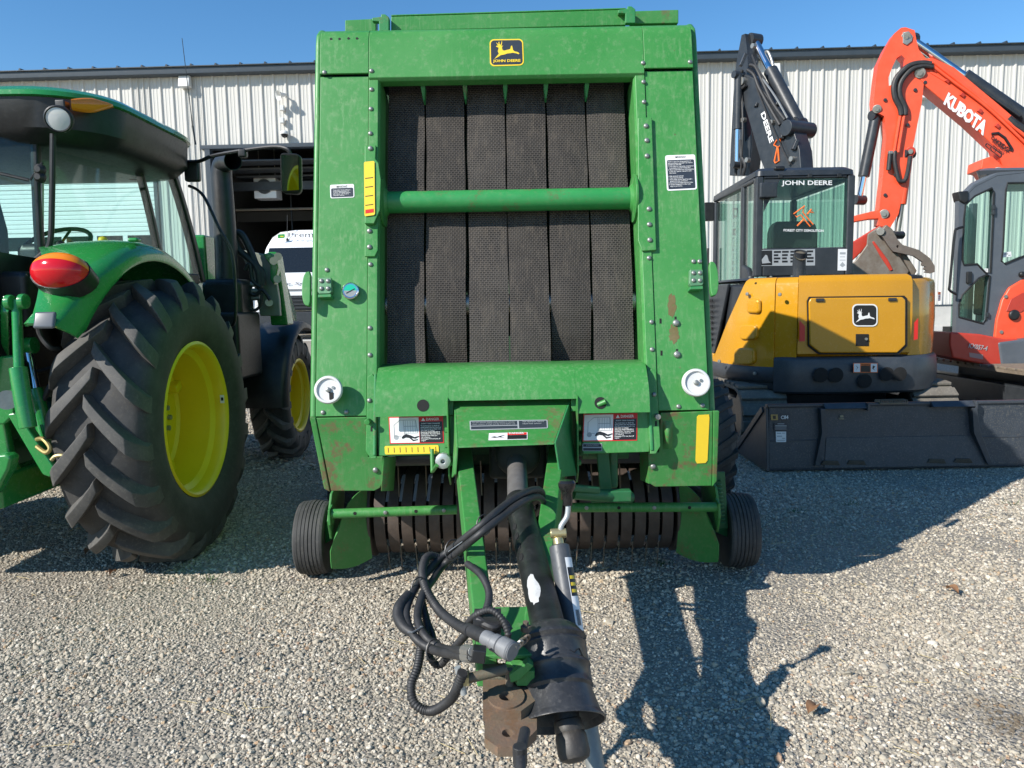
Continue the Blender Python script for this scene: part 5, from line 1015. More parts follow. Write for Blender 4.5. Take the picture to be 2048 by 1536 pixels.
# --- fenders
for sx in (1, -1):
    xo, xi = RW.x, -2.36; rows = []
    for k in range(25):
        th = R_(lerp(34, 142, k / 24)); rr = .93 + .015 * math.sin(math.pi * k / 24) + (.03 if k == 0 else 0)
        cs = [(xi, rr - .02), (-2.22, rr), (-2.05, rr + .005), (-1.95, rr - .004), (-1.89, rr - .024), (-1.858, rr - .055), (-1.848, rr - .095), (-1.852, rr - .105)]
        xin = lerp(-2.07, xi, min(1, max(0, (k - 1) / 9)) ** 1.6)
        cs = [(max(x, xin + .004 * j), r) if j < 4 else (x, r) for j, (x, r) in enumerate(cs)]
        if k < 6:
            f = (6 - k) / 6; cs = [(x - .05 * f * (1 if j > 3 else 0), r - .02 * f * (j > 4)) for j, (x, r) in enumerate(cs)]
        rows.append([V((x if sx > 0 else 2 * TC.x - x, RW.y - r * math.cos(th), RW.z + r * math.sin(th))) for x, r in cs])
    mb = MB(); mb.grid(rows); mb.build('fender', TGREEN, TR, thick=.012, angle=60)
    # black inner liner hanging behind the wheel
    g = lambda x: x if sx > 0 else 2 * TC.x - x
    mb = MB(); mb.prism([V((g(-2.36), 3.22, 1.30)), V((g(-2.36), 3.35, .95)), V((g(-2.36), 4.6, .95)), V((g(-2.36), 4.7, 1.55)), V((g(-2.36), 3.4, 1.6))], (sx * .02, 0, 0)); mb.build('fender_liner', PLASTIC, TR)
    # tail light
    c = V((g(-1.975), 3.335, 1.49)); ax1 = V((.128, 0, 0)); ax2 = V((0, .05, .075)).normalized() * .082; ax3 = V((0, -.8, .6)).normalized() * .085
    for nm, mt, r0, r1 in (('tail_light', LENSR, -90, 2), ('turn_light', LENSA, 2.5, 90)):
        rows = []
        for i in range(11):
            la = R_(lerp(r0, r1, i / 10)); rows.append([c + ax1 * math.cos(la) * math.cos(lo) * .98 + ax2 * math.sin(la) + ax3 * math.cos(la) * math.sin(lo) * 1.1 for lo in [math.pi * j / 18 - math.pi * .0 for j in range(19)]])
        mb = MB(); mb.grid(rows); mb.build(nm, mt, TR, thick=.006, angle=70)
    mb = MB(); mb.loft([[c + ax1 * 1.03 * x + ax2 * 1.05 * z - ax3 * d for x, z in [(math.cos(2 * math.pi * i / 20), math.sin(2 * math.pi * i / 20)) for i in range(20)]] for d in (-.05, .9)]); mb.build('light_base', PLASTIC, TR)
    q = V((g(-1.975), 3.195, 1.285)); mb = MB(); mb.box(q, (.09, .02, .075), Matrix.Rotation(-.35, 3, 'X')); mb.build('fender_reflector', flat('grey_reflector', (.09, .10, .11), .2), TR, bevel=.01)
    mb = MB(); mb.box(V((g(-1.90), 3.86, 1.675)), (.05, .05, .02)); mb.build('fender_bolt_pad', TGREEN, TR, bevel=.008)
# --- chassis, hood
mb = MB(); mb.box((TC.x, 4.3, .72), (.62, 2.0, .55)); mb.tube([(TC.x - .9, 3.99, .735), (TC.x + .9, 3.99, .735)], .13, 20); mb.box((TC.x, 6.0, .75), (.55, 2.4, .5)); mb.build('transmission', DGREEN, TR, bevel=.05)
mb = MB(); mb.loft([[V((TC.x + sx * x, y, z)) for sx, x, z in ((-1, .36, .95), (-1, .40, 1.35), (-1, .30, top), (1, .30, top), (1, .40, 1.35), (1, .36, .95))] for y, top in ((5.3, 1.62), (6.6, 1.55), (7.25, 1.45), (7.4, 1.25))]); mb.build('bonnet', TGREEN, TR, bevel=.04, angle=40)
mb = MB(); mb.tube([(TC.x - .85, 6.62, .55), (TC.x + .85, 6.62, .55)], .09, 16); mb.build('front_axle', TGREEN, TR)
for sx in (1, -1):                                      # front fender
    g = lambda x: x if sx > 0 else 2 * TC.x - x; rows = []
    for k in range(17):
        th = R_(lerp(-2, 120, k / 16)); rows.append([V((g(x), FW.y - r * math.cos(th), FW.z + r * math.sin(th))) for x, r in ((-2.19, .62), (-2.16, .65), (-2.0, .665), (-1.86, .66), (-1.815, .64), (-1.805, .60))])
    mb = MB(); mb.grid(rows); mb.build('front_fender', PLASTIC, TR, thick=.01, angle=60)
# --- cab
cy0, cy1 = 3.72, 5.12; ZT = 2.25; ZB = 1.56; hx = .60
mb = MB(); mb.prism([V((TC.x - hx, y, z)) for y, z in ((3.88, 1.54), (3.88, 1.18), (4.1, .95), (5.3, .75), (5.38, 1.54))], (2 * hx, 0, 0)); mb.build('cab_floor', PLASTIC, TR, bevel=.03)
def cabx(s, z, y): return TC.x + s * (.49 + .15 * (y - 3.9))
def cp(s, y, z): return V((cabx(s, z, y), y, z))
post = {}
for s in (1, -1):
    for nm, ya, yb, wd in (('rear_post', 3.90, 3.95, .04), ('door_post', 4.92, 4.66, .045), ('front_post', 5.36, 5.0, .06)):
        a, c = cp(s, ya, ZB - .05), cp(s, yb, ZT + .12)
        pts = [a, lerp(a, c, .35) + V((0, .045 if nm != 'rear_post' else -.01, 0)), lerp(a, c, .7) + V((0, .05 if nm != 'rear_post' else -.01, 0)), c]
        mb = MB(); pts = smoothpath(pts, 4)
        mb.loft([[p_ + V((dx * wd, dy * wd, 0)) for dx, dy in ((-.5, -.5), (.5, -.5), (.5, .5), (-.5, .5))] for p_ in pts]); mb.build(nm, PLASTIC, TR, bevel=.01); post[(s, nm)] = pts
    A, C = post[(s, 'rear_post')], post[(s, 'door_post')]
    mb = MB(); mb.grid([[p_ + V((s * .012, .03, 0)), q_ + V((s * .012, -.02, 0))] for p_, q_ in zip(A, C)]); sg = mb.build('side_window', GLASS, TR, thick=.006)
    for f, z in ((.06, .16),):
        q = A[2] + V((s * .022, .13, .03)); mb = MB(); mb.lathe([(.024, 0), (.024, .012), (.012, .03), (0, .03)], q, UX * s, 14); mb.build('window_knob', flat('rubber_knob', (.02, .02, .02), .4), sg)
    mb = MB(); mb.grid([[p_ + V((s * .012, .02, 0)), q_ + V((s * .012, -.03, 0))] for p_, q_ in zip(C, post[(s, 'front_post')])]); mb.build('door_window', GLASS, TR, thick=.006)
    mb = MB(); mb.bar(cp(s, 3.94, ZB - .03), cp(s, 5.30, ZB - .03), UX * .06, V((0, 0, .07))); mb.build('sill_rail', PLASTIC, TR, bevel=.01)
rl, rr_ = post[(-1, 'rear_post')], post[(1, 'rear_post')]
mb = MB(); mb.grid([[lerp(a, c, f) + V((0, -.02 - .10 * math.sin(math.pi * f) ** .7, 0)) for f in [i / 10 for i in range(11)]] for a, c in zip(rl, rr_)]); mb.build('rear_window', GLASS, TR, thick=.006)
fr = [V((TC.x + s * .56, 3.655, z)) for s, z in ((1, 2.2), (1, 1.62), (.93, 1.545), (.8, 1.50), (-.8, 1.50), (-.93, 1.545), (-1, 1.62), (-1, 2.2))]
mb = MB(); mb.tube(smoothpath([at(106, 268, 3.80), at(104, 400, 3.80), at(101, 480, 3.80), at(88, 505, 3.80), at(55, 530, 3.79), at(20, 538, 3.78), at(-120, 540, 3.76)], 5), .014, 10); mb.build('rear_window_frame', PLASTIC, TR)
mb = MB(); mb.tube([at(60, 360, 3.80), at(85, 325, 3.82)], .006, 6); mb.tube([at(-30, 340, 3.77), at(57, 360, 3.78)], .008, 6); mb.build('rear_wiper', PLASTIC, TR)
mb = MB(); mb.tube([at(84, 345, 3.92), at(84, 490, 3.92)], .009, 8); mb.build('gas_strut', STEEL, TR)
for y in (340, 355):
    mb = MB(); mb.lathe([(.028, 0), (.028, .015), (.014, .03), (0, .03)], at(82, y, 3.80), (0, -1, 0), 14); mb.build('hinge_cap', PLASTIC, TR)
# windscreen
mb = MB(); mb.grid([[a + V((0, .02, 0)), lerp(a, c, .5) + V((0, .12, 0)), c + V((0, .02, 0))] for a, c in zip(post[(-1, 'front_post')], post[(1, 'front_post')])]); mb.build('windscreen', GLASS, TR, thick=.006)
# roof: black lower ring and green cap
def rloop(x0, x1, y0, y1, z, r, tilt): return [V((x, y, z - tilt * (y - 4.1))) for x, y in rrect((x0 + x1) / 2, (y0 + y1) / 2, (x1 - x0) / 2, (y1 - y0) / 2, r, 7)]
def rl_(ins, z, tilt=.0): return rloop(-3.80 + ins, -2.03 - ins, 3.80 + ins, 5.22 - ins, z - .04, .36 - min(ins, .2) * .5, tilt)
mb = MB(); mb.loft([rl_(.14, 2.20), rl_(.07, 2.215), rl_(.02, 2.27), rl_(.012, 2.415)]); mb.build('roof_lower_shell', PLASTIC, TR, angle=40)
mb = MB(); mb.loft([rl_(.013, 2.416), rl_(-.004, 2.422), rl_(.0, 2.445), rl_(.035, 2.47), rl_(.12, 2.49), rl_(.3, 2.505), rl_(.5, 2.51)]); mb.build('roof_cap', TGREEN, TR, angle=40)
# lamps under roof edge
c = at(120, 238, 3.76); axl = V((.25, -1, -.25)).normalized()
mb = MB(); mb.lathe([(.0, -.06), (.035, -.055), (.058, -.02), (.064, .0), (.064, .03), (.058, .036), (.054, .03), (0, .03)], c, axl, 24); wl = mb.build('work_light', PLASTIC, TR, angle=40)
mb = MB(); mb.lathe([(.053, .031), (.03, .036), (0, .037)], c, axl, 24); mb.build('lens', LENSC, wl, angle=60); mb = MB(); mb.box(c + V((0, .03, .07)), (.05, .05, .05)); mb.build('bracket', PLASTIC, wl, bevel=.008)
rows = []
a0, a1 = at(144, 212, 3.82), at(226, 214, 4.06)
mb = MB(); n = 12; mb.loft([[lerp(a0, a1, f) + V((.012, -.02, 0)) + V((.3, -.8, 0)).normalized() * .03 * math.cos(t_) + V((0, 0, 1)) * (.036 * (1 - .55 * max(0, f - .5) * 2) * max(.3, math.sin(math.pi * min(1, .15 + f * .85)) ** .4)) * math.sin(t_) for t_ in [2 * math.pi * j / 12 for j in range(12)]] for f in [i / 10 for i in range(11)]]); mb.build('amber_light', LENSA, TR, angle=50)
# radio aerial
q = at(391, 289, 5.1); mb = MB(); mb.tube([q, q + V((-.012, 0, .12))], .006, 8); mb.tube([q + V((-.012, 0, .12)), at(364, 76, 5.05)], [.0035, .002], 6); mb.build('aerial', PLASTIC, TR)
# mirror and grab rails
mb = MB(); mb.tube(smoothpath([at(372, 325, 5.05), at(400, 322, 4.95), at(425, 312, 4.85), at(480, 302, 4.75), at(545, 294, 4.66), at(574, 298, 4.62), at(581, 310, 4.62)], 4), .012, 8); mb.build('mirror_arm', PLASTIC, TR)
mb = MB(); mb.box(at(486, 307, 4.74), (.05, .05, .05)); mb.build('mirror_arm_clamp', PLASTIC, TR, bevel=.01)
mY = lambda y: 4.55 + (y - 305) * .0016
mq = [at(x, y, mY(y)) for x, y in ((559, 308), (566, 305), (594, 307), (601, 313), (602, 380), (596, 388), (566, 386), (561, 378))]
mb = MB(); mb.prism(mq, (0, .05, 0)); mr = mb.build('mirror', PLASTIC, TR, bevel=.012)
mb = MB(); mq2 = [at(x, y, mY(y) - .003) for x, y in ((563, 310), (596, 311), (598, 380), (565, 382))]; mb.prism(mq2, (.0, -.003, 0)); mb.build('mirror_face', MIRROR, mr)
for y0, y1 in ((325, 358),): mb = MB(); mb.box(at(385, 342, 5.05), (.10, .05, .14)); mb.build('door_hinge', PLASTIC, TR, bevel=.015)
mb = MB(); mb.tube(smoothpath([at(378, 372, 5.0), at(395, 380, 4.95), at(412, 400, 4.9), at(440, 460, 4.85), at(462, 500, 4.85), at(470, 560, 4.85), at(470, 640, 4.85), at(455, 655, 4.9)], 4), .010, 8); mb.build('grab_rail', PLASTIC, TR)
# exhaust stack and muffler
e0, e1 = at(452, 470, 5.75), at(445, 372, 5.75)
ex = smoothpath([at(455, 600, 5.75), at(452, 500, 5.75), at(446, 400, 5.75), at(443, 350, 5.75), at(446, 330, 5.73), at(455, 322, 5.66), at(466, 322, 5.58)], 5)
mb = MB(); mb.tube(ex, [lerp(.085, .066, i / (len(ex) - 1)) for i in range(len(ex))], 24, caps=False); mb.build('exhaust_stack', PLASTIC, TR, thick=.004, angle=60)
mb = MB(); a = at(455, 560, 5.75); mb.box(V((a.x, 5.75, (a.z + .95) / 2 - .02)), (.30, .30, a.z - .9)); mb.build('exhaust_cleaner_cover', PLASTIC, TR, bevel=.05, seg=3)
mb = MB(); mb.box(at(410, 520, 5.9), (.14, .3, .36)); mb.build('battery_cover', TGREEN, TR, bevel=.02)
mb = MB(); mb.box(at(455, 690, 5.7), (.36, .5, .5)); mb.build('step_box', PLASTIC, TR, bevel=.03)
# interior
mb = MB(); mb.box((TC.x + .02, 4.15, 1.50), (.46, .46, .14)); mb.build('seat', paint('seat_fabric', (.035, .04, .04), .8, .4, .2, (.1, .1, .1), 0, 20.0), TR, bevel=.05, seg=3)
mb = MB(); mb.loft([[V((TC.x + .02 + x * k, y, z)) for x, y in ((-.24, 3.92), (.24, 3.92), (.24, 4.03), (-.24, 4.03))] for z, k in ((1.5, 1), (1.75, 1.02), (1.9, .9), (1.96, .7))]); mb.build('backrest', paint('seat_back_fabric', (.035, .04, .04), .8, .4, .2, (.1, .1, .1), 0, 20.0), TR, bevel=.03, seg=3)
sc = atX(177, 470, -2.78); sc = V((TC.x + .1, 4.72, 1.74)); sa = V((0, -.55, .83)).normalized(); su = UX; sv = sa.cross(su)
mb = MB(); mb.tube(circ(sc, su, sv, .19, 28), .014, 8, closed=True); mb.build('steering_wheel', PLASTIC, TR)
mb = MB()
for a in (90, 210, 330): mb.tube([sc - sa * .02, sc + (su * math.cos(R_(a)) + sv * math.sin(R_(a))) * .185], .009, 6)
mb.tube([sc, sc - sa * .4], .04, 10); mb.build('steering_column', PLASTIC, TR)
mb = MB(); mb.box((TC.x + .42, 4.35, 1.58), (.22, .75, .2)); mb.build('side_console', PLASTIC, TR, bevel=.04)
q = at(206, 482, 4.2); mb = MB(); mb.lathe([(0, -.025), (.02, -.02), (.026, 0), (.02, .02), (0, .026)], q, V((0, 0, 1)), 12); mb.build('lever_knob', DYEL, TR, angle=60); mb = MB(); mb.tube([q, q - V((0, 0, .15))], .008, 6); mb.build('lever', PLASTIC, TR)
mb = MB(); mb.box(at(272, 335, 4.95), (.14, .06, .16)); mb.build('inside_mirror', PLASTIC, TR, bevel=.03)
# --- loader mast and hoses ahead of the cab
mb = MB(); mb.taper(at(548, 510, 6.1), at(565, 650, 6.2), UX * .10, V((0, .14, 0)), UX * .14, V((0, .18, 0))); mb.taper(at(545, 520, 6.1), at(585, 640, 7.4), UX * .08, V((0, 0, .14)), UX * .08, V((0, 0, .16))); mb.build('loader_arm', TGREEN, TR, bevel=.015)
mb = MB(); mb.prism([at(x, y, 5.98) for x, y in ((478, 498), (545, 512), (558, 600), (560, 632), (520, 632), (505, 560))], (0, .05, 0)); mb.build('loader_mast', paint('loader_mast_grey', (.22, .24, .2), .4, .3, .2, (.2, .2, .18), 0, 8.0), TR, bevel=.008)
mb = MB(); mb.prism([at(x, y, 5.9) for x, y in ((525, 508), (538, 505), (552, 512), (556, 535), (548, 570), (540, 560), (540, 530))], (0, .08, 0)); mb.build('loader_knuckle', TGREEN, TR, bevel=.01)
for x, y in ((556, 513), (547, 522), (555, 558), (538, 605)):
    mb = MB(); mb.tube([at(x, y, 5.86), at(x, y, 5.99)], .03, 14); mb.build('pivot_pin', STEEL, TR)
for i, pts in enumerate(([(465, 470), (482, 468), (500, 500), (512, 530), (524, 545), (526, 570)], [(468, 476), (478, 500), (500, 520), (515, 540), (520, 580)], [(490, 540), (500, 528), (505, 560), (522, 575)], [(493, 580), (510, 590), (525, 580), (540, 600)], [(492, 600), (505, 620), (520, 612), (524, 585)])):
    mb = MB(); mb.tube(smoothpath([at(x, y, 5.86 - .015 * i) for x, y in pts], 5), [.028, .028, .016, .014, .012][i], 8); mb.build('loader_hose', RUBBERB, TR)
for y in (570, 583, 597):
    mb = MB(); mb.tube([at(492, y, 5.84), at(520, y - 2, 5.84)], .02, 10); mb.build('hydraulic_coupler', STEEL, TR)
# --- three point linkage at the rear
def rod(name, pix, r, mat=TGREEN, n=14):
    mb = MB(); mb.tube([at(*p_) for p_ in pix], r, n); return mb.build(name, mat, TR, bevel=.004)
rod('lift_rod', [(33, 600, 3.33), (38, 740, 3.27)], .021); rod('lift_rod_sleeve', [(36, 735, 3.26), (46, 800, 3.24), (56, 856, 3.23)], .036)
for x, y in ((20, 605), (47, 603)): rod('lift_arm_eye', [(x - 6, y, 3.31), (x + 6, y, 3.31)], .034)
mb = MB(); mb.bar(at(10, 608, 3.36), at(12, 760, 3.6), UX * .04, V((0, .02, .08))); mb.build('lift_arm', TGREEN, TR, bevel=.01)
rod('cylinder_rod', [(55, 700, 3.51), (72, 782, 3.47)], .021, CHROME); rod('lift_cylinder', [(70, 778, 3.47), (94, 880, 3.43)], .034)
rod('cylinder_head', [(50, 692, 3.51), (70, 690, 3.51)], .04)
mb = MB(); mb.prism([at(x, y, 3.31) for x, y in ((12, 828), (34, 824), (112, 940), (100, 956), (84, 950))], (0, .05, 0)); mb.build('lower_link', TGREEN, TR, bevel=.01)
mb = MB(); mb.prism([at(x, y, 3.37) for x, y in ((0, 712), (30, 710), (34, 745), (28, 830), (8, 850), (-30, 850), (-30, 730))], (0, .04, 0)); mb.build('lift_bracket', TGREEN, TR, bevel=.012)
mb = MB(); mb.tube([at(14, 800, 3.21), at(14, 800, 3.33)], .042, 20); mb.build('link_ball', STEEL, TR)
mb = MB(); mb.prism([at(x, y, 3.25) for x, y in ((-60, 915), (12, 908), (22, 916), (16, 940), (-10, 990), (-60, 1000))], (0, .07, 0)); mb.build('hitch_hook_plate', TGREEN, TR, bevel=.02)
mb = MB(); mb.box(at(52, 960, 3.56), (.10, .5, .16)); mb.build('drawbar_support', TGREEN, TR, bevel=.02)
mb = MB(); mb.prism([at(x, y, 3.43) for x, y in ((-40, 830), (6, 830), (18, 900), (38, 960), (-40, 965))], (0, .05, 0)); mb.build('hitch_frame', TGREEN, TR, bevel=.015)
mb = MB(); mb.tube(smoothpath([at(70, 880, 3.33), at(86, 878, 3.29), at(100, 895, 3.27), at(92, 905, 3.27), at(74, 893, 3.29)], 5), .010, 8); mb.build('stabiliser_shackle', paint('yellow_zinc_shackle', (.35, .27, .10), .4, .4, .2, (.2, .15, .1), 0, 20.0, metallic=.6), TR)
mb = MB(); mb.tube(smoothpath([at(103, 920, 3.26), at(112, 912, 3.26), at(128, 912, 3.26), at(132, 925, 3.26)], 5), .009, 8); mb.build('stabiliser_shackle', paint('zinc_shackle', (.4, .33, .16), .4, .4, .2, (.2, .15, .1), 0, 20.0, metallic=.6), TR)
for pts in ([(75, 640, 3.41), (80, 670, 3.41), (100, 695, 3.41), (118, 698, 3.46)], [(88, 800, 3.46), (98, 775, 3.46), (110, 760, 3.51), (130, 745, 3.61)], [(0, 660, 3.51), (12, 680, 3.51), (24, 690, 3.56)], [(70, 745, 3.51), (95, 738, 3.56), (125, 728, 3.61)]):
    mb = MB(); mb.tube(smoothpath([at(*p_) for p_ in pts], 5), .011, 8); mb.build('rear_hose', RUBBERB, TR)
mb = MB(); mb.box((TC.x + .1, 3.55, .95), (.8, .3, .5)); mb.build('rear_housing', DGREEN, TR, bevel=.05)
mb = MB(); mb.box((TC.x + .1, 3.56, 1.38), (1.15, .16, .26)); mb.build('rear_panel', PLASTIC, TR, bevel=.03)
for k in range(5): mb = MB(); mb.box((TC.x - .1 + k * .12, 3.38, 1.12), (.08, .1, .1)); mb.build('remote_valve', DARKM, TR, bevel=.015)

# ================================================================== YELLOW EXCAVATOR
EX = thing('yellow_excavator', 'yellow compact excavator with charcoal cab and black boom, parked behind the wide bucket', 'excavator', (2.95, 7.6, 0))
def plan(pts, z, sc=1.0): return [V((x, y, z)) for x, y in pts]
def EY(px, py, Y): return at(px, py, Y)
out = [(1.99, 8.3), (1.985, 7.35), (2.03, 6.98), (2.14, 6.72), (2.30, 6.54), (2.46, 6.455), (2.75, 6.425), (3.15, 6.425), (3.42, 6.45), (3.62, 6.55), (3.80, 6.75), (3.91, 7.05), (3.95, 7.40), (3.95, 8.6), (3.3, 8.9), (2.6, 8.7)]
def inset(pts, d):
    c = V((2.95, 7.6)); return [tuple(V(p_) + (c - V(p_)).normalized() * d) for p_ in pts]
# rear door panel, left and right corner panels, built as separate skins round the same plan
def skin(name, i0, i1, z0, z1, mat, topr=.05, d=0.0, parent=EX, sub=5):
    pts = [V(p_) for p_ in inset(out[i0:i1 + 1], d)]; p2 = smoothpath([V((p_.x, p_.y, 0)) for p_ in pts], sub)
    rows = []; sweep = .62 if (name == 'corner_panel' and i0 == 1) else 0
    for z, ins in ((z0, .03), (z0 + .02, .0), (lerp(z0, z1, .5), -.012), (z1 - topr, .0), (z1 - topr * .4, topr * .25), (z1, topr)):
        row = []; t0 = sweep * max(0, (z - z0) / (z1 - z0)) ** .9; K_ = len(p2) - 1; pp = []
        for q_ in range(len(p2)):
            d_ = lerp(t0, 1, q_ / K_) * K_; i_ = min(int(d_), K_ - 1); pp.append(lerp(p2[i_], p2[i_ + 1], d_ - i_))
        for p_ in pp:
            dv = (V((2.95, 7.6, 0)) - V((p_.x, p_.y, 0))).normalized(); row.append(V((p_.x, p_.y, z)) + dv * ins)
        rows.append(row)
    mb = MB(); mb.grid(rows); return mb.build(name, mat, parent, thick=.02, angle=50)
lp = skin('corner_panel', 1, 4, .72, 1.49, EYEL); rd = skin('engine_door', 5, 8, .84, 1.50, EYEL); rp_ = skin('corner_panel', 8, 12, .78, 1.49, EYEL, d=.006)
skin('seam_panel', 4, 5, .80, 1.488, EYEL, d=.014)
skin('panel_gap', 3, 5, .78, 1.485, BLACK, d=.03); skin('panel_gap', 7, 9, .80, 1.485, BLACK, d=.035)
mb = MB(); mb.loft([plan(inset(out, .06), .62), plan(inset(out, .05), 1.44), plan(inset(out, .12), 1.465)]); mb.build('engine_bay', DARKM, EX)
mb = MB(); mb.loft([plan(inset(out, .10), 1.495), plan(inset(out, .12), 1.515)]); mb.build('top_deck', DARKM, EX)
skin('counterweight', 4, 11, .50, .82, NAVY, .03, d=-.03); skin('counterweight_side', 1, 4, .60, .735, NAVY, .02, d=-.004)
mb = MB(); mb.loft([plan(inset(out, .25), .46), plan(inset(out, .02), .53), plan(inset(out, .0), .62)]); mb.build('belly', NAVY, EX)
for px, py, r in ((1642, 750, 15), (1672, 750, 15), (1730, 762, 14), (1774, 748, 14), (1800, 748, 14)):
    c = at(px, py, 6.352); mb = MB(); mb.lathe([(r / 1500 * 6.4, 0), (r / 1500 * 6.4 * .8, .0015), (0, .002)], c, (0, -1, 0), 18); mb.build('cast_pocket', BLACK, EX)
# engine door raised outline and latch
Yd = 6.400
def EQ(q, Y=6.40): return [at(x, y, Y) for x, y in q]
o_ = [(1622, 596), (1806, 594), (1812, 600), (1812, 690), (1795, 706), (1640, 706), (1620, 690), (1618, 604)]
mb = MB(); mb.prism([at(x, y, 6.392) for x, y in [(1712 + (x - 1712) * 1.03, 650 + (y - 650) * 1.05) for x, y in o_]], (0, .02, 0)); ed = mb.build('door_seal', BLACK, rd)
mb = MB(); mb.prism([at(x, y, 6.380) for x, y in o_], (0, .03, 0)); dr = mb.build('access_door', EYEL, rd, bevel=.012)
mb = MB(); mb.prism(EQ(((1712, 668), (1738, 668), (1738, 692), (1712, 692)), 6.374), (0, .02, 0)); mb.build('latch', BLACK, rd, bevel=.004)
mb = MB(); mb.lathe([(.012, 0), (.012, .01), (0, .01)], at(1732, 678, 6.372), (0, -1, 0), 10); mb.build('lock', ZINC, rd)
decal('emblem', EQ(((1704, 608), (1755, 608), (1755, 653), (1705, 653)), 6.376), [(DWHITE, [rr_st(0, 0, 1, 1, .2, 1.05, 6)]), (DBLACK, [rr_st(.05, .055, .95, .945, .17, 1.05, 6)]), (DWHITE, [[(.12 + (x - .13) * 1.02, .20 + (y - .06) * .92) for x, y in DEER]])], EX, off=.002)
for pts in (((1597, 640), (1608, 652), (1608, 682), (1597, 683)), ((1826, 645), (1834, 636), (1833, 678), (1825, 680))):
    decal('reflector', EQ(pts, 6.40 if pts[0][0] < 1700 else 6.44), [(DRED, [RECT(0, 0, 1, 1)])], EX, off=.02)
d = decal('warning_label', EQ(((1706, 726), (1755, 726), (1755, 745), (1706, 745)), 6.35), [(DORANGE, [RECT(0, 0, 1, 1)]), (DWHITE, [RECT(.03, .06, .28, .94), RECT(.72, .06, .97, .94)]), (DBLACK, [RECT(.31, .28, .69, .94), [(.10, .25), (.2, .45), (.12, .75), (.17, .48)], [(.80, .25), (.9, .35), (.82, .6), (.9, .8), (.78, .6)]])], EX, off=.004)
text('lettering', 'WARNING', EQ(((1722, 728), (1740, 728), (1740, 731), (1722, 731)), 6.35), DBLACK, d, .01, .008)
# pressed ribs and bolts on the left corner panel
for i, (x, y, w_, h) in enumerate(((1512, 612, 26, 30), (1502, 664, 34, 30), (1494, 712, 40, 34))):
    pts = []
    for xx, yy in rr_st(0, 0, 1, 1, .25, 1.0): pts.append((x - w_ / 2 + w_ * xx, y - h / 2 + h * yy))
    Yp = 6.72 - i * .0
    f = lambda a, b2: onp(a, b2, V((2.09, 6.80, 0)), V((-.86, -.51, 0)).normalized())
    mb = MB(); mb.prism([f(a, b2) for a, b2 in pts], V((-.86, -.51, 0)).normalized() * .046); mb.build('pressed_panel', EYEL, lp, bevel=.022, seg=3)
for x, y in ((1500, 588), (1565, 589), (1515, 746), (1444, 722)):
    c = onp(x, y, V((2.12, 6.74, 0)), V((-.8, -.6, 0)).normalized()) + V((-.03, -.03, 0)); mb = MB(); mb.lathe([(.016, 0), (.016, .012), (0, .014)], c, V((-.8, -.6, 0)), 8); mb.build('bolt', ZINC, lp)
for k in range(9):
    q = at(1500 + k * 42, 549, 6.62); mb = MB(); mb.lathe([(.012, 0), (.012, .01), (0, .012)], V((q.x, q.y, 1.512)), (0, 0, 1), 8); mb.build('deck_bolt', ZINC, EX)
for k in range(9):
    z = .88 + k * .055; mb = MB(); mb.box((1.982, 7.62, z), (.012, .42, .022)); mb.build('vent_slat', BLACK, EX, bevel=.003)
for x, y in ((1640, 600), (1785, 599)):
    mb = MB(); mb.box(at(x, y, 6.375), (.07, .016, .028)); mb.build('door_hinge', DARKM, rd, bevel=.005)
decal('caution_label', [V((3.74, 6.64, 1.36)), V((3.82, 6.74, 1.36)), V((3.82, 6.74, 1.28)), V((3.74, 6.64, 1.28))], [(DORANGE, [RECT(0, 0, 1, .3)]), (DWHITE, [RECT(0, .3, 1, 1)]), (DBLACK, [RECT(.1, .5, .9, .56), RECT(.1, .66, .8, .72)])], EX, off=.02)
# exhaust stub
xs_ = V((2.575, 6.75, 1.50)); mb = MB(); mb.tube([xs_, xs_ + V((0, 0, .16)), xs_ + V((0, -.012, .20))], .056, 20, caps=False); mb.build('exhaust_pipe', DARKM, EX, thick=.004)
mb = MB(); mb.lathe([(.058, 0), (.05, .0), (.0, -.02)], xs_ + V((0, -.03, .20)), V((0, -.75, .66)), 20); mb.build('exhaust_mouth', RUSTY, EX)
mb = MB(); mb.tube([xs_ + V((0, -.012, .19)), xs_ + V((0, -.03, .235))], [.052, .058], 20, caps=False); mb.build('exhaust_cowl', DARKM, EX, thick=.004)
# dark side vent panel in front of the corner panel
mb = MB(); mb.prism([V((1.99, 7.36, .80)), V((1.99, 7.20, 1.05)), V((2.03, 7.05, 1.47)), V((2.03, 7.45, 1.47)), V((2.0, 8.3, 1.3)), V((2.0, 8.3, .80))], (.03, 0, 0)); mb.build('side_panel', DARKM, EX, bevel=.01)
mb = MB(); mb.prism([V((1.985, 7.36, .66)), V((1.985, 7.36, .80)), V((1.985, 8.3, .80)), V((1.985, 8.3, .66))], (.03, 0, 0)); mb.build('side_skirt', EYEL, EX, bevel=.01)
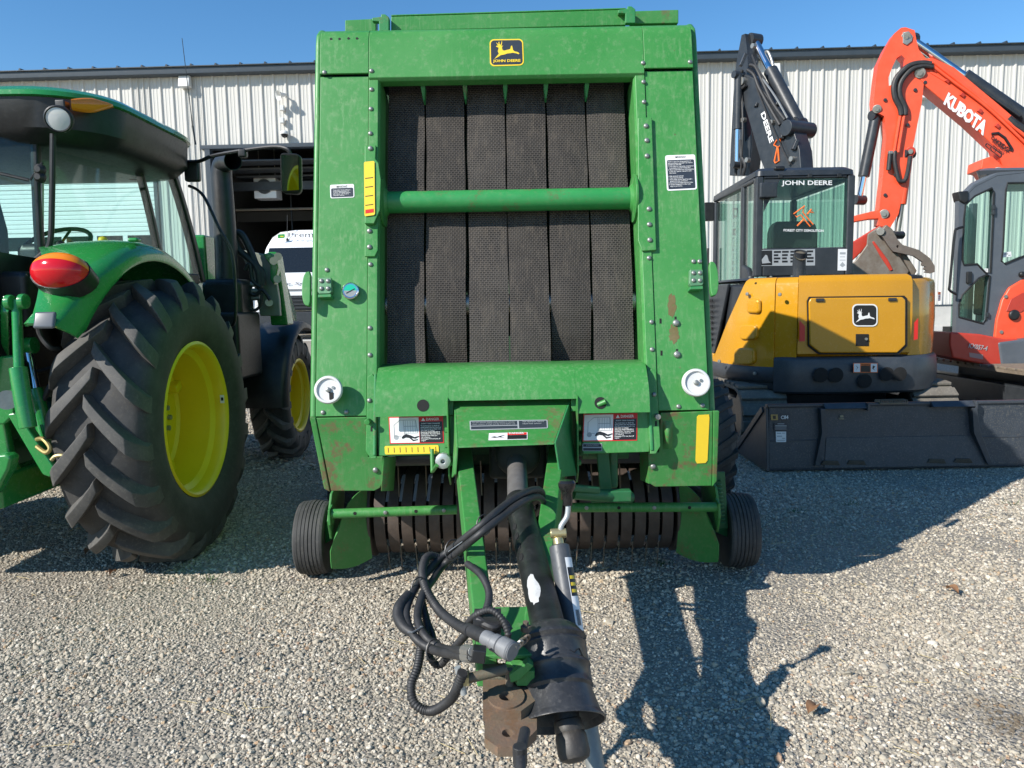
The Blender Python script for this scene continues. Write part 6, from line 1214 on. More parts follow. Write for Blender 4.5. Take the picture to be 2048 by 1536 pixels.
# --- cab
c0, c1 = 7.02, 8.55; X0, X1 = 2.27, 3.18; z0, z1 = 1.53, 2.46
def pbox(name, a, b2, mat=DARKM, bevel=.015, parent=EX): mb = MB(); a, b2 = V(a), V(b2); mb.box((a + b2) / 2, b2 - a); return mb.build(name, mat, parent, bevel=bevel)
for x in (X0, X1 - .07): pbox('cab_post', (x, c0, z0), (x + .07, c0 + .09, z1 - .02))
pbox('cab_post', (X0, 7.42, 1.0), (X0 + .06, 7.50, z1 - .03)); pbox('cab_post', (X0, 8.42, 1.0), (X0 + .06, 8.5, z1 - .06)); pbox('cab_post', (X1 - .06, 8.42, 1.5), (X1, 8.5, z1 - .06))
pbox('rear_header', (X0 + .071, c0 + .008, z1 - .046), (X1 - .071, c0 + .10, z1 - .012)); pbox('rear_sill', (X0 + .071, c0 + .006, z0 + .0), (X1 - .071, c0 + .08, z0 + .26))
mb = MB(); mb.loft([[V((x, y, z - .05 * max(0, (y - 8.0)))) for x, y in rrect((X0 + X1) / 2, (c0 + c1) / 2, (X1 - X0) / 2 - i_, (c1 - c0) / 2 - i_, .06)] for z, i_ in ((z1 - .015, .0), (z1 + .03, .005), (z1 + .06, .05))]); mb.build('cab_roof', DARKM, EX)
pbox('rear_window', (X0 + .072, c0 + .012, z0 + .262), (X1 - .072, c0 + .018, z1 - .048), GLASST, 0)
pbox('left_window', (X0 + .02, c0 + .10, 1.60), (X0 + .026, 7.41, z1 - .06), GLASST, 0); pbox('door_window', (X0 + .02, 7.51, 1.25), (X0 + .026, 8.41, z1 - .08), GLASST, 0)
pbox('windscreen', (X0 + .07, 8.455, 1.2), (X1 - .07, 8.462, z1 - .08), GLASST, 0); pbox('right_window', (X1 - .03, c0 + .10, 1.6), (X1 - .024, 8.41, z1 - .08), GLASST, 0)
mb = MB(); mb.prism([V((X0 - .005, y, z)) for y, z in ((7.1, 1.0), (7.1, 1.46), (7.25, 1.62), (7.42, 1.66), (7.42, 1.0))], (.05, 0, 0)); mb.build('cab_corner', DARKM, EX, bevel=.012)
pbox('left_sill', (X0 - .003, 7.43, 1.0), (X0 + .05, 8.42, 1.22)); pbox('roof_rail', (X0, c0 + .09, z1 - .06), (X0 + .05, c1 - .05, z1 - .016)); pbox('roof_rail', (X1 - .05, c0 + .09, z1 - .06), (X1, c1 - .05, z1 - .016))
pbox('cab_base', (X0 + .06, c0 + .1, .95), (X1 - .06, 8.4, 1.2), DARKM)
pbox('corner_box', (X0 + .02, c0 - .05, z1 - .22), (X0 + .18, c0 + .0, z1 - .08)); pbox('roof_lamp', (X0 + .16, c0 - .01, z1 + .03), (X0 + .26, c0 + .03, z1 + .07), PLASTIC)
mb = MB(); mb.prism([V((X0 + .072, c0 + .006, z1 - .048)), V((X0 + .22, c0 + .006, z1 - .048)), V((X0 + .072, c0 + .006, z1 - .34))], (0, .004, 0)); mb.build('corner_gusset', DARKM, EX)
for k in range(3): pbox('roof_bolt', (X0 + .2 + k * .27, c0 - .003, z1 - .04), (X0 + .24 + k * .27, c0 + .01, z1 - .005), PLASTIC, .004)
def RWQ(q, Y=c0 + .010): return [at(x, y, Y) for x, y in q]
text('lettering', 'JOHN DEERE', RWQ(((1563, 361), (1664, 361), (1664, 373), (1563, 373))), DWHITE, EX, .02, .003)
text('lettering', 'FOREST CITY DEMOLITION', RWQ(((1567, 458), (1647, 459), (1647, 464), (1567, 463))), DWHITE, EX, .025, .003)
hm = [(1587, 428), (1609, 412), (1605, 424), (1626, 449), (1620, 453), (1601, 430), (1593, 434)]
mb = MB(); mb.tube([RWQ((q,))[0] + V((0, -.004, 0)) for q in hm], .006, 6, closed=True); mb.build('hammer_emblem', DORANGE, EX)
mb = MB(); mb.tube([q + V((0, -.004, 0)) for q in RWQ(((1607, 439), (1594, 452)))], .007, 6); mb.tube([q + V((0, -.004, 0)) for q in RWQ(((1614, 429), (1622, 419), (1627, 426), (1620, 424)))], .008, 6); mb.build('hammer_emblem', DORANGE, EX)
text('lettering', 'FOREST', [V((2.62, 8.44, 2.33)), V((2.62, 8.44, 1.55)), V((2.56, 8.44, 1.55)), V((2.56, 8.44, 2.33))], DWHITE, EX, .02, .004)
text('lettering', 'DEMOLITION', [V((2.53, 8.44, 2.33)), V((2.53, 8.44, 1.35)), V((2.47, 8.44, 1.35)), V((2.47, 8.44, 2.33))], DWHITE, EX, .02, .004)
d = decal('instruction_label', RWQ(((1520, 500), (1630, 498), (1630, 531), (1520, 532)), c0 + .004), [(DGREY, [RECT(0, 0, 1, 1)]), (DBLACK, [RECT(.01, .04, .22, .96)] + [RECT(.25 + (i % 5) * .15, .08 + (i // 5) * .2, .25 + (i % 5) * .15 + random.uniform(.08, .13), .2 + (i // 5) * .2) for i in range(20)]), (DGREY, [[(.03, .6), (.1, .3), (.13, .35), (.16, .7), (.2, .8), (.04, .85)]])], EX)
decal('white_label', RWQ(((1676, 498), (1695, 498), (1694, 541), (1675, 541)), c0 + .004), [(DWHITE, [RECT(0, 0, 1, 1)]), (DGREY, [RECT(.2, .15, .8, .25), RECT(.2, .35, .75, .38), RECT(.2, .5, .8, .53), [(.2, .75), (.5, .6), (.8, .75), (.5, .85)]])], EX)
mb = MB(); mb.loft([[V((2.72 + x * k, y, z)) for x, y in ((-.24, 7.28), (.24, 7.28), (.22, 7.40), (-.22, 7.40))] for z, k in ((1.4, 1), (1.95, 1.0), (2.03, .9), (2.06, .65))]); mb.build('seat_back', paint('excavator_seat', (.03, .033, .034), .8, .3, .2, (.1, .1, .1), 0, 20.0), EX, bevel=.03, seg=3)
mb = MB(); mb.box((2.72, 7.55, 1.45), (.5, .5, .14)); mb.build('seat', PLASTIC, EX, bevel=.05)
mb = MB(); mb.box((2.0 + .22, 8.5, 2.30), (.10, .08, .2)); mb.tube([V((2.27, 8.5, 2.2)), V((2.22, 8.5, 2.3))], .012, 6); mb.build('side_mirror', PLASTIC, EX, bevel=.02)
mb = MB(); mb.tube([V((X0 - .05, 8.5, 1.3)), V((X0 - .05, 8.5, 1.9))], .012, 8); mb.build('grab_rail', PLASTIC, EX)
# --- tracks
def track(name, cx, w_, y0, y1, r, zc, mat, parent, pads, nm):
    loop = []
    for i in range(13): a = R_(90 + 180 * i / 12); loop.append((y0 + r * math.cos(a), zc + r * math.sin(a)))
    for i in range(13): a = R_(270 + 180 * i / 12); loop.append((y1 + r * math.cos(a), zc + r * math.sin(a)))
    inn = [(y0 + (r - .03) * math.cos(R_(90 + 180 * i / 12)), zc + (r - .03) * math.sin(R_(90 + 180 * i / 12))) for i in range(13)] + [(y1 + (r - .03) * math.cos(R_(270 + 180 * i / 12)), zc + (r - .03) * math.sin(R_(270 + 180 * i / 12))) for i in range(13)]
    k = len(loop); mb = MB()
    vs = [V((cx + s * w_ / 2, y, z)) for s in (-1, 1) for y, z in loop] + [V((cx + s * w_ / 2, y, z)) for s in (-1, 1) for y, z in inn]; fs = []
    for i in range(k):
        j = (i + 1) % k; fs += [[i, j, k + j, k + i], [2 * k + i, 3 * k + i, 3 * k + j, 2 * k + j], [i, 2 * k + i, 2 * k + j, j], [k + i, k + j, 3 * k + j, 3 * k + i]]
    mb.add(vs, fs); tk = mb.build(name, mat, parent, angle=50)
    # perimeter walk for pads
    per = loop + [loop[0]]; L_ = [0]
    for a, c in zip(per, per[1:]): L_.append(L_[-1] + math.hypot(c[0] - a[0], c[1] - a[1]))
    pad = MB().box((0, 0, .012), (w_ * .99, L_[-1] / pads * .72, .03)).mesh(nm, mat, bevel=.006, seg=1)
    for i in range(pads):
        d = L_[-1] * (i + .5) / pads; j = max(q for q in range(len(L_) - 1) if L_[q] <= d); f = (d - L_[j]) / (L_[j + 1] - L_[j])
        y, z = lerp(per[j][0], per[j + 1][0], f), lerp(per[j][1], per[j + 1][1], f); t_ = V((0, per[j + 1][0] - per[j][0], per[j + 1][1] - per[j][1])).normalized(); nn = V((0, t_.z, -t_.y))
        if nn.dot(V((0, y - (y0 + y1) / 2, z - zc))) < 0: nn = -nn
        link(nm, pad, tk, frame((cx, y, z), t_.cross(nn), t_, nn))
    for i, y in enumerate((y0, y1)):
        mb = MB(); mb.lathe([(0, -w_ * .32), (r - .05, -w_ * .32), (r - .04, 0), (r - .05, w_ * .32), (0, w_ * .32)], (cx, y, zc), UX, 24); mb.build('idler_wheel' if i else 'drive_sprocket', DARKM, parent)
    for i in range(4):
        mb = MB(); mb.tube([(cx - w_ * .3, lerp(y0, y1, (i + 1) / 5), zc - r + .13), (cx + w_ * .3, lerp(y0, y1, (i + 1) / 5), zc - r + .13)], .09, 14); mb.build('track_roller', DARKM, parent)
    mb = MB(); mb.box((cx, (y0 + y1) / 2, zc), (w_ * .5, (y1 - y0) * .8, r * .9)); mb.build('track_frame', DARKM, parent, bevel=.02)
track('track', 2.20, .40, 6.72, 8.75, .265, .285, TRACK, EX, 42, 'track_pad'); track('track', 3.70, .40, 6.72, 8.75, .265, .285, TRACK, EX, 42, 'track_pad')
mb = MB(); mb.box((2.95, 7.7, .40), (1.2, 1.3, .28)); mb.lathe([(.45, 0), (.45, .14)], (2.95, 7.7, .50), (0, 0, 1), 28); mb.build('undercarriage', DARKM, EX, bevel=.02)
mb = MB(); mb.loft([[V((x, y, z)) for x in (2.1, 3.8)] + [V((x, y + .04, z)) for x in (3.8, 2.1)] for y, z in ((9.2, .05), (9.28, .2), (9.2, .38))]); mb.build('dozer_blade', DARKM, EX)
# --- boom, stick, cylinders (black), swung a little left
def arm_plate(name, pix, c, nrm, thick, mat, parent, holes=(), bevel=.012):
    pr = lambda l: [onp(x, y, c, nrm) - nrm * (thick / 2) for x, y in l]
    mb = MB(); mb.prismh([pr(pix)] + [pr(h) for h in holes], nrm * thick); return mb.build(name, mat, parent, bevel=0 if holes else bevel)
BN = V((-.90, -.43, 0)).normalized()                      # side normal of the black boom
bc = V((3.25, 9.0, 3.0))
bm_ = arm_plate('boom', [(1491, 158), (1503, 150), (1520, 158), (1548, 195), (1580, 240), (1600, 262), (1612, 300), (1616, 352), (1546, 352), (1532, 318), (1505, 225), (1490, 180)], bc, BN, .20, DARKM, EX)
sc_ = bc + BN * .02
arm_plate('stick', [(1493, 72), (1500, 69), (1504, 100), (1506, 140), (1514, 165), (1514, 300), (1508, 352), (1469, 352), (1472, 280), (1476, 200), (1482, 130)], bc + V((-.02, .25, 0)), BN, .16, DARKM, EX, [[(1499, 168), (1505, 165), (1511, 200), (1512, 270), (1500, 285), (1497, 220)]])
def cyl(name, a, c, r0, r1, f, parent, m0=DARKM, m1=CHROME):
    a, c = V(a), V(c); mb = MB(); mb.tube([a, lerp(a, c, f)], r0, 16); o = mb.build(name, m0, parent, bevel=.004)
    mb = MB(); mb.tube([lerp(a, c, f), c], r1, 14); mb.build('cylinder_rod', m1, o)
    for q in (a, c): mb = MB(); mb.tube([q + UX * .07 + V((0, .03, 0)), q - UX * .07 - V((0, .03, 0))], r0 * .9, 14); mb.build('cylinder_eye', DARKM, o)
    return o
ca = bc - BN * .17
cyl('stick_cylinder', onp(1597, 248, ca, BN), onp(1509, 80, ca, BN), .085, .045, .62, EX)
cyl('bucket_cylinder', onp(1477, 150, bc + BN * .15, BN), onp(1474, 330, bc + BN * .15, BN), .05, .03, .6, EX)
mb = MB(); c = onp(1592, 258, bc, BN); mb.tube([c + BN * .16, c - BN * .24], .09, 18); mb.build('boom_boss', DARKM, EX, bevel=.006)
mb = MB(); c = onp(1500, 165, bc, BN); mb.tube([c + BN * .15, c - BN * .15], .05, 14); mb.build('boom_pin', STEEL, EX)
for pts in ([(1478, 175), (1474, 200), (1472, 240), (1473, 300), (1471, 350)], [(1485, 140), (1478, 160), (1480, 178), (1492, 170)], [(1500, 130), (1512, 135), (1526, 165), (1545, 205), (1570, 240)], [(1495, 140), (1508, 150), (1518, 175), (1538, 212), (1560, 250)], [(1480, 280), (1482, 310), (1490, 330), (1486, 350)]):
    mb = MB(); mb.tube(smoothpath([onp(x, y, bc + BN * .13, BN) for x, y in pts], 5), .02, 8); mb.build('boom_hose', RUBBERB, EX)
mb = MB(); mb.tube(smoothpath([onp(x, y, bc - BN * .20, BN) for x, y in ((1528, 108), (1533, 103), (1538, 106), (1545, 125), (1550, 150))], 4), .016, 8); mb.build('steel_pipe', STEEL, EX)
mb = MB(); c = onp(1600, 300, bc - BN * .15, BN)
for x in (1582, 1606): 
    mb.tube(smoothpath([onp(x, 268, bc - BN * .1, BN), onp(x + 2, 300, bc - BN * .12, BN), onp(x + 4, 350, bc - BN * .12, BN)], 4), .045, 10)
mb.build('boom_lower_hose', RUBBERB, EX)
mb = MB(); mb.tube([onp(x, y, bc - BN * .25, BN) for x, y in ((1574, 304), (1618, 304), (1608, 345))], .014, 8); mb.build('lamp_guard', DARKM, EX)
for x, y, w_, h in ((1486, 120, 6, 26), (1512, 128, 5, 10), (1530, 170, 7, 7), (1556, 208, 8, 7), (1566, 270, 6, 16), (1480, 215, 4, 14), (1512, 210, 4, 8), (1590, 290, 6, 20)):
    c = onp(x, y, bc + BN * .11, BN); mb = MB(); mb.box(c, (w_ / 150, .06, h / 170), Matrix.Rotation(.4, 3, 'Y')); mb.build('arm_bracket', DARKM, EX, bevel=.006)
for k, (x0, y0, x1, y1) in enumerate(((1504, 110, 1530, 160), (1520, 150, 1575, 236), (1478, 160, 1474, 340), (1484, 190, 1481, 350), (1512, 172, 1580, 330))):
    mb = MB(); mb.tube(smoothpath([onp(x0, y0, bc + BN * .12, BN), onp((x0 + x1) / 2 + (3 if k % 2 else -3), (y0 + y1) / 2, bc + BN * .15, BN), onp(x1, y1, bc + BN * .12, BN)], 5), .012, 7); mb.build('grease_line', STEEL if k == 1 else RUBBERB, EX)
for x, y in ((1508, 92), (1488, 240), (1545, 245), (1585, 318), (1496, 320)):
    c = onp(x, y, bc + BN * .115, BN); mb = MB(); mb.tube([c - BN * .02, c + BN * .03], .03, 10); mb.build('pin_cap', STEEL, EX)
text('lettering', 'DEERE', [onp(x, y, bc + BN * .102, BN) for x, y in ((1530, 222), (1548, 282), (1540, 287), (1522, 228))], DWHITE, EX, .03, .004)
hm = [(1554, 280), (1560, 278), (1560, 292), (1556, 296), (1558, 322), (1551, 326), (1549, 322), (1555, 294), (1548, 290)]
mb = MB(); mb.tube([onp(x, y, bc + BN * .108, BN) for x, y in hm], .010, 6, closed=True); mb.build('hammer_emblem', DORANGE, EX)

# ================================================================== ORANGE EXCAVATOR
EO = thing('orange_excavator', 'orange excavator with grey cab and raised boom at right edge', 'excavator', (5.6, 8.2, 0))
ON = V((-.18, -1, 0)).normalized(); oc = V((4.95, 9.1, 2.8))
def O_(x, y, o=0): return onp(x, y, oc + ON * o, ON)
arm_plate('boom', [(1826, 140), (1836, 124), (1858, 122), (1900, 140), (1990, 215), (2060, 275), (2130, 345), (2150, 420), (2110, 440), (2060, 380), (2000, 352), (1985, 302), (1930, 250), (1846, 180), (1830, 160)], oc, ON, .24, ORNG, EO)
arm_plate('stick', [(1797, 61), (1806, 60), (1824, 66), (1827, 84), (1832, 104), (1846, 122), (1848, 150), (1842, 172), (1838, 210), (1822, 290), (1805, 370), (1792, 430), (1775, 458), (1752, 452), (1754, 420), (1761, 360), (1768, 275), (1764, 236), (1745, 226), (1743, 205), (1748, 160), (1752, 132), (1766, 102), (1784, 72)], oc + ON * .02, ON, .18, ORNG, EO, [[(1773, 176), (1772, 160), (1780, 138), (1788, 121), (1798, 115), (1805, 122), (1806, 133), (1798, 150), (1785, 172)]])
for x, y, r, o, m_ in ((1840, 146, .06, .14, STEEL), (1812, 74, .055, .12, STEEL), (1754, 218, .05, .12, STEEL), (1768, 428, .055, .12, STEEL), (1821, 303, .055, .12, ORNGD)):
    mb = MB(); mb.tube([O_(x, y, o), O_(x, y, -o)], r, 18); pn = mb.build('pivot_pin', m_, EO, bevel=.006)
    mb = MB(); mb.tube([O_(x, y, o + .001), O_(x, y, o + .015)], r * .5, 12); mb.build('pin_cap', ZINC, pn)
mb = MB(); mb.prism([O_(x, y, .125) for x, y in ((1806, 64), (1818, 62), (1826, 72), (1824, 82), (1814, 90), (1806, 86))], -ON * .02); mb.build('pin_flag', STEEL, EO, bevel=.004)
cyl('stick_cylinder', O_(2090, 265, .0), O_(1820, 78, .0), .085, .048, .60, EO)
mb = MB(); mb.tube([O_(2040, 232, .09), O_(1965, 180, .09)], .018, 8); mb.build('cylinder_line', DARKM, EO)
cyl('bucket_cylinder', O_(1752, 232, .0), O_(1718, 400, .0), .065, .035, .72, EO)
cyl('thumb_cylinder', O_(1817, 308, .06), O_(1795, 470, .06), .052, .03, .62, EO, ORNG, STEEL)
for pts, r in (([(1862, 128), (1842, 126), (1818, 132), (1796, 152), (1788, 172), (1790, 195), (1800, 215), (1803, 230)], .032), ([(1866, 134), (1845, 132), (1822, 140), (1802, 165), (1800, 190), (1810, 214), (1811, 230)], .028), ([(1868, 124), (1880, 134), (1920, 165), (1990, 222), (2060, 280)], .02), ([(1866, 132), (1905, 162), (1975, 215), (2055, 290)], .016), ([(1790, 302), (1789, 320), (1795, 352), (1800, 362), (1810, 360), (1816, 340), (1820, 312)], .024)):
    mb = MB(); mb.tube(smoothpath([O_(x, y, .15) for x, y in pts], 6), r, 10); mb.build('boom_hose' if r > .021 else 'steel_line', RUBBERB if r > .021 else ORNG, EO)
for x, y0, y1 in ((1800, 232, 305), (1808, 232, 305)):
    mb = MB(); mb.tube([O_(x, y0, .15), O_(x - 12, y1, .15)], .018, 8); mb.build('steel_line', ORNG, EO)
mb = MB(); mb.box(O_(1786, 305, .14), (.11, .04, .035)); mb.build('line_clamp', STEEL, EO, bevel=.005)
mb = MB(); mb.tube([O_(1780, 308, .15), O_(1777, 340, .15)], .026, 10); mb.build('line_stub', RUBBERB, EO)
mb = MB(); mb.tube(smoothpath([O_(2015, 238, .12), O_(2030, 250, .13), O_(2048, 262, .13), O_(2080, 290, .12)], 4), .05, 10); mb.build('wrapped_hose', RUBBERB, EO)
f = O_
text('lettering', 'KUBOTA', [f(1897, 184, .125), f(1978, 246, .125), f(1966, 272, .125), f(1886, 208, .125)], DWHITE, EO, .05, .003, spacing=.96)
# black shop logo on the boom
mb = MB(); mb.tube([f(x, y, .126) for x, y in ((1983, 268), (1996, 266), (2010, 276), (2024, 298), (2022, 302))], .016, 6); mb.build('logo_arc', DBLACK, EO)
text('lettering', 'OAKRIDGE', [f(1984, 270, .125), f(2022, 298, .125), f(2018, 306, .125), f(1981, 278, .125)], DBLACK, EO, .03, .004)
text('lettering', 'PROPERTY\nWORKS', [f(1986, 281, .125), f(2016, 304, .125), f(2010, 313, .125), f(1981, 290, .125)], DBLACK, EO, .02, .004, 'CENTER')
d = decal('phone_label', [f(1973, 285, .125), f(2005, 308, .125), f(2001, 316, .125), f(1969, 292, .125)], [(DBLACK, [rr_st(0, 0, 1, 1, .1, 3)])], EO)
text('lettering', '705.760.0000', [f(1974, 288, .125), f(2002, 309, .125), f(2000, 314, .125), f(1971, 292, .125)], ORNG, d, .02, .005)
for x, y in ((1870, 150), (1895, 172), (1925, 200), (1960, 232), (1995, 262)):
    c = f(x, y - 10, .13); mb = MB(); mb.box(c, (.05, .03, .04), Matrix.Rotation(.7, 3, 'Y')); mb.build('line_clamp', ORNGD, EO, bevel=.005)
for x, y in ((1770, 200), (1830, 180), (1815, 250), (1790, 350), (1770, 390), (1850, 165)):
    c = f(x, y, .115); mb = MB(); mb.lathe([(.02, 0), (.02, .012), (0, .015)], c, ON, 8); mb.build('bolt', DARKM, EO)
arm_plate('boom_weld_plate', [(1850, 128), (1880, 136), (1900, 160), (1885, 172), (1852, 152)], oc, ON, .256, ORNG, EO, bevel=.004)
# boom swing bracket seen above the cab
mb = MB(); mb.prism([f(x, y, .2) for x, y in ((1965, 318), (1985, 312), (2010, 335), (2012, 352), (1985, 356), (1975, 340), (1962, 338))], -ON * .4); mb.build('boom_bracket', ORNG, EO, bevel=.012)
mb = MB(); mb.tube([f(1995, 345, .24), f(1995, 345, -.24)], .06, 16); mb.build('boom_pin', STEEL, EO, bevel=.006)
# bucket, link and thumb
arm_plate('bucket_link', [(1700, 434), (1740, 424), (1765, 420), (1772, 428), (1768, 438), (1735, 440), (1702, 446)], oc + ON * .05, ON, .12, ORNG, EO)
arm_plate('bucket_side', [(1735, 468), (1760, 452), (1770, 462), (1790, 500), (1818, 542), (1806, 565), (1680, 565), (1682, 545), (1712, 520), (1733, 490)], oc + ON * .22, ON, .03, BUCKETM, EO)
arm_plate('bucket_side', [(1735, 468), (1760, 452), (1770, 462), (1790, 500), (1818, 542), (1806, 565), (1680, 565), (1682, 545), (1712, 520), (1733, 490)], oc - ON * .30, ON, .03, BUCKETM, EO)
pr = [(1760, 453), (1772, 462), (1792, 500), (1820, 543), (1812, 556), (1784, 505), (1764, 470), (1752, 462)]
arm_plate('bucket_shell', pr, oc - ON * .04, ON, .50, BUCKETM, EO)
arm_plate('bucket_floor', [(1690, 556), (1806, 556), (1806, 566), (1690, 566)], oc - ON * .04, ON, .50, BUCKETM, EO)
arm_plate('bucket_ear', [(1695, 490), (1735, 465), (1760, 450), (1766, 456), (1742, 480), (1722, 505), (1690, 535)], oc + ON * .10, ON, .04, ORNGD, EO)
arm_plate('bucket_ear', [(1695, 490), (1735, 465), (1760, 450), (1766, 456), (1742, 480), (1722, 505), (1690, 535)], oc - ON * .10, ON, .04, ORNGD, EO)
arm_plate('wear_edge', [(1744, 484), (1748, 482), (1776, 520), (1786, 540), (1780, 542), (1760, 512)], oc + ON * .24, ON, .015, ORNGD, EO)
arm_plate('thumb', [(1752, 462), (1758, 456), (1768, 458), (1790, 476), (1804, 490), (1836, 500), (1858, 516), (1868, 532), (1868, 544), (1860, 547), (1848, 545), (1852, 541), (1846, 538), (1850, 533), (1843, 531), (1844, 524), (1826, 512), (1785, 503), (1776, 492), (1764, 474)], oc + ON * .27, ON, .05, paint('thumb_grey_steel', (.17, .14, .12), .5, .6, .4, (.28, .16, .12), .2, 12.0, metallic=.35), EO, [[(1791, 493), (1793, 490), (1796, 491), (1796, 495), (1793, 497)]])
mb = MB(); mb.tube([O_(1761, 463, .31), O_(1761, 463, .0)], .045, 14); mb.build('pivot_pin', STEEL, EO, bevel=.004)
# --- cab (grey) at the right edge
cx0, cx1, cya, cyb = 4.62, 5.9, 7.75, 9.0
fn = V((0, -1, 0))
def C_(x, y, o=0): return at(x, y, 7.75 - o)
ring = [(1918, 400), (1945, 372), (1990, 352), (2060, 344), (2260, 340), (2260, 690), (1975, 690), (1912, 668)]
w1 = [(1931, 410), (1950, 392), (1984, 376), (1988, 384), (1986, 440), (1981, 546), (1972, 546), (1962, 536), (1955, 528), (1928, 530), (1925, 520), (1928, 440)]
w2 = [(1918, 610), (1925, 590), (1958, 556), (1975, 549), (1980, 552), (1972, 640), (1966, 647), (1918, 634)]
w3 = [(2015, 366), (2230, 362), (2230, 500), (2048, 512), (2010, 528), (2003, 522), (2006, 500), (2012, 380)]
mb = MB(); mb.prismh([[C_(x, y) for x, y in ring], [C_(x, y) for x, y in w1], [C_(x, y) for x, y in w2], [C_(x, y) for x, y in w3]], (0, .07, 0)); mb.build('cab_frame', CABG, EO)
for nm, wv in (('front_window', w1), ('lower_window', w2), ('door_window', w3)):
    mb = MB(); mb.prism([C_(x, y, -.03) for x, y in wv], (0, .006, 0)); mb.build(nm, GLASST, EO)
    mb = MB(); mb.tube([C_(x, y, .002) for x, y in wv], .010, 6, closed=True); mb.build('window_seal', PLASTIC, EO)
q = C_(2260, 340); zt = q.z
mb = MB(); mb.loft([[V((x + .68 * (y - 7.75), y, z)) for x, y in rrect(5.52, 8.40, .80 - i_, .66 - i_, .08)] for z, i_ in ((zt - .02, .02), (zt + .02, .0), (zt + .05, .05))]); mb.build('cab_roof', CABG, EO)
mb = MB(); mb.tube([C_(1918, 400, -.03), C_(1945, 372, -.03), C_(1990, 350, -.03), C_(2060, 342, -.03), C_(2260, 338, -.03)], .035, 10); mb.build('cab_top_rail', CABG, EO)
xl = C_(1915, 500).x
mb = MB(); mb.prism([V((xl + .02, 7.85, .85)), V((xl + .02, 7.85, 2.35)), V((xl + .88, 9.05, 2.35)), V((xl + .88, 9.05, .85))], (.012, 0, 0)); mb.build('windscreen', GLASST, EO)
for y in (9.0,):
    mb = MB(); mb.box((xl + .90, y, 1.6), (.07, .07, 1.6)); mb.build('far_cab_post', CABG, EO, bevel=.01)
mb = MB(); mb.box((6.4, 9.05, 1.2), (1.6, .05, .7)); mb.build('far_cab_side', CABG, EO, bevel=.01); mb = MB(); mb.box((5.95, 8.45, .90), (1.5, 1.2, .12)); mb.build('cab_floor', PLASTIC, EO)
mb = MB(); mb.loft([[V((6.0 + x * k, y, z)) for x, y in ((-.10, 8.2), (.08, 8.2), (.08, 8.7), (-.10, 8.7))] for z, k in ((1.2, 1), (1.75, 1.0), (1.9, .8))]); mb.build('seat_back', PLASTIC, EO, bevel=.03)
mb = MB(); mb.box((5.7, 8.45, 1.25), (.5, .5, .14)); mb.build('seat', PLASTIC, EO, bevel=.04)
mb = MB(); mb.box((5.35, 8.5, 1.35), (.10, .3, .5)); mb.build('console', PLASTIC, EO, bevel=.03)
mb = MB(); mb.prism([C_(x, y, .02) for x, y in ((1916, 383), (1938, 381), (1938, 402), (1930, 408), (1920, 402))], (0, .12, 0)); mb.build('cab_lamp', PLASTIC, EO, bevel=.015)
mb = MB(); mb.tube(smoothpath([C_(1926, 454, .06), C_(1914, 458, .08), C_(1909, 470, .08), C_(1900, 565, .08), C_(1899, 580, .08), C_(1912, 588, .06)], 4), .013, 8); mb.build('grab_rail', PLASTIC, EO)
mb = MB(); mb.box(C_(1938, 555, .01), (.05, .03, .12)); mb.build('door_handle', PLASTIC, EO, bevel=.008)
mb = MB(); mb.lathe([(.03, 0), (.03, .03), (.015, .04), (0, .04)], C_(2042, 549, 0), fn, 12); mb.build('door_knob', PLASTIC, EO, bevel=.004)
for y in (415, 425, 630): mb = MB(); mb.box(C_(1987 if y < 500 else 1975, y, .01), (.03, .03, .05)); mb.build('door_hinge', DARKM, EO, bevel=.005)
decal('window_label', [C_(2006, 505, -.028), C_(2022, 503, -.028), C_(2023, 513, -.028), C_(2006, 515, -.028)], [(DWHITE, [RECT(0, 0, 1, 1)]), (DGREY, [RECT(.1, .2, .6, .5), RECT(.6, .6, .9, .8)])], EO)
decal('window_label', [C_(1969, 537, -.028), C_(1976, 537, -.028), C_(1976, 547, -.028), C_(1969, 547, -.028)], [(DWHITE, [RECT(0, 0, 1, 1)]), (DGREY, [RECT(.2, .2, .6, .4)])], EO)
# orange engine cover on the cab side
arc = [(1990, 675), (1994, 640), (2005, 600), (2020, 575), (2045, 560), (2100, 550), (2260, 548), (2260, 690), (2020, 690)]
mb = MB(); mb.prism([C_(x, y, .03) for x, y in arc], (0, .05, 0)); oc_ = mb.build('side_cover', ORNG, EO, bevel=.015)
mb = MB(); mb.prism([C_(x, y, .032) for x, y in ((2012, 622), (2022, 598), (2045, 585), (2060, 590), (2052, 618), (2040, 625))], (0, -.006, 0)); mb.build('cover_recess', ORNGD, oc_, bevel=.003)
mb = MB(); mb.lathe([(.055, 0), (.055, .02), (.04, .03), (0, .03)], C_(2027, 630, .03), fn, 18); mb.build('cover_latch', PLASTIC, oc_, bevel=.005)
for x, y in ((2011, 593), (2002, 664)): mb = MB(); mb.lathe([(.018, 0), (.018, .01), (0, .01)], C_(x, y, .03), fn, 10); mb.build('bolt', ZINC, oc_)
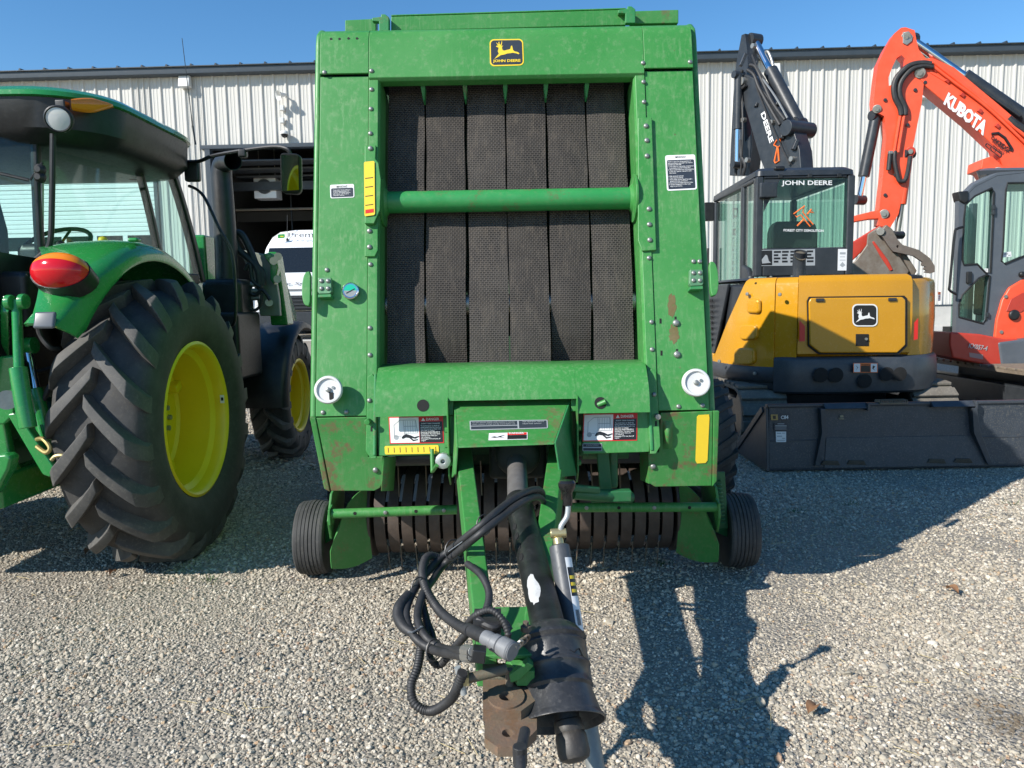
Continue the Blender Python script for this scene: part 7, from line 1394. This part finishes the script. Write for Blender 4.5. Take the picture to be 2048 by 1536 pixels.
# lower body skirt
sk = [(1901, 664), (1960, 668), (2010, 678), (2260, 680), (2260, 760), (2010, 738), (1906, 716), (1900, 690)]
mb = MB(); mb.prism([C_(x, y, .10) for x, y in sk], (0, .5, 0)); mb.build('rear_skirt', ORNGD, EO, bevel=.02)
mb = MB(); mb.prism([C_(x, y, .115) for x, y in ((1996, 684), (2060, 676), (2260, 676), (2260, 770), (2040, 748), (2003, 735))], (0, .3, 0)); mb.build('counterweight', CABG, EO, bevel=.03)
text('lettering', 'KX057-4', [C_(1938, 686, .105), C_(1975, 692, .105), C_(1974, 702, .105), C_(1937, 696, .105)], DGREY, EO, .02, .003, slant=.05)
decal('serial_label', [C_(1938, 705, .103), C_(1966, 709, .103), C_(1966, 719, .103), C_(1939, 714, .103)], [(flat('faded_label', (.35, .2, .18), .5), [RECT(0, 0, 1, 1)])], EO)
mb = MB(); mb.box((6.3, 8.6, .68), (2.0, 1.5, .22)); mb.build('upper_frame', DARKM, EO, bevel=.03)
mb = MB(); mb.box((7.0, 8.6, 1.25), (.6, 1.4, .8)); mb.build('engine_cover', ORNG, EO, bevel=.06)
track('track', 5.02, .44, 6.85, 9.4, .29, .31, TRACKS, EO, 52, 'track_pad'); track('track', 6.75, .44, 6.85, 9.4, .29, .31, TRACKS, EO, 52, 'track_pad')
mb = MB(); mb.box((5.9, 8.2, .42), (1.3, 1.2, .3)); mb.build('undercarriage', DARKM, EO, bevel=.03)

# ================================================================== WIDE LOADER BUCKET
BK = thing('loader_bucket', 'wide charcoal skid loader bucket lying on the gravel, back plate facing the viewer', 'bucket', (2.95, 5.8, 0))
by = 5.66
DUSTYB = paint('dusty_bucket_plate', (.032, .040, .052), .45, .4, .75, (.24, .215, .16), .12, 16.0, bumps=.06)
def K(px, py, Y=by): return at(px, py, Y)
zt, zb = .50, .012
xl, xr = 1.935, 4.08
# shell cross-section: back plate, floor sweeping away from viewer, open front
pr = [(by, zt), (by - .005, .28), (by - .03, zb + .03), (by - .02, zb), (by + .75, zb), (by + .75, zb + .02), (by + .0, zb + .02), (by + .012, .28), (by + .016, zt)]
mb = MB(); mb.prism([V((xl + .02, y, z)) for y, z in pr], (xr - xl - .04, 0, 0)); mb.build('shell', DUSTYB, BK, bevel=.004)
for x in (xl, xr - .02):
    mb = MB(); mb.prism([V((x, y, z)) for y, z in ((by - .035, zb), (by + .01, zt), (by + .09, zt), (by + .72, .10), (by + .76, zb))], (.02, 0, 0)); mb.build('side_plate', NAVY, BK, bevel=.004)
mb = MB(); mb.box(((xl + xr) / 2, by + .01, zt + .012), (xr - xl, .05, .025)); mb.build('top_lip', NAVY, BK, bevel=.006)
mb = MB(); mb.bar((xl - .006, by + .07, zt - .02), (xl - .006, by + .70, .06), V((.012, 0, 0)), V((0, .03, .04))); mb.build('side_cutter', NAVY, BK, bevel=.004)
# quick-attach frame
fx0, fx1 = K(1640, 900).x, K(1962, 900).x
for sgn, xa, pix in ((1, fx0, ((1641, 818), (1651, 818), (1654, 866), (1640, 932), (1630, 932), (1644, 866))), (-1, fx1, ((1945, 816), (1955, 816), (1960, 858), (1986, 928), (1976, 930), (1948, 866)))):
    mb = MB(); mb.prism([at(x, y, by - .06) for x, y in pix], (0, .055, 0)); mb.build('attach_rib', NAVY, BK, bevel=.004)
for x0, x1 in ((1650, 1734), (1866, 1950)):
    a, c = at(x0, 817, by - .05), at(x1, 817, by - .05); mb = MB(); mb.prism([V((a.x, by - .06, zt - .01)), V((a.x, by - .02, zt + .03)), V((a.x, by + .0, zt + .028)), V((a.x, by + .0, zt - .02))], (c.x - a.x, 0, 0)); mb.build('attach_hook', NAVY, BK, bevel=.004)
    mb = MB(); mb.box((c.x + .01, by - .03, zt), (.02, .06, .06)); mb.build('hook_stop', NAVY, BK, bevel=.004)
a, c = at(1756, 816, by), at(1812, 814, by)
mb = MB()
for k in range(14): mb.prism([V((lerp(a.x, c.x, k / 13) - .006, by - .02, zt + .026)), V((lerp(a.x, c.x, k / 13) + .006, by - .02, zt + .026)), V((lerp(a.x, c.x, k / 13), by - .02, zt + .045))], (0, .07, 0))
mb.box(((a.x + c.x) / 2, by + .01, zt + .02), (c.x - a.x, .08, .012)); mb.build('step_tread', RUSTY, BK)
mb = MB(); mb.box(((xl + xr) / 2, by - .006, .245), (xr - xl - .06, .012, .012)); mb.build('weld_seam', NAVY, BK, bevel=.003)
for x in (1660, 1712, 1872, 1925):
    q = at(x, 921, by - .04); mb = MB(); mb.prism([V((q.x - .07, by - .045, .06)), V((q.x + .08, by - .045, .052)), V((q.x + .06, by - .045, .085)), V((q.x - .05, by - .045, .09))], (0, .02, 0)); mb.build('pin_pocket', paint('muddy_pocket', (.06, .045, .03), .8, .5, .5, (.2, .15, .09), .3, 20.0), BK, bevel=.004)
mb = MB(); mb.prism([V((fx0 + .02, by - .04, .03)), V((fx1 + .1, by - .04, .03)), V((fx1 - .02, by - .012, .26)), V((fx0 + .04, by - .012, .26))], (0, .01, 0)); mb.build('attach_plate', DUSTYB, BK, bevel=.003)
kq = lambda q: [at(x, y, by - .012) for x, y in q]
d = decal('model_label', kq(((1541, 829), (1581, 828), (1581, 840), (1542, 840))), [(DNAVY, [RECT(0, 0, 1, 1)]), (flat('gold_label', (.42, .27, .08), .5), [RECT(0, 0, .35, 1)]), (DBLACK, [RECT(.1, .2, .25, .8)])], BK, off=.003)
text('lettering', 'C84', kq(((1561, 831), (1576, 830), (1576, 838), (1561, 838))), DWHITE, d, .02, .008)
decal('spec_label', kq(((1548, 846), (1575, 846), (1575, 861), (1548, 861))), [(DNAVY, [RECT(0, 0, 1, 1)]), (DGREY, [RECT(.25, .05, .75, .15), RECT(.08, .3, .92, .42), RECT(.08, .5, .92, .55), RECT(.08, .65, .9, .7), RECT(.08, .8, .92, .85)])], BK, off=.003)
decal('paper_label', kq(((1551, 863), (1572, 863), (1572, 884), (1552, 884))), [(DWHITE, [RECT(0, 0, 1, 1)]), (DGREY, [RECT(.1, .12, .5, .2), RECT(.6, .12, .9, .18), RECT(.1, .4, .6, .48), RECT(.6, .6, .9, .68), RECT(.1, .8, .9, .86)])], BK, off=.003)
decal('worn_sticker', kq(((1677, 830), (1688, 830), (1688, 839), (1677, 839))), [(flat('worn_sticker_tan', (.3, .26, .17), .6), [[(.2, .1), (.8, .0), (.9, .4), (.3, .5)], RECT(0, .6, .9, .75), RECT(.1, .85, 1, .95)])], BK, off=.003)
text('lettering', '(', [at(x, y, by - .008) for x, y in ((2043, 820), (2047, 820), (2047, 827), (2043, 827))], DWHITE, BK, .02, .003) if False else None

# ================================================================== place everything on the real site scale
for o in list(COL.objects):
    if o.parent is not None or o.type in ('CAMERA', 'LIGHT'): continue
    if o is BLR: o.location = o.location + V((0, 0, DZ)); continue
    o.matrix_basis = Matrix.Scale(KS, 4) @ WORLD[o]
